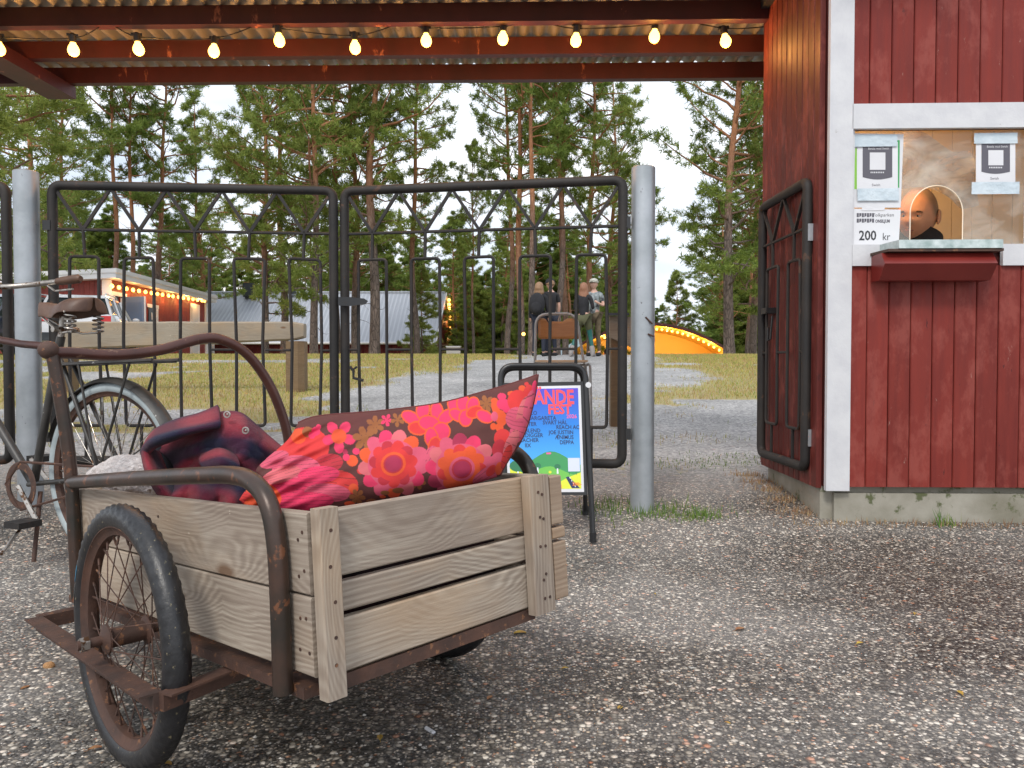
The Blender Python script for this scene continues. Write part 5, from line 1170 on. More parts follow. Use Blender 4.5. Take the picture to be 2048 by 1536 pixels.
# ================================================================ TIMBER BARRIER + RIGHT POST TABLE
Yb = 8.7
bar_ = thing('timber_barrier', 'grey weathered timber rail on squared posts across the grass behind the gate', 'barrier', (at(592, 785, Yb).x, Yb, gnd(0, Yb)))
mb = MB(); th = .13
pr = [at(100, 700, Yb), at(600, 679, Yb), at(607, 672, Yb), at(608, 650, Yb), at(603, 643, Yb), at(100, 643, Yb)]
rows = []
for k in range(26):
    s_ = k / 25; x0 = 100 + 507 * s_; yb_ = 701 - 22 * s_ + 1.5 * noise.noise(Vector((s_ * 9, 0, 0))); yt_ = 643 + 1.2 * noise.noise(Vector((s_ * 9, 4, 0)))
    if k == 25: yb_ -= 4; yt_ += 4
    b3_, t3_ = at(x0, yb_, Yb), at(x0, yt_, Yb); e_ = .018
    rows.append([b3_ + Vector((0, e_, 0)), b3_ + Vector((0, 0, e_)), t3_ - Vector((0, 0, e_)), t3_ + Vector((0, e_, 0)), t3_ + Vector((0, th - e_, 0)), t3_ + Vector((0, th, -e_)), b3_ + Vector((0, th, e_)), b3_ + Vector((0, th - e_, 0)), b3_ + Vector((0, e_, 0))])
mb.grid(rows); mb.add(rows[-1][:8], [tuple(range(8))]); o = part('rail', mb, M['wood3'], bar_)
for px_ in (592, 128):
    c_ = at(px_, 730, Yb + .075); z0_ = gnd(c_.x, c_.y) - .08; z1_ = at(px_, 682 if px_ > 300 else 698, Yb).z
    part('post', MB().prism([Vector((c_.x - .10, Yb + .02, z0_)), Vector((c_.x + .04, Yb + .005, z0_)), Vector((c_.x + .10, Yb + .06, z0_)), Vector((c_.x + .10, Yb + .2, z0_)), Vector((c_.x - .10, Yb + .2, z0_))], (0, 0, z1_ - z0_)), M['wood4'], bar_)
Yt = 6.3
tb = thing('wooden_stand', 'brown wooden stand with a dark lid behind the right stile of the gate', 'stand', (at(1238, 865, Yt).x, Yt, gnd(0, Yt)))
c_ = at(1240, 700, Yt + .05); gz2 = gnd(c_.x, Yt + .05)
part('post', MB().prism([Vector((at(1222, 800, Yt).x, Yt, gz2 - .03)), Vector((at(1250, 800, Yt).x, Yt, gz2 - .03)), Vector((at(1250, 800, Yt).x, Yt + .12, gz2 - .03)), Vector((at(1222, 800, Yt).x, Yt + .12, gz2 - .03))], (0, 0, at(1240, 634, Yt).z - gz2 + .03)), M['wood4'], tb)
part('board', MB().prism([at(1219, 674, Yt - .03), at(1262, 694, Yt - .03), at(1262, 634, Yt - .03), at(1219, 632, Yt - .03)], (0, .025, 0)), M['wood3'], tb)
part('lid', MB().prism([at(1210, 631, Yt - .12), at(1258, 631, Yt - .12), at(1258, 631, Yt + .2) , at(1214, 631, Yt + .2)], (0, 0, .022)), M['darktrim'], tb)

# ================================================================ GROUND DETAILS
leafm = paint('yellow_leaf', (.42, .30, .04), (.35, .18, .05), 60, .7, .1); leafb = paint('brown_leaf', (.22, .09, .04), (.30, .15, .06), 60, .7, .1)
def leafy(px, py, s, a, mat, label, grp=None):
    P_ = GP(px, py); R_ = Matrix.Rotation(a, 3, 'Z'); mb = MB(); n_ = 7; rows = []
    for i in range(n_):
        t_ = i / (n_ - 1); w_ = s * .28 * sin(pi * (t_ * .9 + .05)) ** .8
        rows.append([P_ + R_ @ Vector(((t_ - .5) * s, y_ * w_, .0035 + .12 * s * abs(y_) + .08 * s * sin(t_ * 3))) for y_ in (-1, 0, 1)])
    mb.grid(rows); mb.tube([rows[0][1], rows[0][1] - R_ @ Vector((s * .3, 0, 0))], .0006, 4)
    o = single('leaf', mb, mat, label, 'leaf', grp)
for q in ((1040, 1270, .034, .1, leafm, 'yellow narrow leaf lying on the asphalt right of the cart corner post'), (1480, 1262, .03, .4, leafb, 'brown leaf on the asphalt below the white corner board'), (190, 1502, .024, .5, leafb, 'brown leaf beside the tyre at the lower left'), (335, 1532, .02, -.4, leafm, 'yellow leaf scrap at the bottom edge right of the tyre')): leafy(*q)
for (x_, y_) in ((1190, 1130), (1310, 1190), (1560, 1340), (760, 1480), (1720, 1290), (1240, 1420), (980, 1400), (1830, 1230), (1380, 1120), (1605, 1180), (1455, 1450), (1920, 1390), (50, 1380), (1130, 1340)): leafy(x_, y_, .012 + .01 * RS.rand(), RS.rand() * 3, leafb if RS.rand() > .4 else leafm, 'tiny withered leaf on the asphalt', 'tiny withered leaves on the asphalt')
P_ = GP(852, 1460); P3 = GP(868, 1470); mb = MB(); mb.tube([P_ + Vector((0, 0, .004)), P3 + Vector((0, 0, .004))], [.0042, .0042], 8); single('cigarette_butt', mb, M['paper'], 'white cigarette butt on the asphalt in the foreground', 'cigarette butt')
P_ = GP(98, 1338); mb = MB(); mb.ball(P_ + Vector((0, 0, .008)), (.014, .011, .010), 12, 8); mb.v = [tuple(Vector(v) + Vector((0, 0, .0025 * noise.noise(Vector(v) * 160)))) for v in mb.v]; single('walnut_shell', mb, paint('tan_shell', (.36, .18, .07), (.45, .26, .12), 50, .8, .8), 'tan rounded shell on the asphalt left of the cart wheel', 'nut shell', smooth=True)

# plants at the feet of post and booth
M['straw'] = grassmat('brown_straw', [(.2, (.18, .10, .06)), (.5, (.30, .19, .11)), (.8, (.36, .27, .14))])
pb = pRb
tufts('weed_tuft', [(pb.x + .0, pb.y - .10, .13, .05), (pb.x + .12, pb.y - .02, .12, .06), (pb.x - .15, pb.y + .05, .08, .08), (pb.x + .22, pb.y - .12, .06, .03)], 170, .2, (.008, .06), 'green weeds growing round the foot of the gate post beside the passage', 21)
tufts('weed_tuft', [(fp(s_, 0, .05).x, fp(s_, 0, .05).y, .10, .02) for s_ in (.02, .2, .4, .6, .8, 1.0, 1.15)], 70, .1, (.005, .035), 'thin dry grass along the concrete foot under the ticket window', 22, M['straw'])
tufts('weed_tuft', [(fp(.5, 0, .05).x, fp(.5, 0, .05).y, .02, .015), (fp(1.05, 0, .05).x, fp(1.05, 0, .05).y, .03, .015)], 40, .1, (.03, .09), 'green grass tuft against the booth foot', 25)
tufts('weed_tuft', [(sp(s_, 0, .06).x, sp(s_, 0, .06).y, .05, .04) for s_ in (.1, .3, .5, .7, .9)], 150, .1, (.005, .035), 'dry grass along the side foot of the booth', 23, M['straw'])
tufts('weed_tuft', [(at(px_, 900, y_).x, y_, .2, .10) for px_, y_ in ((1440, 4.7), (1490, 4.9), (1390, 4.6))], 190, .1, (.005, .025), 'low moss and grass by the end of the booth side wall', 24)
# ================================================================ RED BUILDING (left, behind)
def boardsheet(mb, P, Q, z0, z1, bw=.12, th=.02):
    """vertical board cladding as one run of proud boards"""
    d = Q - P; n = max(1, int(d.length / bw)); nn = Vector((d.y, -d.x, 0)).normalized()
    return d, n, nn
rb = thing('red_outbuilding', 'red boarded service building with white fascia, blue open door and a row of lit bulbs', 'building', (-13, 25, .5))
C0 = at(222, 600, 22); C0 = Vector((C0.x, 22, 0)); C1 = Vector((at(409, 600, 29.5).x, 29.5, 0)); CL = Vector((-22.5, 25.6, 0))
zt0 = at(222, 556, 22).z; zt1 = at(409, 602, 29.5).z; zbb = .15
M['redfar'] = redpaint('red_building_boards', (.20, .030, .025), (.26, .045, .035), .5, .75); M['whitefar'] = flat('white_fascia_paint', (.72, .72, .74), .5)
M['bluedoor'] = flat('blue_grey_door_paint', (.16, .23, .36), .5); M['darkin'] = flat('dark_interior', (.05, .04, .035), .8)
def wallboards(parent, P, Q, z0, z1a, z1b, n, mat, skip=None, nm='plank', th=.03):
    nn = Vector(((Q - P).y, -(Q - P).x, 0)).normalized()
    for i in range(n):
        f0, f1 = i / n, (i + 1) / n - .06 / n; a_, b_ = P.lerp(Q, f0), P.lerp(Q, f1); za, zb_2 = z1a + (z1b - z1a) * f0, z1a + (z1b - z1a) * f1
        zz0 = z0
        if skip and skip[0] < (f0 + f1) / 2 < skip[1]: zz0 = skip[2]
        mb = MB(); mb.hexa([a_ + Vector((0, 0, zz0)), b_ + Vector((0, 0, zz0)), b_ + Vector((0, 0, zz0)) - nn * th, a_ + Vector((0, 0, zz0)) - nn * th], [a_ + Vector((0, 0, za)), b_ + Vector((0, 0, zb_2)), b_ + Vector((0, 0, zb_2)) - nn * th, a_ + Vector((0, 0, za)) - nn * th])
        part(nm, mb, mat, parent)
wallboards(rb, CL, C0, zbb, zt0 + .05, zt0, 60, M['redfar'])
def f_at(px):   # fraction along side wall at pixel column
    k_ = (px - 1024) / F; d = C1 - C0; t = (k_ * C0.y - C0.x) / (d.x - k_ * d.y); return t
fo0, fo1 = f_at(228), f_at(243)
wallboards(rb, C0, C1, zbb, zt0, zt1, 56, M['redfar'], (fo0, fo1, at(235, 590, 22.5).z))
sdr = (C1 - C0).normalized(); snr = Vector((sdr.y, -sdr.x, 0))
def sw(px, py, off=0): return onplane(px, py, C0 + snr * off, snr)
def swq(pts, off, mat, nm, th=.03): return part(nm, MB().prism([sw(*q, off) for q in pts], snr * th), mat, rb)
# body behind, roof
inner = MB(); inner.prism([Vector((q.x, q.y, zbb)) for q in (C0 - snr * .04 + Vector((-.05, .05, 0)), C1 - snr * .04, C1 + Vector((-9, 0, 0)), CL + Vector((0, .1, 0)))], (0, 0, 2.0)); part('wall', inner, M['darkin'], rb)
E0, E1_, E2, E3 = C0 + Vector((.35, -.4, 0)), C1 + Vector((.35, .3, 0)), C1 + Vector((-10, .3, 0)), CL + Vector((-.3, -.4, 0))
za_, zb1_ = zt0 - .04, zt1 - .04
zf = .24
mb = MB(); mb.hexa([E0 + Vector((0, 0, za_)), E1_ + Vector((0, 0, zb1_)), E2 + Vector((0, 0, zb1_)), E3 + Vector((0, 0, za_))], [E0 + Vector((0, 0, za_ + zf)), E1_ + Vector((0, 0, zb1_ + zf)), E2 + Vector((0, 0, zb1_ + zf)), E3 + Vector((0, 0, za_ + zf))]); part('roof', mb, M['whitefar'], rb)
mb = MB(); mb.hexa([q + o_ + Vector((0, 0, z_)) for q, o_, z_ in ((E0, Vector((.04, -.04, 0)), za_ + zf * .62), (E1_, Vector((.04, 0, 0)), zb1_ + zf * .62), (E2, Vector((0, 0, 0)), zb1_ + zf * .62), (E3, Vector((0, -.04, 0)), za_ + zf * .62))], [q + o_ + Vector((0, 0, z_)) for q, o_, z_ in ((E0, Vector((.04, -.04, 0)), za_ + zf + .03), (E1_, Vector((.04, 0, 0)), zb1_ + zf + .03), (E2, Vector((0, 0, 0)), zb1_ + zf + .03), (E3, Vector((0, -.04, 0)), za_ + zf + .03))]); part('fascia_board', mb, M['whitefar'], rb)
part('corner_board', MB().prism([C0 + Vector((-.24, -.03, zbb)), C0 + Vector((.03, -.03, zbb)), C0 + Vector((.03, -.03, zt0 - .05)), C0 + Vector((-.24, -.03, zt0 - .05))], (0, .02, 0)), M['whitefar'], rb)
swq([(223, 730), (228, 730), (228, 590), (223, 590)], .01, M['whitefar'], 'door_frame'); swq([(241, 730), (245, 728), (245, 596), (241, 596)], .01, M['whitefar'], 'door_frame'); swq([(223, 590), (252, 596), (252, 588), (223, 582)], .02, M['whitefar'], 'door_frame')
# open blue door leaf standing out from the wall
dh = sw(248, 700, .02); dh.z = 0; dw = Vector((.72, -.22, 0)); 
dz1 = at(272, 594, dh.y).z
door = part('door', MB().prism([dh + Vector((0, 0, .55)), dh + dw + Vector((0, 0, .55)), dh + dw + Vector((0, 0, dz1)), dh + Vector((0, 0, dz1))], (0.01, .045, 0)), M['bluedoor'], rb)
for (u0, u1, v0, v1) in ((.15, .85, .60, .92), (.15, .46, .30, .54), (.54, .85, .30, .54), (.15, .46, .05, .26), (.54, .85, .05, .26)):
    z_0, z_1 = .55 + (dz1 - .55) * v0, .55 + (dz1 - .55) * v1
    part('door_panel', MB().prism([dh + dw * u0 + Vector((0, -.004, z_0)), dh + dw * u1 + Vector((0, -.004, z_0)), dh + dw * u1 + Vector((0, -.004, z_1)), dh + dw * u0 + Vector((0, -.004, z_1))], (0, -.014, 0)), flat('blue_panel', (.13, .20, .33), .45), door)
part('door_edge', MB().prism([dh + dw + Vector((.001, -.01, .55)), dh + dw + Vector((.03, -.01, .55)), dh + dw + Vector((.03, -.01, dz1)), dh + dw + Vector((.001, -.01, dz1))], (0, .05, 0)), M['whitefar'], door)
swq([(296, 716), (312, 714), (312, 617), (296, 614)], .0, M['carglass'], 'window'); swq([(294, 614), (316, 618), (316, 611), (294, 607)], .02, M['whitefar'], 'window_frame'); swq([(311, 716), (315, 715), (315, 616), (311, 616)], .012, M['whitefar'], 'window_frame')
swq([(303, 640), (309, 641), (309, 626), (303, 625)], .035, M['paper'], 'paper_notice', .004)
swq([(380, 714), (398, 713), (398, 610), (380, 606)], .01, M['whitefar'], 'door_frame'); swq([(383, 713), (395, 712), (395, 617), (383, 613)], .045, flat('white_door_paint', (.62, .62, .62), .5), 'white_door')
part('corner_board', MB().prism([C1 + Vector((.0, .0, zbb)), C1 + Vector((.04, .0, zbb)), C1 + Vector((.04, .0, zt1 - .06)), C1 + Vector((.0, .0, zt1 - .06))], (0, .2, 0)), M['whitefar'], rb)
fence_ = thing('white_screen', 'low white board screen between the red building and the long shed', 'screen', at(418, 700, 30.5))
for i in range(4): part('plank', MB().prism([at(401 + i * 7, 735, 30.5), at(407.2 + i * 7, 735, 30.5), at(407.2 + i * 7, 688, 30.5), at(401 + i * 7, 688, 30.5)], (0, .04, 0)), M['whitefar'], fence_)
def bulbline(name, label, pts, cabr, r, owner_loc, cable=True, mat=None):
    t = thing(name, label, 'string lights', owner_loc)
    if cable: part('cable', MB().tube([p_ + Vector((0, 0, r * 1.1)) for p_ in pts], cabr, 5), M['wire'], t)
    me = mesh_of('bulb', MB().ball((0, 0, 0), (r * .85, r * .85, r), 8, 6), mat or M['bulbfar'], smooth=2)
    for p_ in pts:
        o = bpy.data.objects.new('bulb', me); COL.objects.link(o); o.parent = t; o.location = p_ - Vector(owner_loc)
    return t
pxs = [224, 238, 253, 266, 278, 291, 303, 315, 325, 337, 346, 357, 367, 377, 386, 395, 404, 409]
pts = [sw(x_, 572 + (602 - 572) * ((x_ - 224) / 186) ** .9, .18) for x_ in pxs]
bulbline('string_light', 'string of lit bulbs under the white fascia of the red outbuilding', pts, .008, .062, pts[0])

# ================================================================ LONG SHED
sh = thing('long_shed', 'long low dark red shed under a pale grey corrugated metal roof', 'building', (-10, 40, -.4))
Xr = at(868, 685, 36).x; zE = at(868, 685, 36).z; zRg = at(890, 586, 40).z; Xg = at(890, 586, 40).x; Xl = -19.5
m, nt, p, o = newmat('pale_metal_roof'); g = G(nt); x_s = g.xyz()[0]; st = g.ramp(g.m('SINE', g.m('MULTIPLY', x_s, 31.)), [(0, 0.), (1, 1.)])
c = g.mix(st, (.30, .32, .36), (.38, .40, .44)); c = g.mix(g.ramp(g.noise(1.2, 5, .7, g.map((1, .4, .4))), [(.5, 0.), (.8, .4)]), c, (.24, .25, .27)); g.l(c, p.inputs['Base Color']); p.inputs['Roughness'].default_value = .45; p.inputs['Metallic'].default_value = .15; M['shedroof'] = m
xs2 = np.arange(Xl, Xr + .1, .10); n2_ = len(xs2)
G1 = [[Vector((x + (Xg - Xr) * k / 2, 36 + 2 * k, zE + (zRg - zE) * k / 2 + (.018 if i % 2 else 0))) for k in (0, 1, 2)] for i, x in enumerate(xs2)]
part('roof_sheet', MB().grid(G1), M['shedroof'], sh)
G2 = [[Vector((x + (Xg - Xr) - (Xg - Xr) * k * -.3, 40 + 2 * k, zRg - (zRg - zE) * k / 2)) for k in (0, 1, 2)] for i, x in enumerate(xs2[::6])]
part('roof_sheet', MB().grid(G2), M['shedroof'], sh)
part('ridge_cap', MB().tube([(Xl, 40, zRg + .02), (Xg, 40, zRg + .02)], .07, 6), M['shedroof'], sh)
part('eave_gutter', MB().tube([(Xl, 35.95, zE - .03), (Xr, 35.95, zE - .03)], .06, 6), M['whitefar'], sh)
wallboards(sh, Vector((Xl, 36.5, 0)), Vector((Xr - .4, 36.5, 0)), -1., zE + .1, zE + .1, 90, redpaint('shed_boards', (.11, .014, .02), (.15, .022, .028), .6, .8))
# gable
gxf = lambda y: Xr + (y - 36) / 8 * .27 - .07
for i in range(22):
    y0, y1 = 36.5 + i * 7 / 22, 36.5 + (i + 1) * 7 / 22 - .02; zz = lambda y: zE + (zRg - zE) * (1 - abs(y - 40) / 4) - .12
    mb = MB(); ga_, gb_ = gxf(y0), gxf(y1); mb.hexa([(ga_, y0, -1), (ga_ + .03, y0, -1), (gb_ + .03, y1, -1), (gb_, y1, -1)], [(ga_, y0, zz(y0)), (ga_ + .03, y0, zz(y0)), (gb_ + .03, y1, zz(y1)), (gb_, y1, zz(y1))]); part('plank', mb, M['redfar'], sh)
for s_ in (-1, 1):
    P_, Q_ = Vector((Xg + .06, 40, zRg)), Vector((Xr + (.06 if s_ < 0 else .2), 40 + 4 * s_, zE)); mb = MB(); mb.hexa([P_ - Vector((0, 0, .16)), P_ + Vector((.04, 0, -.16)), Q_ + Vector((.04, 0, -.16)), Q_ - Vector((0, 0, .16))], [P_ + Vector((0, 0, .02)), P_ + Vector((.04, 0, .02)), Q_ + Vector((.04, 0, .02)), Q_ + Vector((0, 0, .02))]); part('barge_board', mb, M['whitefar'], sh)
for x_ in (-3.9, -4.35): part('porch_post', MB().box((at(860 if x_ > -4 else 872, 700, 36.1).x, 36.1, .2), (.12, .12, 3.0)), M['whitefar'], sh)
P_, Q_ = Vector((Xg + .2, 40.1, zRg - .35)), at(903, 693, 43.8)
bulbline('string_light', 'string of lit bulbs down the gable edge of the long shed', [P_.lerp(Q_, i / 12) for i in range(13)], .01, .085, P_)
for (px_, w_, h_) in ((500, .55, .7), (582, .4, .35)):
    c_ = at(px_, 583, 39.6); part('chimney', MB().box((c_.x, 39.6, zRg + .1), (w_, w_, h_)), M['darktrim'], sh)
def blight(t, P, e, col=(1, .5, .16)):
    ld = bpy.data.lights.new('bulb_light', 'POINT'); ld.energy = e; ld.color = col; ld.shadow_soft_size = .06; lo = bpy.data.objects.new('bulb_light', ld); COL.objects.link(lo); lo.location = P
for k in (1, 5, 9): blight(None, P_.lerp(Q_, k / 12) + Vector((.12, 0, -.1)), 14)
for k in (0, 3, 6, 9, 12, 15): blight(None, pts[k] + snr * .1 - Vector((0, 0, .08)), 9)
bx_ = thing('white_crate', 'pale grey box standing right of the long shed', 'box', at(907, 712, 30)); part('body', MB().box(at(907, 703, 30) + Vector((0, 0, -.15)), (.52, .5, .65)), flat('pale_panel', (.5, .48, .46), .6), bx_); part('lid', MB().box(at(907, 703, 30) + Vector((0, 0, .19)), (.56, .54, .03)), M['whitefar'], bx_)
# picnic table
def picnic(px, py, Y, label):
    c_ = at(px, py, Y); t = thing('picnic_table', label, 'picnic table', c_); z0 = c_.z
    for k in range(4): part('table_plank', MB().box(c_ + Vector((0, -.3 + .2 * k, .0)), (1.9, .17, .04)), M['wood4'], t)
    for s_ in (-1, 1):
        part('bench_plank', MB().box(c_ + Vector((0, .72 * s_, -.28)), (1.9, .22, .04)), M['wood4'], t)
        for k in (-1, 1): part('leg', MB().tube([c_ + Vector((.65 * k, .25 * s_, -.02)), c_ + Vector((.65 * k, .75 * s_, -.75))], .035, 4, sq=True), M['wood4'], t)
    for k in (-1, 1): part('cross_beam', MB().box(c_ + Vector((.65 * k, 0, -.33)), (.04, 1.6, .1)), M['wood4'], t)
picnic(856, 691, 31, 'dark wooden picnic table in front of the long shed gable')

# ================================================================ STAGE (yellow arched band shell)
st_ = thing('band_shell', 'yellow arched band shell with a dark rim and lit bulbs along its arch', 'stage', at(1290, 720, 44))
YS0 = 42.0
def arcpt(px): return at(px, 651 + 47 * ((px - 1300) / 148.) ** 2, YS0)
pa = [arcpt(1096 + (1449 - 1096) * i / 40) for i in range(41)]
m, nt, p, o = newmat('yellow_stage_paint'); g = G(nt); g.l(g.ramp(g.noise(.6, 4, .5), [(.3, (.80, .47, .07)), (.7, (.84, .52, .10))]), p.inputs['Base Color']); p.inputs['Roughness'].default_value = .5; M['stage'] = m
DV = Vector((.35, 3.2, -.25))
part('arch_soffit', MB().grid([[q, q + DV] for q in pa]), M['stage'], st_, 2)
top = [[q + Vector((0, -.06, .02)), q + Vector((0, -.06, .16)), q + DV + Vector((0, 0, .14))] for q in pa]
o = part('arch_roof', MB().grid([[r[1], r[2]] for r in top]), flat('pale_blue_roof', (.42, .58, .68), .5), st_, 2)
part('arch_rim', MB().grid([[r[0], r[1]] for r in top]), M['redbeam'], st_)
part('rear_wall', MB().grid([[q + DV * .97, Vector((q.x + DV.x * .97, q.y + DV.y * .97, -1.6))] for q in pa]), M['stage'], st_)
part('side_wall', MB().grid([[pa[-1] + DV * k, Vector((pa[-1].x + DV.x * k, pa[-1].y + DV.y * k, -1.6))] for k in (0, .5, 1)]), M['stage'], st_)
part('stage_floor', MB().prism([Vector((pa[0].x, YS0, -1.45)), Vector((pa[-1].x, YS0, -1.45)), Vector((pa[-1].x + .3, YS0 + 3.2, -1.45)), Vector((pa[0].x + .3, YS0 + 3.2, -1.45))], (0, 0, .5)), M['wood3'], st_)
part('stripe', MB().prism([at(1094, 716, YS0 - 1), at(1128, 716, YS0 - 1), at(1162, 690, YS0 - 1), at(1160, 676, YS0 - 1)], (0, .1, 0)), flat('pale_blue_panel', (.5, .64, .74), .5), st_)
bp = [arcpt(x_) + Vector((0, .25, -.17)) for x_ in np.linspace(1200, 1441, 24)]
bulbline('string_light', 'string of lit bulbs under the arch of the yellow band shell', bp, .01, .075, bp[0])
for k in range(1, 24, 4): blight(None, bp[k] + Vector((0, .15, -.12)), 42, (1, .62, .25))
lb = thing('path_lamp', 'small lit lamp on a tree trunk left of the people', 'lamp', at(1047, 668, 24)); part('shade', MB().disc_rev(at(1047, 664, 24), (0, 0, 1), [(0, .05), (.09, 0), (.085, 0), (0, .045)], 12), M['redbeam'], lb); part('bulb', MB().ball(at(1047, 668, 24), .055, 8, 6), M['bulbfar'], lb, True)

# ================================================================ CARS
def make_car(name, label, col, loc, rz, dark=False):
    t = thing(name, label, 'car', loc, 'parked cars'); t.rotation_euler = (0, 0, rz); ORG[t.name] = Vector((0, 0, 0))
    body_m, nt, p, o = newmat(name + '_paint'); p.inputs['Base Color'].default_value = (*col, 1); p.inputs['Roughness'].default_value = .3; p.inputs['Coat Weight'].default_value = 1
    # sections along x (front +x): x, half width low, z low, z belt, half width belt
    S = [(-2.12, .62, .38, .62, .70), (-2.08, .80, .26, .95, .80), (-1.9, .86, .22, 1.0, .84), (-1.0, .88, .20, .98, .87), (0, .88, .20, .95, .87), (.9, .88, .20, .92, .86), (1.5, .86, .22, .84, .80), (1.95, .80, .26, .72, .70), (2.12, .60, .34, .58, .50)]
    rows = []
    for x, wl, zl, zb_, wb in S:
        rows.append([Vector((x, y_ * k_[0], k_[1])) for y_, k_ in ((-1, (wl * .8, zl)), (-1, (wl, zl + .12)), (-1, (max(wl, wb) + .01, (zl + zb_) / 2)), (-1, (wb, zb_ - .03)), (-1, (wb * .85, zb_)), (0, (0, zb_ + .02)), (1, (wb * .85, zb_)), (1, (wb, zb_ - .03)), (1, (max(wl, wb) + .01, (zl + zb_) / 2)), (1, (wl, zl + .12)), (1, (wl * .8, zl)), (0, (0, zl)))])
    mb = MB().grid([r + [r[0]] for r in rows]); mb.add(rows[0], [tuple(range(12))]); mb.add(rows[-1], [tuple(range(12))]); o = part('body', mb, body_m, t, 2); 
    R = [(-2.02, .80, .97), (-1.72, .66, 1.38), (-1.3, .62, 1.46), (-.2, .62, 1.48), (.35, .64, 1.40), (1.02, .76, .93)]
    def shell(k, zoff, mat, nm, i0=0, i1=6):
        rows = [[Vector((x * k, -w_ * k - (0 if z < 1 else 0), z - zoff)), Vector((x * k, -w_ * k * .93, z - zoff + .02)), Vector((x * k, 0, z + .035 - zoff)), Vector((x * k, w_ * k * .93, z - zoff + .02)), Vector((x * k, w_ * k, z - zoff))] for x, w_, z in R[i0:i1]]
        return part(nm, MB().grid(rows), mat, t, 2)
    # greenhouse glass: hexa between belt and roof
    gm_ = MB(); low = [(-2.0, .80, .96), (1.02, .78, .92)]
    gm_.hexa([(-1.98, -.80, .94), (1.0, -.79, .90), (1.0, .79, .90), (-1.98, .80, .94)], [(-1.68, -.62, 1.41), (.32, -.62, 1.41), (.32, .62, 1.41), (-1.68, .62, 1.41)]); part('window', gm_, M['carglass'], t)
    part('roof', MB().hexa([(-1.74, -.655, 1.39), (.38, -.655, 1.39), (.38, .655, 1.39), (-1.74, .655, 1.39)], [(-1.6, -.58, 1.47), (.15, -.58, 1.48), (.15, .58, 1.48), (-1.6, .58, 1.47)]), body_m, t)
    for s_ in (-1, 1):
        for (xa, xb) in ((-1.98, -1.70), (-.85, -.80), (.1, .12), (1.0, .33)):
            part('pillar', MB().tube([(xa, .80 * s_, .93), (xb, .63 * s_, 1.42)], .04, 4), body_m, t)
        part('roof_rail', MB().tube([(-1.5, .58 * s_, 1.49), (-1.4, .58 * s_, 1.53), (0, .58 * s_, 1.54), (.1, .58 * s_, 1.50)], .015, 6), M['whitefar'], t)
        part('tail_light', MB().box((-2.06, .68 * s_, .86), (.12, .24, .15)), flat('tail_red', (.6, .02, .02), .2), t)
        part('headlight', MB().box((1.98, .60 * s_, .62), (.2, .28, .13)), flat('headlight_glass', (.6, .65, .7), .1), t)
        part('door_mirror', MB().ball((.75, .95 * s_, .98), (.07, .1, .06), 8, 6), body_m, t, True)
        for x_ in (-1.3, 1.32):
            w_ = thing_child('wheel', t, (0, 0, 0)); part('tyre', MB().disc_rev((x_, .80 * s_, .31), (0, 1, 0), [(.2, -.1), (.30, -.1), (.315, -.07), (.315, .07), (.30, .1), (.2, .1)], 24), M['rubber'], w_, True); part('rim', MB().disc_rev((x_, .80 * s_, .31), (0, 1, 0), [(0, .085 * s_), (.05, .09 * s_), (.19, .07 * s_), (.21, .09 * s_)], 20), M['steel'], w_, True)
    part('bumper', MB().box((-2.10, 0, .42), (.12, 1.5, .2)), M['darktrim'], t); part('bumper', MB().box((2.08, 0, .38), (.12, 1.3, .2)), M['darktrim'], t)
    for x_ in (-2.165, 2.15):
        part('licence_plate', MB().box((x_, 0, .56), (.012, .52, .11)), M['paper'], t); part('plate_band', MB().box((x_ * 1.001 + (.002 if x_ > 0 else -.002), .235 * (1 if x_ > 0 else -1) , .56), (.014, .05, .108)), flat('plate_blue', (.02, .06, .5), .4), t)
    return t
c_ = at(138, 690, 19.5); make_car('parked_car', 'white parked hatchback seen from behind, beside the red outbuilding', (.72, .72, .74), (c_.x, 20.6, gnd(0, 20)), rad(90 + 18))
c_ = at(-66, 690, 17.5); make_car('parked_car', 'dark blue parked car cut off by the left picture edge', (.012, .016, .03), (c_.x, 18.6, gnd(0, 18)), rad(-90 - 8))

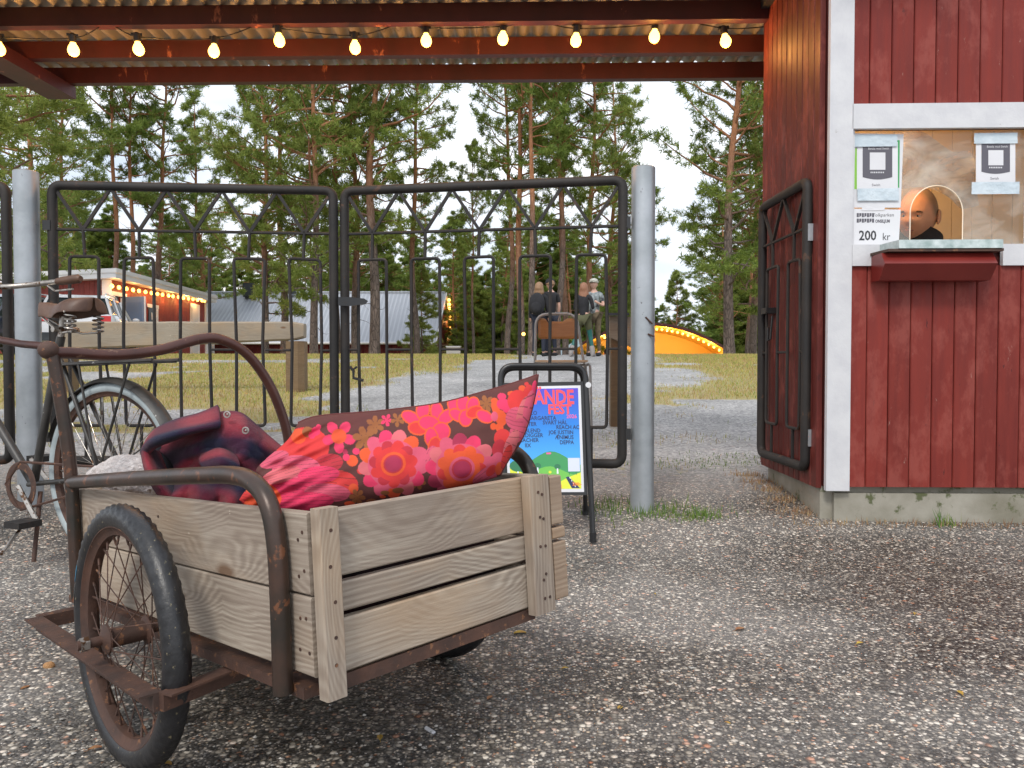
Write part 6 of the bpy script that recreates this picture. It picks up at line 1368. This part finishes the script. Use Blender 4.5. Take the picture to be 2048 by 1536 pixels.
# ================================================================ PEOPLE
skinm = flat('skin', (.55, .33, .25), .55)
def skinmesh(name, nodes, edges, mat, parent, lv=1):
    me = bpy.data.meshes.new(name); base = origin(parent); me.from_pydata([tuple(Vector(n_[:3]) - base) for n_ in nodes], edges, []); me.materials.append(mat)
    o = bpy.data.objects.new(name, me); COL.objects.link(o); o.parent = parent; ORG[o.name] = base
    sk = o.modifiers.new('skin', 'SKIN'); sk.use_smooth_shade = True; sv = me.skin_vertices[0].data
    for i, n_ in enumerate(nodes):
        r_ = n_[3]; sv[i].radius = r_ if hasattr(r_, '__len__') else (r_, r_)
    sv[0].use_root = True
    ss = o.modifiers.new('sub', 'SUBSURF'); ss.levels = ss.render_levels = lv
    return o
def head_mesh(c, h, yaw, pitch=0, roll=0, face=True):
    """head: h = chin to crown; faces -Y at yaw 0"""
    R_ = Matrix.Rotation(yaw, 3, 'Z') @ Matrix.Rotation(pitch, 3, 'X') @ Matrix.Rotation(roll, 3, 'Y'); mb = MB(); seg, rg = 64, 48; vs = []
    ga = lambda v, m_, s_: exp(-((v - m_) / s_) ** 2)
    for i in range(rg + 1):
        th = pi * i / rg; z = cos(th)
        for k in range(seg):
            a_ = 2 * pi * k / seg; x, y = sin(th) * cos(a_), sin(th) * sin(a_)
            sx, sy, sz = .33, .41, .5
            if z < 0: sx *= 1 - .30 * (-z) ** 1.4; sy *= 1 - .12 * (-z)
            X_, Y_, Z_ = x * sx, y * sy, z * sz
            if y > 0 and z < -.1: Y_ *= 1 - .35 * min(1, (-z - .1) * 1.3)
            if y < 0:
                f_ = -y
                Y_ -= .075 * ga(X_, 0, .045) * ga(Z_, -.10, .055) * f_ + .035 * ga(X_, 0, .03) * ga(Z_, .0, .09) * f_   # nose
                Y_ += .045 * (ga(X_, .12, .07) + ga(X_, -.12, .07)) * ga(Z_, .02, .045) * f_                          # sockets
                Y_ -= .022 * ga(abs(X_), .12, .10) * ga(Z_, .085, .03) * f_                                           # brow
                Y_ += .020 * ga(X_, 0, .08) * ga(Z_, -.245, .010) * f_ - .014 * ga(X_, 0, .08) * (ga(Z_, -.225, .014) + ga(Z_, -.27, .018)) * f_   # mouth
                Y_ -= .025 * ga(X_, 0, .07) * ga(Z_, -.38, .05) * f_; Y_ -= .012 * ga(abs(X_), .17, .07) * ga(Z_, -.13, .08) * f_
            vs.append((X_, Y_, Z_))
    mb.add(vs, [(i * seg + k, (i + 1) * seg + k, (i + 1) * seg + (k + 1) % seg, i * seg + (k + 1) % seg) for i in range(rg) for k in range(seg)])
    for s_ in (-1, 1):    # ears
        e = MB(); e.ball((s_ * .345, .03, -.03), (.035, .085, .135), 14, 10, Matrix.Rotation(.25 * s_, 3, 'Z')); e.tube([Vector((s_ * (.36), .03 + .062 * cos(t) - .0, -.03 + .10 * sin(t))) for t in np.linspace(-1.9, 2.6, 16)], .014, 6)
        mb.add(e.v, e.f)
    mb.v = [tuple(Vector(c) + R_ @ (Vector(v) * h)) for v in mb.v]
    return mb, R_
def person(name, label, px, Y, hpx_top, facing, shirt, trouser, hair=None, hairlen=.12, cap=None, sleeve='short', pack=False, shoes=None, walk=.0, arm=(0, 0), shorts=None, H=1.70, legcol=None, boots=False):
    g0 = gnd(at(px, 712, Y).x, Y); base = Vector((at(px, 712, Y).x, Y, g0)); t = thing(name, label, 'person', base, None); shoes = shoes or M['blackcloth']
    k = H / 1.75; R_ = Matrix.Rotation(facing, 3, 'Z')     # facing 0 = towards camera (-Y)
    W_ = lambda x, y, z: base + R_ @ Vector((x * k, y * k, z * k))
    st_ = walk
    hipL, hipR = W_(-.09, 0, .90), W_(.09, 0, .90)
    J = {'pel': W_(0, 0, .95), 'wst': W_(0, 0, 1.08), 'che': W_(0, .01, 1.28), 'neb': W_(0, .015, 1.43), 'nek': W_(0, 0, 1.50)}
    kL, kR = W_(-.10 - st_ * .1, -.03 - st_ * .25, .49), W_(.10 + st_ * .2, -.02 + st_ * .2, .49); aL, aR = W_(-.11 - st_ * .25, .02 - st_ * .35, .09), W_(.12 + st_ * .4, .03 + st_ * .5, .09)
    shL, shR = W_(-.17, .01, 1.40), W_(.17, .01, 1.40)
    def arm_pts(s_, mode):
        sh_ = (-.17 if s_ < 0 else .17)
        if mode == 0: return W_(sh_ * 1.25, .03, 1.13), W_(sh_ * 1.3, -.05, .90), W_(sh_ * 1.3, -.08, .83)
        if mode == 1: return W_(sh_ * 1.35, -.02, 1.14), W_(sh_ * .9, -.22, 1.20), W_(sh_ * .6, -.28, 1.24)     # folded
        if mode == 2: return W_(sh_ * 1.4, -.18, 1.26), W_(sh_ * 1.0, -.42, 1.36), W_(sh_ * .9, -.50, 1.40)    # reaching out
    eL, wL, hL = arm_pts(-1, arm[0]); eR, wR, hR = arm_pts(1, arm[1])
    nodes = [(*J['pel'], .12), (*J['wst'], .10), (*J['che'], (.13, .10)), (*J['neb'], .07), (*J['nek'], .048), (*W_(0, -.01, 1.56), .05),
             (*shL, .05), (*eL, .036), (*wL, .026), (*hL, (.035, .02)), (*shR, .05), (*eR, .036), (*wR, .026), (*hR, (.035, .02)),
             (*hipL, .085), (*kL, .055), (*aL, .036), (*(aL + R_ @ Vector((0, -.13, -.05)) * k), (.04, .025)), (*hipR, .085), (*kR, .055), (*aR, .036), (*(aR + R_ @ Vector((0, -.13, -.05)) * k), (.04, .025))]
    nodes = [(n_[0], n_[1], n_[2], tuple(q * k for q in n_[3]) if hasattr(n_[3], '__len__') else n_[3] * k) for n_ in nodes]
    ed = [(0, 1), (1, 2), (2, 3), (3, 4), (4, 5), (3, 6), (6, 7), (7, 8), (8, 9), (3, 10), (10, 11), (11, 12), (12, 13), (0, 14), (14, 15), (15, 16), (16, 17), (0, 18), (18, 19), (19, 20), (20, 21)]
    body = skinmesh('body', nodes, ed, skinm, t)
    hm, HR = head_mesh(W_(0, -.02, 1.635), .235 * k, facing); part('head', hm, skinm, t, 2)
    G_ = 1.14; q = lambda i, f_=G_: (*nodes[i][:3], tuple(z_ * f_ for z_ in nodes[i][3]) if hasattr(nodes[i][3], '__len__') else nodes[i][3] * f_)
    sidx = [0, 1, 2, 3, 6, 7, 10, 11]; mp_ = {a_: b_ for b_, a_ in enumerate(sidx)}
    sn_ = [q(i, 1.22) for i in sidx]; sn_[0] = (sn_[0][0], sn_[0][1], sn_[0][2] - .10, sn_[0][3]); se = [(0, 1), (1, 2), (2, 3), (3, 4), (4, 5), (3, 6), (6, 7)]
    lerp = lambda a_, b_, f_: tuple(a_[i] * (1 - f_) + b_[i] * f_ for i in range(3))
    if sleeve == 'long': sn_ += [q(8, 1.5), q(12, 1.5)]; se += [(5, 8), (7, 9)]
    else:
        for j in (5, 7): s0_ = sn_[j - 1]; sn_[j] = (*lerp(s0_, sn_[j], .72), sn_[j][3] * 1.25)
    skinmesh('shirt', sn_, se, shirt, t)
    tidx = [0, 14, 15, 16, 18, 19, 20]; tn = [q(i, 1.2) for i in tidx]
    if shorts is not None:
        kn = [q(0, 1.25), (*lerp(nodes[14], nodes[15], 0), nodes[14][3] * 1.3), (*lerp(nodes[14], nodes[15], .75), nodes[15][3] * 1.5), (*lerp(nodes[18], nodes[19], 0), nodes[18][3] * 1.3), (*lerp(nodes[18], nodes[19], .75), nodes[19][3] * 1.5)]
        skinmesh('shorts', kn, [(0, 1), (1, 2), (0, 3), (3, 4)], shorts, t)
        tn = [q(i, 1.1) for i in tidx]
    skinmesh('trousers', tn, [(0, 1), (1, 2), (2, 3), (0, 4), (4, 5), (5, 6)], trouser, t)
    for a_, kk in ((aL, kL), (aR, kR)):
        mb = MB(); mb.tube([a_ + R_ @ Vector((0, .07, -.055)) * k, a_ + R_ @ Vector((0, -.02, -.045)) * k, a_ + R_ @ Vector((0, -.14, -.06)) * k, a_ + R_ @ Vector((0, -.19, -.07)) * k], [.03, .05, .045, .02], 10)
        if boots: mb.tube([a_ + Vector((0, 0, -.03)), a_.lerp(kk, .35), a_.lerp(kk, .4)], [.055, .06, .05], 10)
        part('shoe', mb, shoes, t, True)
    hc = W_(0, -.02, 1.635)
    if hair is not None:
        mb = MB(); rows = []
        for i in range(13):
            f_ = i / 12; z_ = .125 - f_ * (.14 + hairlen); w_ = .098 * sqrt(max(.02, 1 - max(0, (z_ - .03) / .1) ** 2)) if z_ > .03 else .098 + .03 * min(1, (.03 - z_) / .2) - .05 * max(0, (f_ - .75) / .25)
            row = []
            for j in range(15):
                a_ = rad(-30 + 240 * j / 14); wob_ = 1 + .10 * noise.noise(Vector((j * .8, f_ * 3, px)))
                row.append(hc + R_ @ Vector((cos(a_) * w_ * wob_, sin(a_) * w_ * (1.15 if z_ > -.05 else .85) * wob_ + .012, z_)) * k)
            rows.append(row)
        mb.grid(rows); o = part('hair', mb, hair, t, 2); sm = o.modifiers.new('t', 'SOLIDIFY'); sm.thickness = .018
    if cap is not None:
        mb = MB(); mb.disc_rev(hc + Vector((0, 0, .035)), (0, 0, 1), [(.108, 0), (.108, .03), (.095, .075), (.05, .105), (0, .112)], 16); mb.prism([hc + R_ @ Vector((x_, y_, .04)) for x_, y_ in ((-.08, -.08), (-.06, -.17), (0, -.195), (.06, -.17), (.08, -.08))], (0, 0, .012)); part('cap', mb, cap, t, True)
    if pack:
        c_ = W_(0, .20, 1.22); mb = MB(); mb.ball(c_, (.19 * k, .13 * k, .27 * k), 16, 12, R_); mb.ball(c_ + R_ @ Vector((0, .10, -.08)), (.13 * k, .06 * k, .14 * k), 12, 8, R_); part('backpack_body', mb, M['blackcloth'], t, True)
        for s_ in (-1, 1): part('backpack_strap', MB().tube([W_(.1 * s_, .12, 1.42), W_(.12 * s_, -.02, 1.48), W_(.13 * s_, -.13, 1.36), W_(.14 * s_, -.10, 1.1), W_(.12 * s_, .1, 1.02)], .014, 6), M['blackcloth'], t, True)
    return t
blond = paint('blond_hair', (.20, .11, .055), (.30, .18, .10), 40, .6, .3, stretch=(3, 3, .3)); reddish = paint('light_brown_hair', (.20, .085, .045), (.29, .14, .08), 40, .6, .3, stretch=(3, 3, .3))
camo = paint('camouflage_cap', (.20, .20, .15), (.55, .55, .5), 22, .8, .1, spots=(.06, .06, .05), spot_scale=28, spot_th=.56); jersey = paint('white_black_jersey', (.02, .024, .03), (.36, .41, .42), 9, .7, .1)
olive = flat('olive_cloth', (.075, .075, .035), .8); teal = flat('teal_tights', (.008, .10, .085), .5); grey = flat('grey_boot', (.24, .22, .21), .7); darkbl = flat('dark_denim', (.012, .016, .03), .8); khaki = paint('patterned_trousers', (.08, .06, .035), (.15, .11, .06), 14, .8, .1)
person('person', 'person with long blond hair seen from behind, wearing a black backpack, left of the chair', 1078, 17.3, 565, rad(165), M['blackcloth'], darkbl, hair=blond, hairlen=.20, pack=True, H=1.66, sleeve='long')
person('person', 'person in a black t-shirt and dark cap, bare forearm, standing right of the backpack wearer', 1101, 17.6, 558, rad(205), M['blackcloth'], darkbl, hair=blond, hairlen=.02, cap=M['blackcloth'], arm=(0, 1), H=1.74)
person('person', 'person with long brown hair, black sweater, olive shorts, teal tights and grey boots', 1167, 17.3, 566, rad(160), M['blackcloth'], teal, hair=reddish, hairlen=.36, shorts=olive, shoes=grey, boots=True, walk=.35, sleeve='long', arm=(1, 1), H=1.65)
person('person', 'person in a camouflage cap and white and black jersey facing the brown haired one', 1188, 17.8, 560, rad(-25), jersey, khaki, cap=camo, arm=(0, 1), H=1.76)
person('person', 'distant person in dark clothes beside the lidded wooden stand', 1218, 34, 640, rad(150), M['blackcloth'], M['blackcloth'], hair=M['blackcloth'], hairlen=.03, H=1.75, arm=(1, 0))

# ---- man in the booth
man = thing('person', 'man with shaved head in a black jacket leaning behind the ticket window', 'person', fp(.48, .3, -.45))
hc = at(1835, 431, YB + .36); mh = .262
hm, HR = head_mesh(hc, mh, rad(-46), rad(10), rad(7))
m, nt, p, o = newmat('man_skin'); g = G(nt); ob = nt.nodes.new('ShaderNodeAttribute'); ob.attribute_name = 'stubble'
g.l(g.mix(ob.outputs['Fac'], g.ramp(g.noise(14, 4, .6), [(.3, (.58, .28, .16)), (.7, (.66, .35, .21))]), (.27, .18, .115)), p.inputs['Base Color']); p.inputs['Roughness'].default_value = .6; p.inputs['Subsurface Weight'].default_value = .08; p.inputs['Subsurface Radius'].default_value = (.01, .004, .002)
HRi = HR.inverted(); 
ncx = hc + Vector((.02, .03, 0))
neck = MB(); neck.tube([hc + HR @ Vector((0, .04, -.08)), hc + Vector((.035, .06, -.16)), hc + Vector((.06, .08, -.26))], [.058, .06, .075], 20); hm.add(neck.v, neck.f)
ho = part('body', hm, m, man, 2)
at_ = ho.data.attributes.new('stubble', 'FLOAT', 'POINT'); vals = []
for v in hm.v:
    q = HRi @ (Vector(v) - hc) / mh; s_ = 0
    if q.y > -.27 + .30 * max(0, .30 - q.z) and q.z > -.08 and abs(q.x) < .36: s_ = min(1, (q.y + .27 - .30 * max(0, .30 - q.z)) * 9) * min(1, (q.z + .08) * 9)
    vals.append(max(0, min(1, s_)) * .95)
at_.data.foreach_set('value', vals)
for s_ in (-1, 1):
    ec = hc + HR @ Vector((s_ * .12, -.315, .018)) * mh
    part('eye', MB().ball(ec, .0135, 12, 8), flat('eye_white', (.6, .5, .42), .2), man, True)
    part('iris', MB().ball(ec + HR @ Vector((0, -.0085, -.002)), .0058, 10, 6), flat('iris_brown', (.03, .02, .015), .1), man, True)
    part('eyelid', MB().tube([hc + HR @ Vector((s_ * .12 + .05 * a_, -.366 + .03 * a_ * a_, .040 - .02 * a_ * a_)) * mh for a_ in (-1, -.5, 0, .5, 1)], .0032, 6), m, man, True)
    part('eyebrow', MB().tube([hc + HR @ Vector((s_ * .12 + .075 * a_, -.386 + .045 * a_ * a_, .088 - .018 * a_ * a_)) * mh for a_ in (-1, -.5, 0, .5, 1)], [.0018, .0036, .004, .0036, .0018], 6), flat('brow_hair', (.09, .05, .03), .8), man, True)
part('lips', MB().tube([hc + HR @ Vector((.075 * a_, -.408 + .05 * a_ * a_, -.246)) * mh for a_ in (-1, -.5, 0, .5, 1)], [.001, .0035, .004, .0035, .001], 8), flat('lip', (.34, .11, .09), .5), man, True)
J0 = hc
skinmesh('jacket', [(*(J0 + Vector((.08, .11, -.34))), .11), (*(J0 + Vector((.06, .09, -.22))), .085), (*(J0 + Vector((.13, .10, -.235))), .075), (*(J0 + Vector((.22, .08, -.30))), .07), (*(J0 + Vector((.25, -.02, -.50))), .055), (*(J0 + Vector((-.09, .08, -.26))), .07), (*(J0 + Vector((-.16, .0, -.45))), .055), (*(J0 + Vector((.07, .12, -.62))), .15)],
         [(0, 1), (1, 2), (2, 3), (3, 4), (1, 5), (5, 6), (0, 7)], M['blackcloth'], man, 2)
cl = MB(); cl.grid([[J0 + Vector((.035 + .082 * cos(a_), .045 + .085 * sin(a_), z_)) + Vector((0, 0, -.02 * cos(a_ - .3))) * q_ for a_ in np.linspace(0, 2 * pi, 25)] for z_, q_ in ((-.25, 0), (-.14, 1), (-.075, 2.0))])
o = part('collar', cl, M['blackcloth'], man, 2); sm = o.modifiers.new('t', 'SOLIDIFY'); sm.thickness = .018
# ================================================================ TREES
def leafmat(name, a, b, c):
    m = bpy.data.materials.new(name); m.use_nodes = True; nt = m.node_tree; nt.nodes.clear()
    o = nt.nodes.new('ShaderNodeOutputMaterial'); d = nt.nodes.new('ShaderNodeBsdfPrincipled'); t = nt.nodes.new('ShaderNodeBsdfTranslucent'); mx = nt.nodes.new('ShaderNodeMixShader'); mx.inputs[0].default_value = .42
    g = G(nt); f_ = g.m('ADD', g.m('ADD', g.m('MULTIPLY', g.attr('tint'), .45), g.m('MULTIPLY', g.noise(.9, 3, .6), .40)), g.m('MULTIPLY', g.rnd(), .22))
    col = g.ramp(f_, [(.22, a), (.48, b), (.78, c)])
    g.l(col, d.inputs['Base Color']); g.l(col, t.inputs[0]); d.inputs['Roughness'].default_value = .6; d.inputs['Specular IOR Level'].default_value = .3
    nt.links.new(d.outputs[0], mx.inputs[1]); nt.links.new(t.outputs[0], mx.inputs[2]); nt.links.new(mx.outputs[0], o.inputs[0]); return m
M['needle'] = leafmat('pine_needles', (.095, .145, .03), (.185, .26, .05), (.34, .39, .09))
M['needle2'] = leafmat('yellow_green_needles', (.11, .16, .032), (.21, .27, .055), (.36, .40, .10))
m, nt, p, o = newmat('pine_bark'); g = G(nt); v = g.map((1, 1, .35)); n = g.noise(9, 6, .7, v); cr_ = g.vor(9, g.map((1.6, 1.6, .45)), 'DISTANCE_TO_EDGE')
low = g.ramp(n, [(.3, (.075, .055, .045)), (.55, (.17, .13, .11)), (.75, (.26, .21, .18))]); low = g.mix(g.ramp(cr_, [(.0, .8), (.12, 0.)]), low, (.03, .022, .018))
up = g.ramp(n, [(.3, (.22, .09, .04)), (.6, (.38, .17, .08)), (.8, (.46, .26, .15))])
zz = g.m('ADD', g.xyz()[2], g.m('MULTIPLY', g.m('SUBTRACT', g.noise(1.5, 3, .5), .5), 2.5)); zr = g.m('ADD', zz, g.m('MULTIPLY', g.rnd(), 3.))
g.l(g.mix(g.ramp(g.m('MULTIPLY', zr, .1), [(.42, 0.), (.75, 1.)]), low, up), p.inputs['Base Color']); p.inputs['Roughness'].default_value = .9; g.bump(p, g.m('ADD', n, g.m('MULTIPLY', cr_, 2)), .8, .03); M['bark'] = m

def make_pine(seed, H, cb, R, nb, tufts_per, shape='pine', needle=None, L_=.15, W_=.030, nt_=8, lean=0., trunk_r=.16, dead=6):
    rs = np.random.RandomState(seed); ax, ay = rs.rand(2) * 6.28
    tx = lambda z: lean * z + .14 * sin(z * .42 + ax) * min(1, z / 3) + .05 * sin(z * 1.1 + ay); ty = lambda z: .12 * sin(z * .37 + ay) * min(1, z / 3)
    tr = MB(); zs = np.linspace(-1.2, H, 26); tr.tube([Vector((tx(z), ty(z), z)) for z in zs], [max(.012, trunk_r * (1 - .93 * max(0, z) / H) * (1.25 - .25 * min(1, max(z, 0) / .8))) for z in zs], 9)
    C = []; D = []
    def branch(p, d, ln, r, lvl):
        pts = [Vector(p)]; n_ = 7 if lvl == 0 else 4; dd = Vector(d)
        for i in range(n_):
            dd = (dd + Vector(rs.randn(3)) * .16 + Vector((0, 0, .05 if shape == 'pine' else .04))).normalized(); pts.append(pts[-1] + dd * ln / n_)
        tr.tube(pts, [max(.004, r * (1 - .85 * i / n_)) for i in range(n_ + 1)], 4 if lvl else 5, cap=False)
        return pts
    for i in range(nb):
        f_ = (i + rs.rand() * .8) / nb; z = cb + (H - cb) * f_ ** (.95)
        if shape == 'pine': prof = (.45 + .55 * sin(pi * min(1, f_ * 1.15 + .12))) * (1 - f_ ** 4 * .75); el = rad(rs.uniform(-12, 22) + 28 * f_)
        elif shape == 'tall': prof = .55 + .45 * sin(pi * f_); prof *= 1 - f_ ** 5 * .7; el = rad(rs.uniform(-5, 25) + 25 * f_)
        else: prof = (1 - f_) ** .75 + .06; el = rad(rs.uniform(-22, 5) + 22 * f_)
        ln = R * prof * rs.uniform(.6, 1.12); az = rs.rand() * 6.283
        d = Vector((cos(az) * cos(el), sin(az) * cos(el), sin(el))); P0 = Vector((tx(z), ty(z), z))
        pts = branch(P0, d, ln, .012 + .014 * ln, 0)
        ns = max(3, int(ln * 3.6)); side = 1
        for k in range(ns):
            t_ = .30 + .70 * (k + rs.rand() * .7) / ns; q = t_ * 7; a_ = min(int(q), 6); b_ = pts[a_].lerp(pts[a_ + 1], q - a_); side = -side
            bd = (pts[min(a_ + 1, 7)] - pts[a_]).normalized(); pr = bd.cross(Vector((0, 0, 1))).normalized() * side
            sd_ = (bd * rs.uniform(.4, .9) + pr * rs.uniform(.4, 1) + Vector((0, 0, rs.uniform(-.15, .35)))).normalized(); sl_ = ln * rs.uniform(.16, .34) * (1.15 - .5 * t_) + .14
            sp_ = branch(b_, sd_, sl_, .006, 1) if rs.rand() < .55 else [b_ + sd_ * sl_ * j / 4 for j in range(5)]
            for j in range(tufts_per):
                u_ = .2 + .85 * rs.rand(); q2 = min(u_, .999) * 4; c_ = sp_[int(q2)].lerp(sp_[min(int(q2) + 1, 4)], q2 - int(q2))
                C.append(c_ + Vector(rs.randn(3) * (.05, .05, .035))); D.append((sd_ + Vector(rs.randn(3)) * .45 + Vector((0, 0, .25))).normalized())
        for j in range(tufts_per * 2): C.append(pts[-1] + Vector(rs.randn(3)) * .07); D.append(d)
    for i in range(dead):    # bare lower limbs
        z = cb * rs.uniform(.45, 1.0); az = rs.rand() * 6.283; branch(Vector((tx(z), ty(z), z)), Vector((cos(az), sin(az), rs.uniform(-.3, .2))).normalized(), rs.uniform(.3, 1.2), .014, 0)
    C = np.array([tuple(c) for c in C]); D = np.array([tuple(c) for c in D]); n = len(C)
    c = np.repeat(C, nt_, 0); d = np.repeat(D, nt_, 0) * .55 + rs.randn(n * nt_, 3) * .62; d /= np.linalg.norm(d, axis=1)[:, None]
    s_ = rs.randn(n * nt_, 3); s_ -= d * (s_ * d).sum(1)[:, None]; s_ /= np.linalg.norm(s_, axis=1)[:, None]
    l = L_ * rs.uniform(.6, 1.25, (n * nt_, 1)); w_ = W_ * rs.uniform(.7, 1.3, (n * nt_, 1)) * .5; c = c + d * .01
    P = np.stack([c - s_ * w_ * .7, c + s_ * w_ * .7, c + d * l + s_ * w_ * .5, c + d * l * .93 - s_ * w_ * .5], 1).reshape(-1, 3); m_ = n * nt_
    me = bpy.data.meshes.new('crown'); me.vertices.add(m_ * 4); me.vertices.foreach_set('co', P.ravel()); me.loops.add(m_ * 4); me.loops.foreach_set('vertex_index', np.arange(m_ * 4, dtype=np.int32)); me.polygons.add(m_)
    me.polygons.foreach_set('loop_start', np.arange(0, m_ * 4, 4, dtype=np.int32)); me.update(calc_edges=True)
    a_ = me.attributes.new('tint', 'FLOAT', 'POINT'); a_.data.foreach_set('value', np.repeat(np.clip(np.repeat(rs.rand(n), nt_) * .7 + rs.rand(m_) * .3, 0, 1), 4).astype(np.float32)); me.materials.append(needle or M['needle'])
    tme = mesh_of('trunk', tr, M['bark'], smooth=2)
    return tme, me, H
V_ = {
    'a': make_pine(1, 15, 3.6, 2.7, 66, 9, 'pine', trunk_r=.165), 'b': make_pine(2, 16, 4.8, 2.4, 62, 9, 'tall', trunk_r=.15, dead=9),
    'c': make_pine(3, 14, 2.3, 2.9, 72, 9, 'pine', trunk_r=.17, dead=3), 'd': make_pine(4, 12, .6, 2.4, 92, 11, 'spruce', trunk_r=.13, dead=0),
    'e': make_pine(5, 8, .4, 2.2, 80, 11, 'spruce', M['needle2'], trunk_r=.09, dead=0), 'f': make_pine(6, 15, 6.5, 2.3, 50, 10, 'tall', trunk_r=.14, dead=10, lean=.02),
    'g': make_pine(8, 14, 1.8, 3.1, 78, 10, 'pine', M['needle2'], trunk_r=.15, dead=2),
}
ntree = [0]
def tree(kind, px, Y, label, group, sc=1.0, rz=None, wide=1.0, x=None, zoff=0, leanx=0):
    tm, cm, H_ = V_[kind]; X_ = at(px, 712, Y).x if x is None else x; z_ = gnd(X_, Y)
    t = bpy.data.objects.new('pine_tree', None); COL.objects.link(t); t.location = (X_, Y, z_ + zoff); t.scale = (sc * wide, sc * wide, sc); t.rotation_euler = (0, leanx, RS.rand() * 6.28 if rz is None else rz)
    ORG[t.name] = t.location; tag(t, label, 'pine tree', group)
    for nm, me in (('trunk', tm), ('crown', cm)):
        o = bpy.data.objects.new(nm, me); COL.objects.link(o); o.parent = t
    ntree[0] += 1; return t
gA = 'tall pines behind the gate'; 
big_ = [
    ('g', -70, 17.5, 'pale green broad pine reaching in at the upper left picture edge', .95, 1.1),
    ('g', 60, 27, 'pale green pine above the left galvanised post', 1.0, 1.0),
    ('b', 128, 31, 'slim red barked pine behind the left gate corner', .95, .9),
    ('f', 222, 32.5, 'red barked pine leaning beside the white corner of the red outbuilding', 1.12, .9),
    ('f', 262, 33, 'straight red barked pine, second behind the red outbuilding', 1.1, .85),
    ('b', 328, 34, 'pine with a bare grey lower trunk above the row of bulbs', 1.05, 1.0),
    ('a', 400, 38, 'bushy pine filling the gap left of the shed ridge', .95, 1.1),
    ('g', 530, 27, 'grey trunked pine standing before the shed at the barrier end', 1.0, .9),
    ('a', 568, 29, 'dark pine before the shed, just right of the barrier end', 1.0, .95),
    ('g', 628, 25, 'pine with orange upper trunk left of the meeting gate stiles', 1.05, .85),
    ('b', 672, 30, 'slim pine right behind the meeting gate stiles', 1.05, .9),
    ('a', 708, 28, 'pine just right of the gate latch plate', 1.0, .9),
    ('a', 752, 26, 'thick leaning pine before the shed roof with wide limbs', 1.12, 1.0),
    ('b', 832, 29, 'slim orange barked pine before the shed gable', .95, .9),
    ('d', 925, 50, 'dense dark pine right of the shed gable', .95, 1.0),
    ('f', 948, 31, 'thin orange barked pine alone right of the shed', .62, .8),
    ('b', 1016, 30, 'thin grey pine above the left rim of the sign', 1.0, .85),
    ('b', 1040, 27, 'dark trunked pine left of the backpack wearer', 1.0, .9),
    ('f', 1062, 25, 'pine trunk with light side right behind the backpack', .95, .9),
    ('b', 1115, 27, 'pine standing between the two pairs of people, left one', 1.0, .85),
    ('f', 1132, 29, 'orange barked pine between the two pairs of people', 1.02, .9),
    ('a', 1182, 28, 'pine rising right behind the brown haired person', .95, .85),
    ('c', 1222, 33, 'pine whose crown tapers down to the right gate corner', .98, .9),
    ('c', 1462, 25, 'broad pine beside the booth, right of the yellow band shell', 1.05, 1.0),
    ('g', 1505, 27, 'pale pine at the edge of the booth wall', .98, .95),
    ('f', 1494, 34, 'small orange trunked pine behind the broad one by the booth', .8, .8),
    ('e', 845, 30.5, 'small dense young pine before the right end of the shed roof', .52, 1.0),
    ('e', 1350, 47, 'young pine behind the band shell roof', .9, 1.0),
]
for k, px, Y, lab, sc, wd in big_: tree(k, px, Y, lab, gA, sc, None, wd)
rs = np.random.RandomState(5); gB = 'distant pines in the wood behind the buildings'
for i in range(235):
    Y = 44 + 45 * rs.rand() ** 1.1; px = -260 + 2000 * (i + rs.rand()) / 235
    k = 'dcdadeb'[rs.randint(7)]; sc = rs.uniform(.58, .90) * (.8 + Y / 300)
    if 1275 < px < 1430: sc *= .50; k = 'd'
    if 930 < px < 1010: sc *= .72
    reg = 'behind the red outbuilding' if px < 420 else 'behind the long shed' if px < 890 else 'behind the people and the chair' if px < 1275 else 'behind the yellow band shell' if px < 1450 else 'beyond the booth corner'
    lb_ = {'d': 'dense dark distant pine ', 'c': 'broad distant pine ', 'a': 'tall bushy distant pine ', 'e': 'pale green distant pine ', 'b': 'slim distant pine '}[k] + reg
    tree(k, px, Y, lb_, gB, sc, None, rs.uniform(1.15, 1.6))
for i in range(60):
    Y = 36 + 10 * rs.rand(); px = [rs.uniform(900, 1270), rs.uniform(1420, 1620), rs.uniform(-200, 240)][i % 3 if i > 12 else 0]
    tree('ed'[rs.randint(2)], px, max(Y, 46.5 if px > 1050 else 38), ('young bushy pine in the undergrowth ' + ('behind the red outbuilding' if px < 420 else 'left of the people' if px < 1080 else 'right of the people' if px < 1300 else 'beyond the booth corner')), 'young pines in the undergrowth', rs.uniform(.55, .85), None, 1.2)
